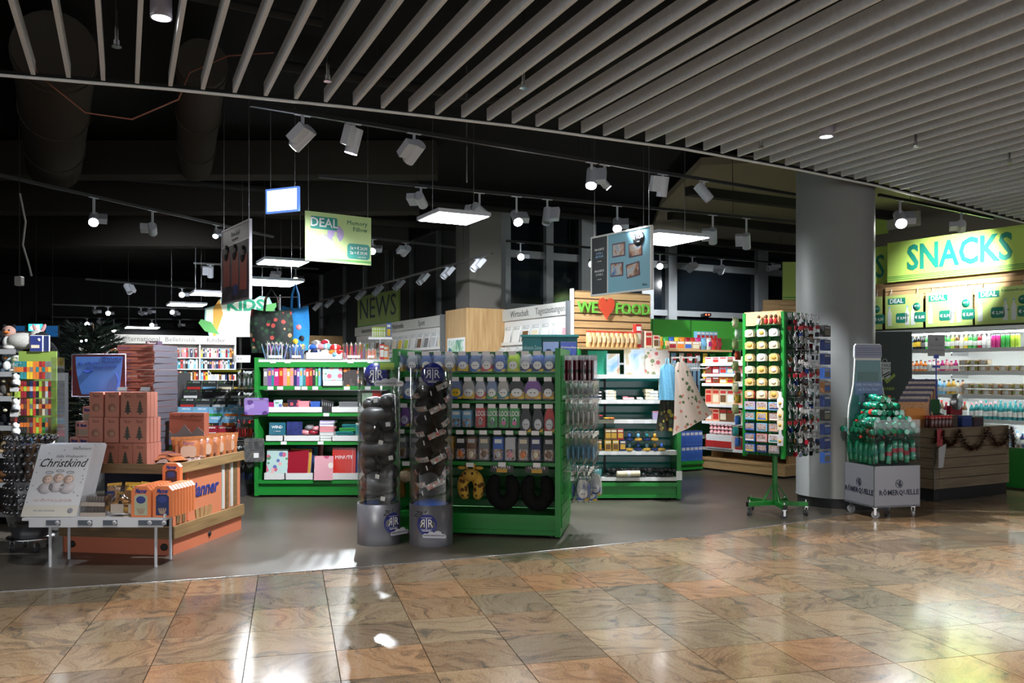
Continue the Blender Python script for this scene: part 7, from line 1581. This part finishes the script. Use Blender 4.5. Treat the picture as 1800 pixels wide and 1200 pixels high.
MB().box(-.1,-.42,2.135,3.4,-.38,2.158).build('light_tube', mat('cooler_glow',(.95,1,.98),emit=7), cl)
CZ = (1.91,1.57,1.22,.86,.5)
for z in CZ:
    s = MB().box(-.08,-.40,z-.025,3.38,.10,z).build('shelf', CLW, cl); MB().box(-.08,-.412,z-.05,3.38,-.40,z+.008).build('price_rail', mat('rail_white',(.8,.82,.84),.3), s)
    for x in (.0,1.3,2.5): MB().at((x,0,0)).prism([(0,0)],0,0) if False else MB().box(x-.01,-.35,z-.1,x+.01,.1,z-.03).build('bracket', STEEL, s)
MB().box(-.1,-.55,0,3.4,.1,.42).build('lower_body', mat('cooler_grey',(.12,.13,.13),.5), cl)
for z in (1.91,1.57,1.22,.86): MB().box(-.08,-.385,z-.045,3.38,-.36,z-.027).build('light_tube', mat('cooler_glow',(.95,1,.98),emit=12), cl)  # glowing strips hidden by the rails, added to light the bottles from the front
yl = MB().box(.42,-.418,1.80,.55,-.413,1.86).build('yellow_tag', mat('yellow_plastic',(.75,.62,.02),.4), cl)
r1 = [('can','silver','silver'),('can','silver','silver'),('bottle','sky','navy'),('bottle','sky','navy'),('bottle','black','yellow'),('bottle','black','yellow'),('bottle','black','black'),('bottle','green','white'),('bottle','teal','white'),('bottle','cream','cream'),('bottle','cream','cream'),('bottle','green','white'),('bottle','green','white'),('bottle','lime','white'),('bottle','brown','white'),('bottle','cream','white'),('bottle','yellow','white'),('bottle','green','white'),('bottle','green','white'),('bottle','crimson','white'),('bottle','silver','white'),('bottle','silver','white'),('can','magenta','silver'),('can','magenta','silver'),('can','green','silver'),('can','green','silver'),('can','lime','silver'),('can','lime','silver')]
def crow(items, z, y, x0, dx, h, lab, grp, w=.066):
    for i,(k,c,d) in enumerate(items):
        if k == 'can': put('can',mk_can,npt(x0+dx*i,y,z),NR,(w,w,h*.82),f'{c} drink can, {nth(i)} {lab}',grp,{'can_body':PAL[c]})
        else: put('bottle',mk_bottle,npt(x0+dx*i,y,z),NR,(w,w,h*(1+.06*(i%3-1))),f'{c} drink bottle, {nth(i)} {lab}',grp,{'bottle_body':PAL[c],'cap':PAL[d],'label_band':PAL['yellow'] if d=='yellow' else PAL['white'] if c!='black' else PAL['grey']})
crow(r1,1.911,-.34,.43,.068,.235,'on the top cooler shelf','top cooler drinks')
crow([('bottle',c,'brown' if i<7 else 'magenta') for i,c in enumerate(['gold','peach','peach','peach','orange','orange','orange','white','white','pink','magenta','pink','pink','magenta'])],1.571,-.34,.45,.07,.17,'on the second cooler shelf','second cooler drinks')
crow([('bottle',c,'black') for c in ['lime','brown','brown','black','black','green','black','sky','sky','sky','gold','gold','cream','peach']],1.221,-.34,.53,.072,.22,'on the third cooler shelf','third cooler drinks')
crow([('bottle',c,'red') for c in ['crimson','crimson','orange','crimson','brown','brown','crimson','brown','brown','maroon','brown','maroon','brown','brown']],.861,-.34,.56,.072,.25,'with a red cap on the fourth cooler shelf','fourth cooler drinks')
crow([('bottle','teal','pink' if i<6 else 'teal') for i in range(20)],.861,-.34,1.60,.07,.25,'in the water rows beside the red caps','cooler water bottles')
crow([('bottle','teal','teal') for i in range(20)],.861,-.20,1.60,.07,.27,'in the rear water row beside the red caps','rear cooler water bottles')
crow([('bottle',c,'sky') for c in ['navy','sky','white']*9],.501,-.34,.6,.072,.2,'on the lowest cooler shelf','lowest cooler drinks')
def mk_sandwich():
    t = thing('sandwich_pack','sandwich pack','sandwich')
    MB().box(-.5,-.5,0,.5,.5,1).build('clear_pack', BAGFILM, t); MB().box(-.44,-.42,.08,.44,.42,.38).box(-.44,-.42,.62,.44,.42,.9).build('bread', mat('bread',(.82,.60,.34),.8,noise=(30,.2)), t); MB().box(-.47,-.45,.38,.47,.45,.62).build('filling', TINT, t, PAL['red']); MB().box(-.2,-.52,.2,.2,-.5,.8).build('pack_label', PAPER, t); return t
for r_,z in enumerate((1.571,1.221)):
    for lay in range(2):
        for i in range(7 if lay==0 or r_ else 3):
            put('sandwich',mk_sandwich,npt(1.50+.145*i+.05*r_,-.32,z+.09*lay),NR+radians(4*(i%3)-4),(.14,.14,.085),f'packed sandwich, {nth(i)} of the {["bottom","top"][lay]} layer on the {["second","third"][r_]} cooler shelf','packed sandwiches',{'filling':PAL[['cream','lime','cream','peach'][i%4]]})
# dark side cabinet with the bag symbol
tk = thing('dark_cabinet','dark green cabinet side with a white carrier bag symbol and lime tick','cabinet',P(1537,655,12.9)*1.0,radians(-8)); tk.location.z = 0
MB().box(0,0,0,.54,.5,2.17).build('cabinet_body', mat('bottle_green_black',(.010,.022,.016),.5), tk); MB().box(-.3,.02,0,0,.5,2.17).build('side_leaf', mat('bottle_green_black',(.010,.022,.016),.5), tk)
WS = mat('symbol_white',(.5,.52,.5),.5); LS = mat('symbol_lime',(.22,.30,.04),.5)
m = MB(); m.prismy([(.07,1.45),(.23,1.45),(.235,1.71),(.065,1.71)],-.004,0); m.tube([(.12,-.002,1.71),(.12,-.002,1.745),(.15,-.002,1.765),(.18,-.002,1.745),(.18,-.002,1.71)],.004,5); m.build('bag_symbol', WS, tk)
text('TAKE', .06, tk, (.165,-.006,1.66), INK); text('AWAY', .045, tk, (.165,-.006,1.61), INK); MB().prismy([(.085,1.47),(.115,1.47),(.115,1.56),(.104,1.6),(.104,1.64),(.096,1.64),(.096,1.6),(.085,1.56)],-.006,-.004).build('bottle_symbol', INK, tk); MB().at((.18,-.005,1.52),(0,-.5,0)).box(-.06,-.001,-.02,.06,.001,.0).box(-.06,-.001,.012,.06,.001,.03).build('sandwich_symbol', INK, tk)
MB().prismy([(.13,1.455),(.175,1.385),(.30,1.50),(.285,1.545),(.18,1.445),(.15,1.49)],-.012,-.008).build('tick', LS, tk); text('ON BOARD', .062, tk, (.13,-.006,1.31), LS, bold=.002)
# ================================================================== HANGING SIGNS
def sign(pl, pr, zt, zb, lab, name='hanging_sign', cat='sign', frame=None, face=None, wire=True):
    d = Vector((pr[0]-pl[0],pr[1]-pl[1],0)); w = d.length
    t = thing(name, lab, cat, (pl[0],pl[1],zb), atan2(d.y,d.x)); h = zt-zb
    MB().box(0,-.008,0,w,.008,h).build('sign_board', face, t)
    if frame: MB().box(-.01,-.014,-.01,w+.01,.014,.008).box(-.01,-.014,h-.008,w+.01,.014,h+.01).box(-.01,-.014,0,.008,.014,h).box(w-.008,-.014,0,w+.012,.014,h).build('frame', frame, t)
    if wire: 
        for x in (.04,w-.04): MB().cyl((x,0,h),(x,0,4.62-zb),.004,n=5).build('hanging_wire', STEEL, t)
    return t, w, h
t,w,h = sign((-2.305,9.5),(-1.647,9.96),3.355,2.80,'lime hanging deal sign for two neck pillows',face=mat('deal_hanging',(.60,.76,.34),.5))
MB().box(.06,-.012,h-.19,.38,-.009,h-.05,.012).build('deal_badge', mat('badge_teal',(.03,.32,.27),.5), t); text('DEAL', .14, t, (.22,-.014,h-.12), WINK, bold=.002)
text('Memory', .075, t, (w-.05,-.010,h-.085), mat('sign_green_ink',(.01,.20,.13),.5), align='RIGHT'); text('Pillow', .075, t, (w-.05,-.010,h-.155), DG, align='RIGHT')
MB().box(w-.30,-.012,.06,w-.02,-.009,.235,.025).build('price_badge', mat('badge_teal',(.03,.32,.27),.5), t); text('1x = € 24,90', .05, t, (w-.16,-.014,.185), WINK, sx=.82, bold=.001); text('2x = € 39,90', .05, t, (w-.16,-.014,.13), WINK, sx=.82, bold=.001); text('statt 49,80', .024, t, (w-.12,-.014,.085), WINK)
MB().box(0,-.011,.02,w,-.008,.045).build('lower_line', mat('line_bright',(.15,.5,.12),.5), t)
def flatU(cx,cz,R,r,a0,mm,nm):
    pts = [((R+r)*cos(a0+k*radians(290)/18),(R+r)*sin(a0+k*radians(290)/18)) for k in range(19)]+[((R-r)*cos(a0+k*radians(290)/18),(R-r)*sin(a0+k*radians(290)/18)) for k in range(18,-1,-1)]
    m = MB(); n = 19; vs = [(cx+x,-.011,cz+z) for x,z in pts]; m.add(vs,[(k,37-k,36-k,k+1) for k in range(18)]); m.build(nm,mm,t)
flatU(.36,.33,.06,.04,radians(-60),mat('print_lilac_pillow',(.50,.40,.68),.6),'lilac_pillow_print'); 
for q in (flatU,): q(.24,.21,.062,.042,radians(250),mat('print_grey_pillow',(.46,.46,.42),.6),'grey_pillow_print')
t,w,h = sign((.905,9.62),(1.443,8.82),3.067,2.42,'blue hanging sign with four souvenir pictures and a round price',face=mat('sign_blue',(.20,.43,.56),.5),frame=mat('sign_frame_white',(.75,.75,.75),.4))
MB().box(.01,-.012,.01,.27,-.009,h-.01).build('dark_band', mat('sign_dark',(.02,.024,.03),.5), t); MB().box(.27,-.012,.01,.285,-.009,h-.01).build('white_line', WHITE, t)
for z,s,q in ((.50,'MAGNETE','w'),(.455,'3 FÜR 2','b'),(.42,'AKTION','b'),(.37,'souvenirs','w'),(.26,'MAGNETS','w'),(.22,'3 FOR 2','w'),(.17,'souvenirs','w')): text(s, .036 if s!='souvenirs' else .02, t, (.14,-.014,z), WINK if q=='w' else mat('sky_ink',(.35,.6,.9),.5))
for x,z,a,c1 in ((.46,.46,.0,.0),(.73,.43,.03,0),(.43,.25,-.02,0),(.69,.22,.10,0)):
    g_ = MB().at((x,-.0,z),(0,-a,0)).box(-.105,-.011,-.075,.105,-.009,.075).build('picture_frame', mat('frame_plum',(.11,.06,.10),.5), t); MB().at((x,-.0,z),(0,-a,0)).box(-.09,-.014,-.06,.09,-.011,.06).build('picture', MATS['city_print'], g_)
MB().at((.78,-.014,.545),(pi/2,0,0)).lathe([(.085,0),(.085,.003),(0,.003)],28).build('price_disc', MATS['sign_dark'], t); text('€ 16,50', .05, t, (.78,-.02,.555), WINK, (pi/2,-.06,0), bold=.001); text('statt', .025, t, (.78,-.02,.51), WINK)
text('Wien', .035, t, (.87,-.01,.05), INK, shear=.2)
t,w,h = sign((-3.15,9.3),(-2.616,8.53),3.08,2.30,'dark framed hanging poster of red cards, seen at a slant',face=mat('poster_dark',(.03,.029,.032),.4),frame=mat('frame_lilac_grey',(.40,.40,.46),.4))
MB().box(.0,-.012,h*.76,w,-.008,h*.78).build('divider', mat('frame_lilac_grey',(.40,.40,.46),.4), t); text('Tiere Spiel', .07, t, (w*.5,-.011,h*.9), GREYINK); text('Sammelkarten', .04, t, (w*.5,-.011,h*.83), GREYINK)
MB().box(.01,-.010,.01,w-.01,-.0085,h*.755).build('photo', print_mat('dusk_print',[(.35,(.03,.03,.035)),(.5,(.07,.07,.08)),(.62,(.12,.13,.18))],3,kind='noise'), t)
for i,(x,z0) in enumerate(((.17,.17),(.46,.15),(.74,.10))):
    MB().at((x,0,z0),(0,.03*i,0)).box(-.11,-.014,0,.11,-.011,.36).build('red_card', mat('poster_red',(.42,.13,.10),.5), t); MB().at((x,-.016,z0+.36),(pi/2,0,0)).lathe([(.085,0),(.085,.002),(0,.002)],20).build('dark_disc', BLACK, t); text('ACE', .06, t, (x,-.02,z0+.37), mat('grey_ink',(.3,.3,.3),.5))
MB().box(.42,-.017,.06,.56,-.014,.17).build('blue_card', mat('poster_card_blue',(.06,.09,.28),.5), t)
sgl = P(470,375,8.5); t,w,h = sign((sgl.x,8.5),(sgl.x+.345,8.35),HC+320*8.5/F,HC+281*8.5/F,'glaring white lit box sign with a blue rim, hanging by two wires',face=mat('box_sign_glow',(.72,.85,1.0),emit=2.2),frame=mat('blue_rim',(.10,.22,.65),emit=.35),wire=True)
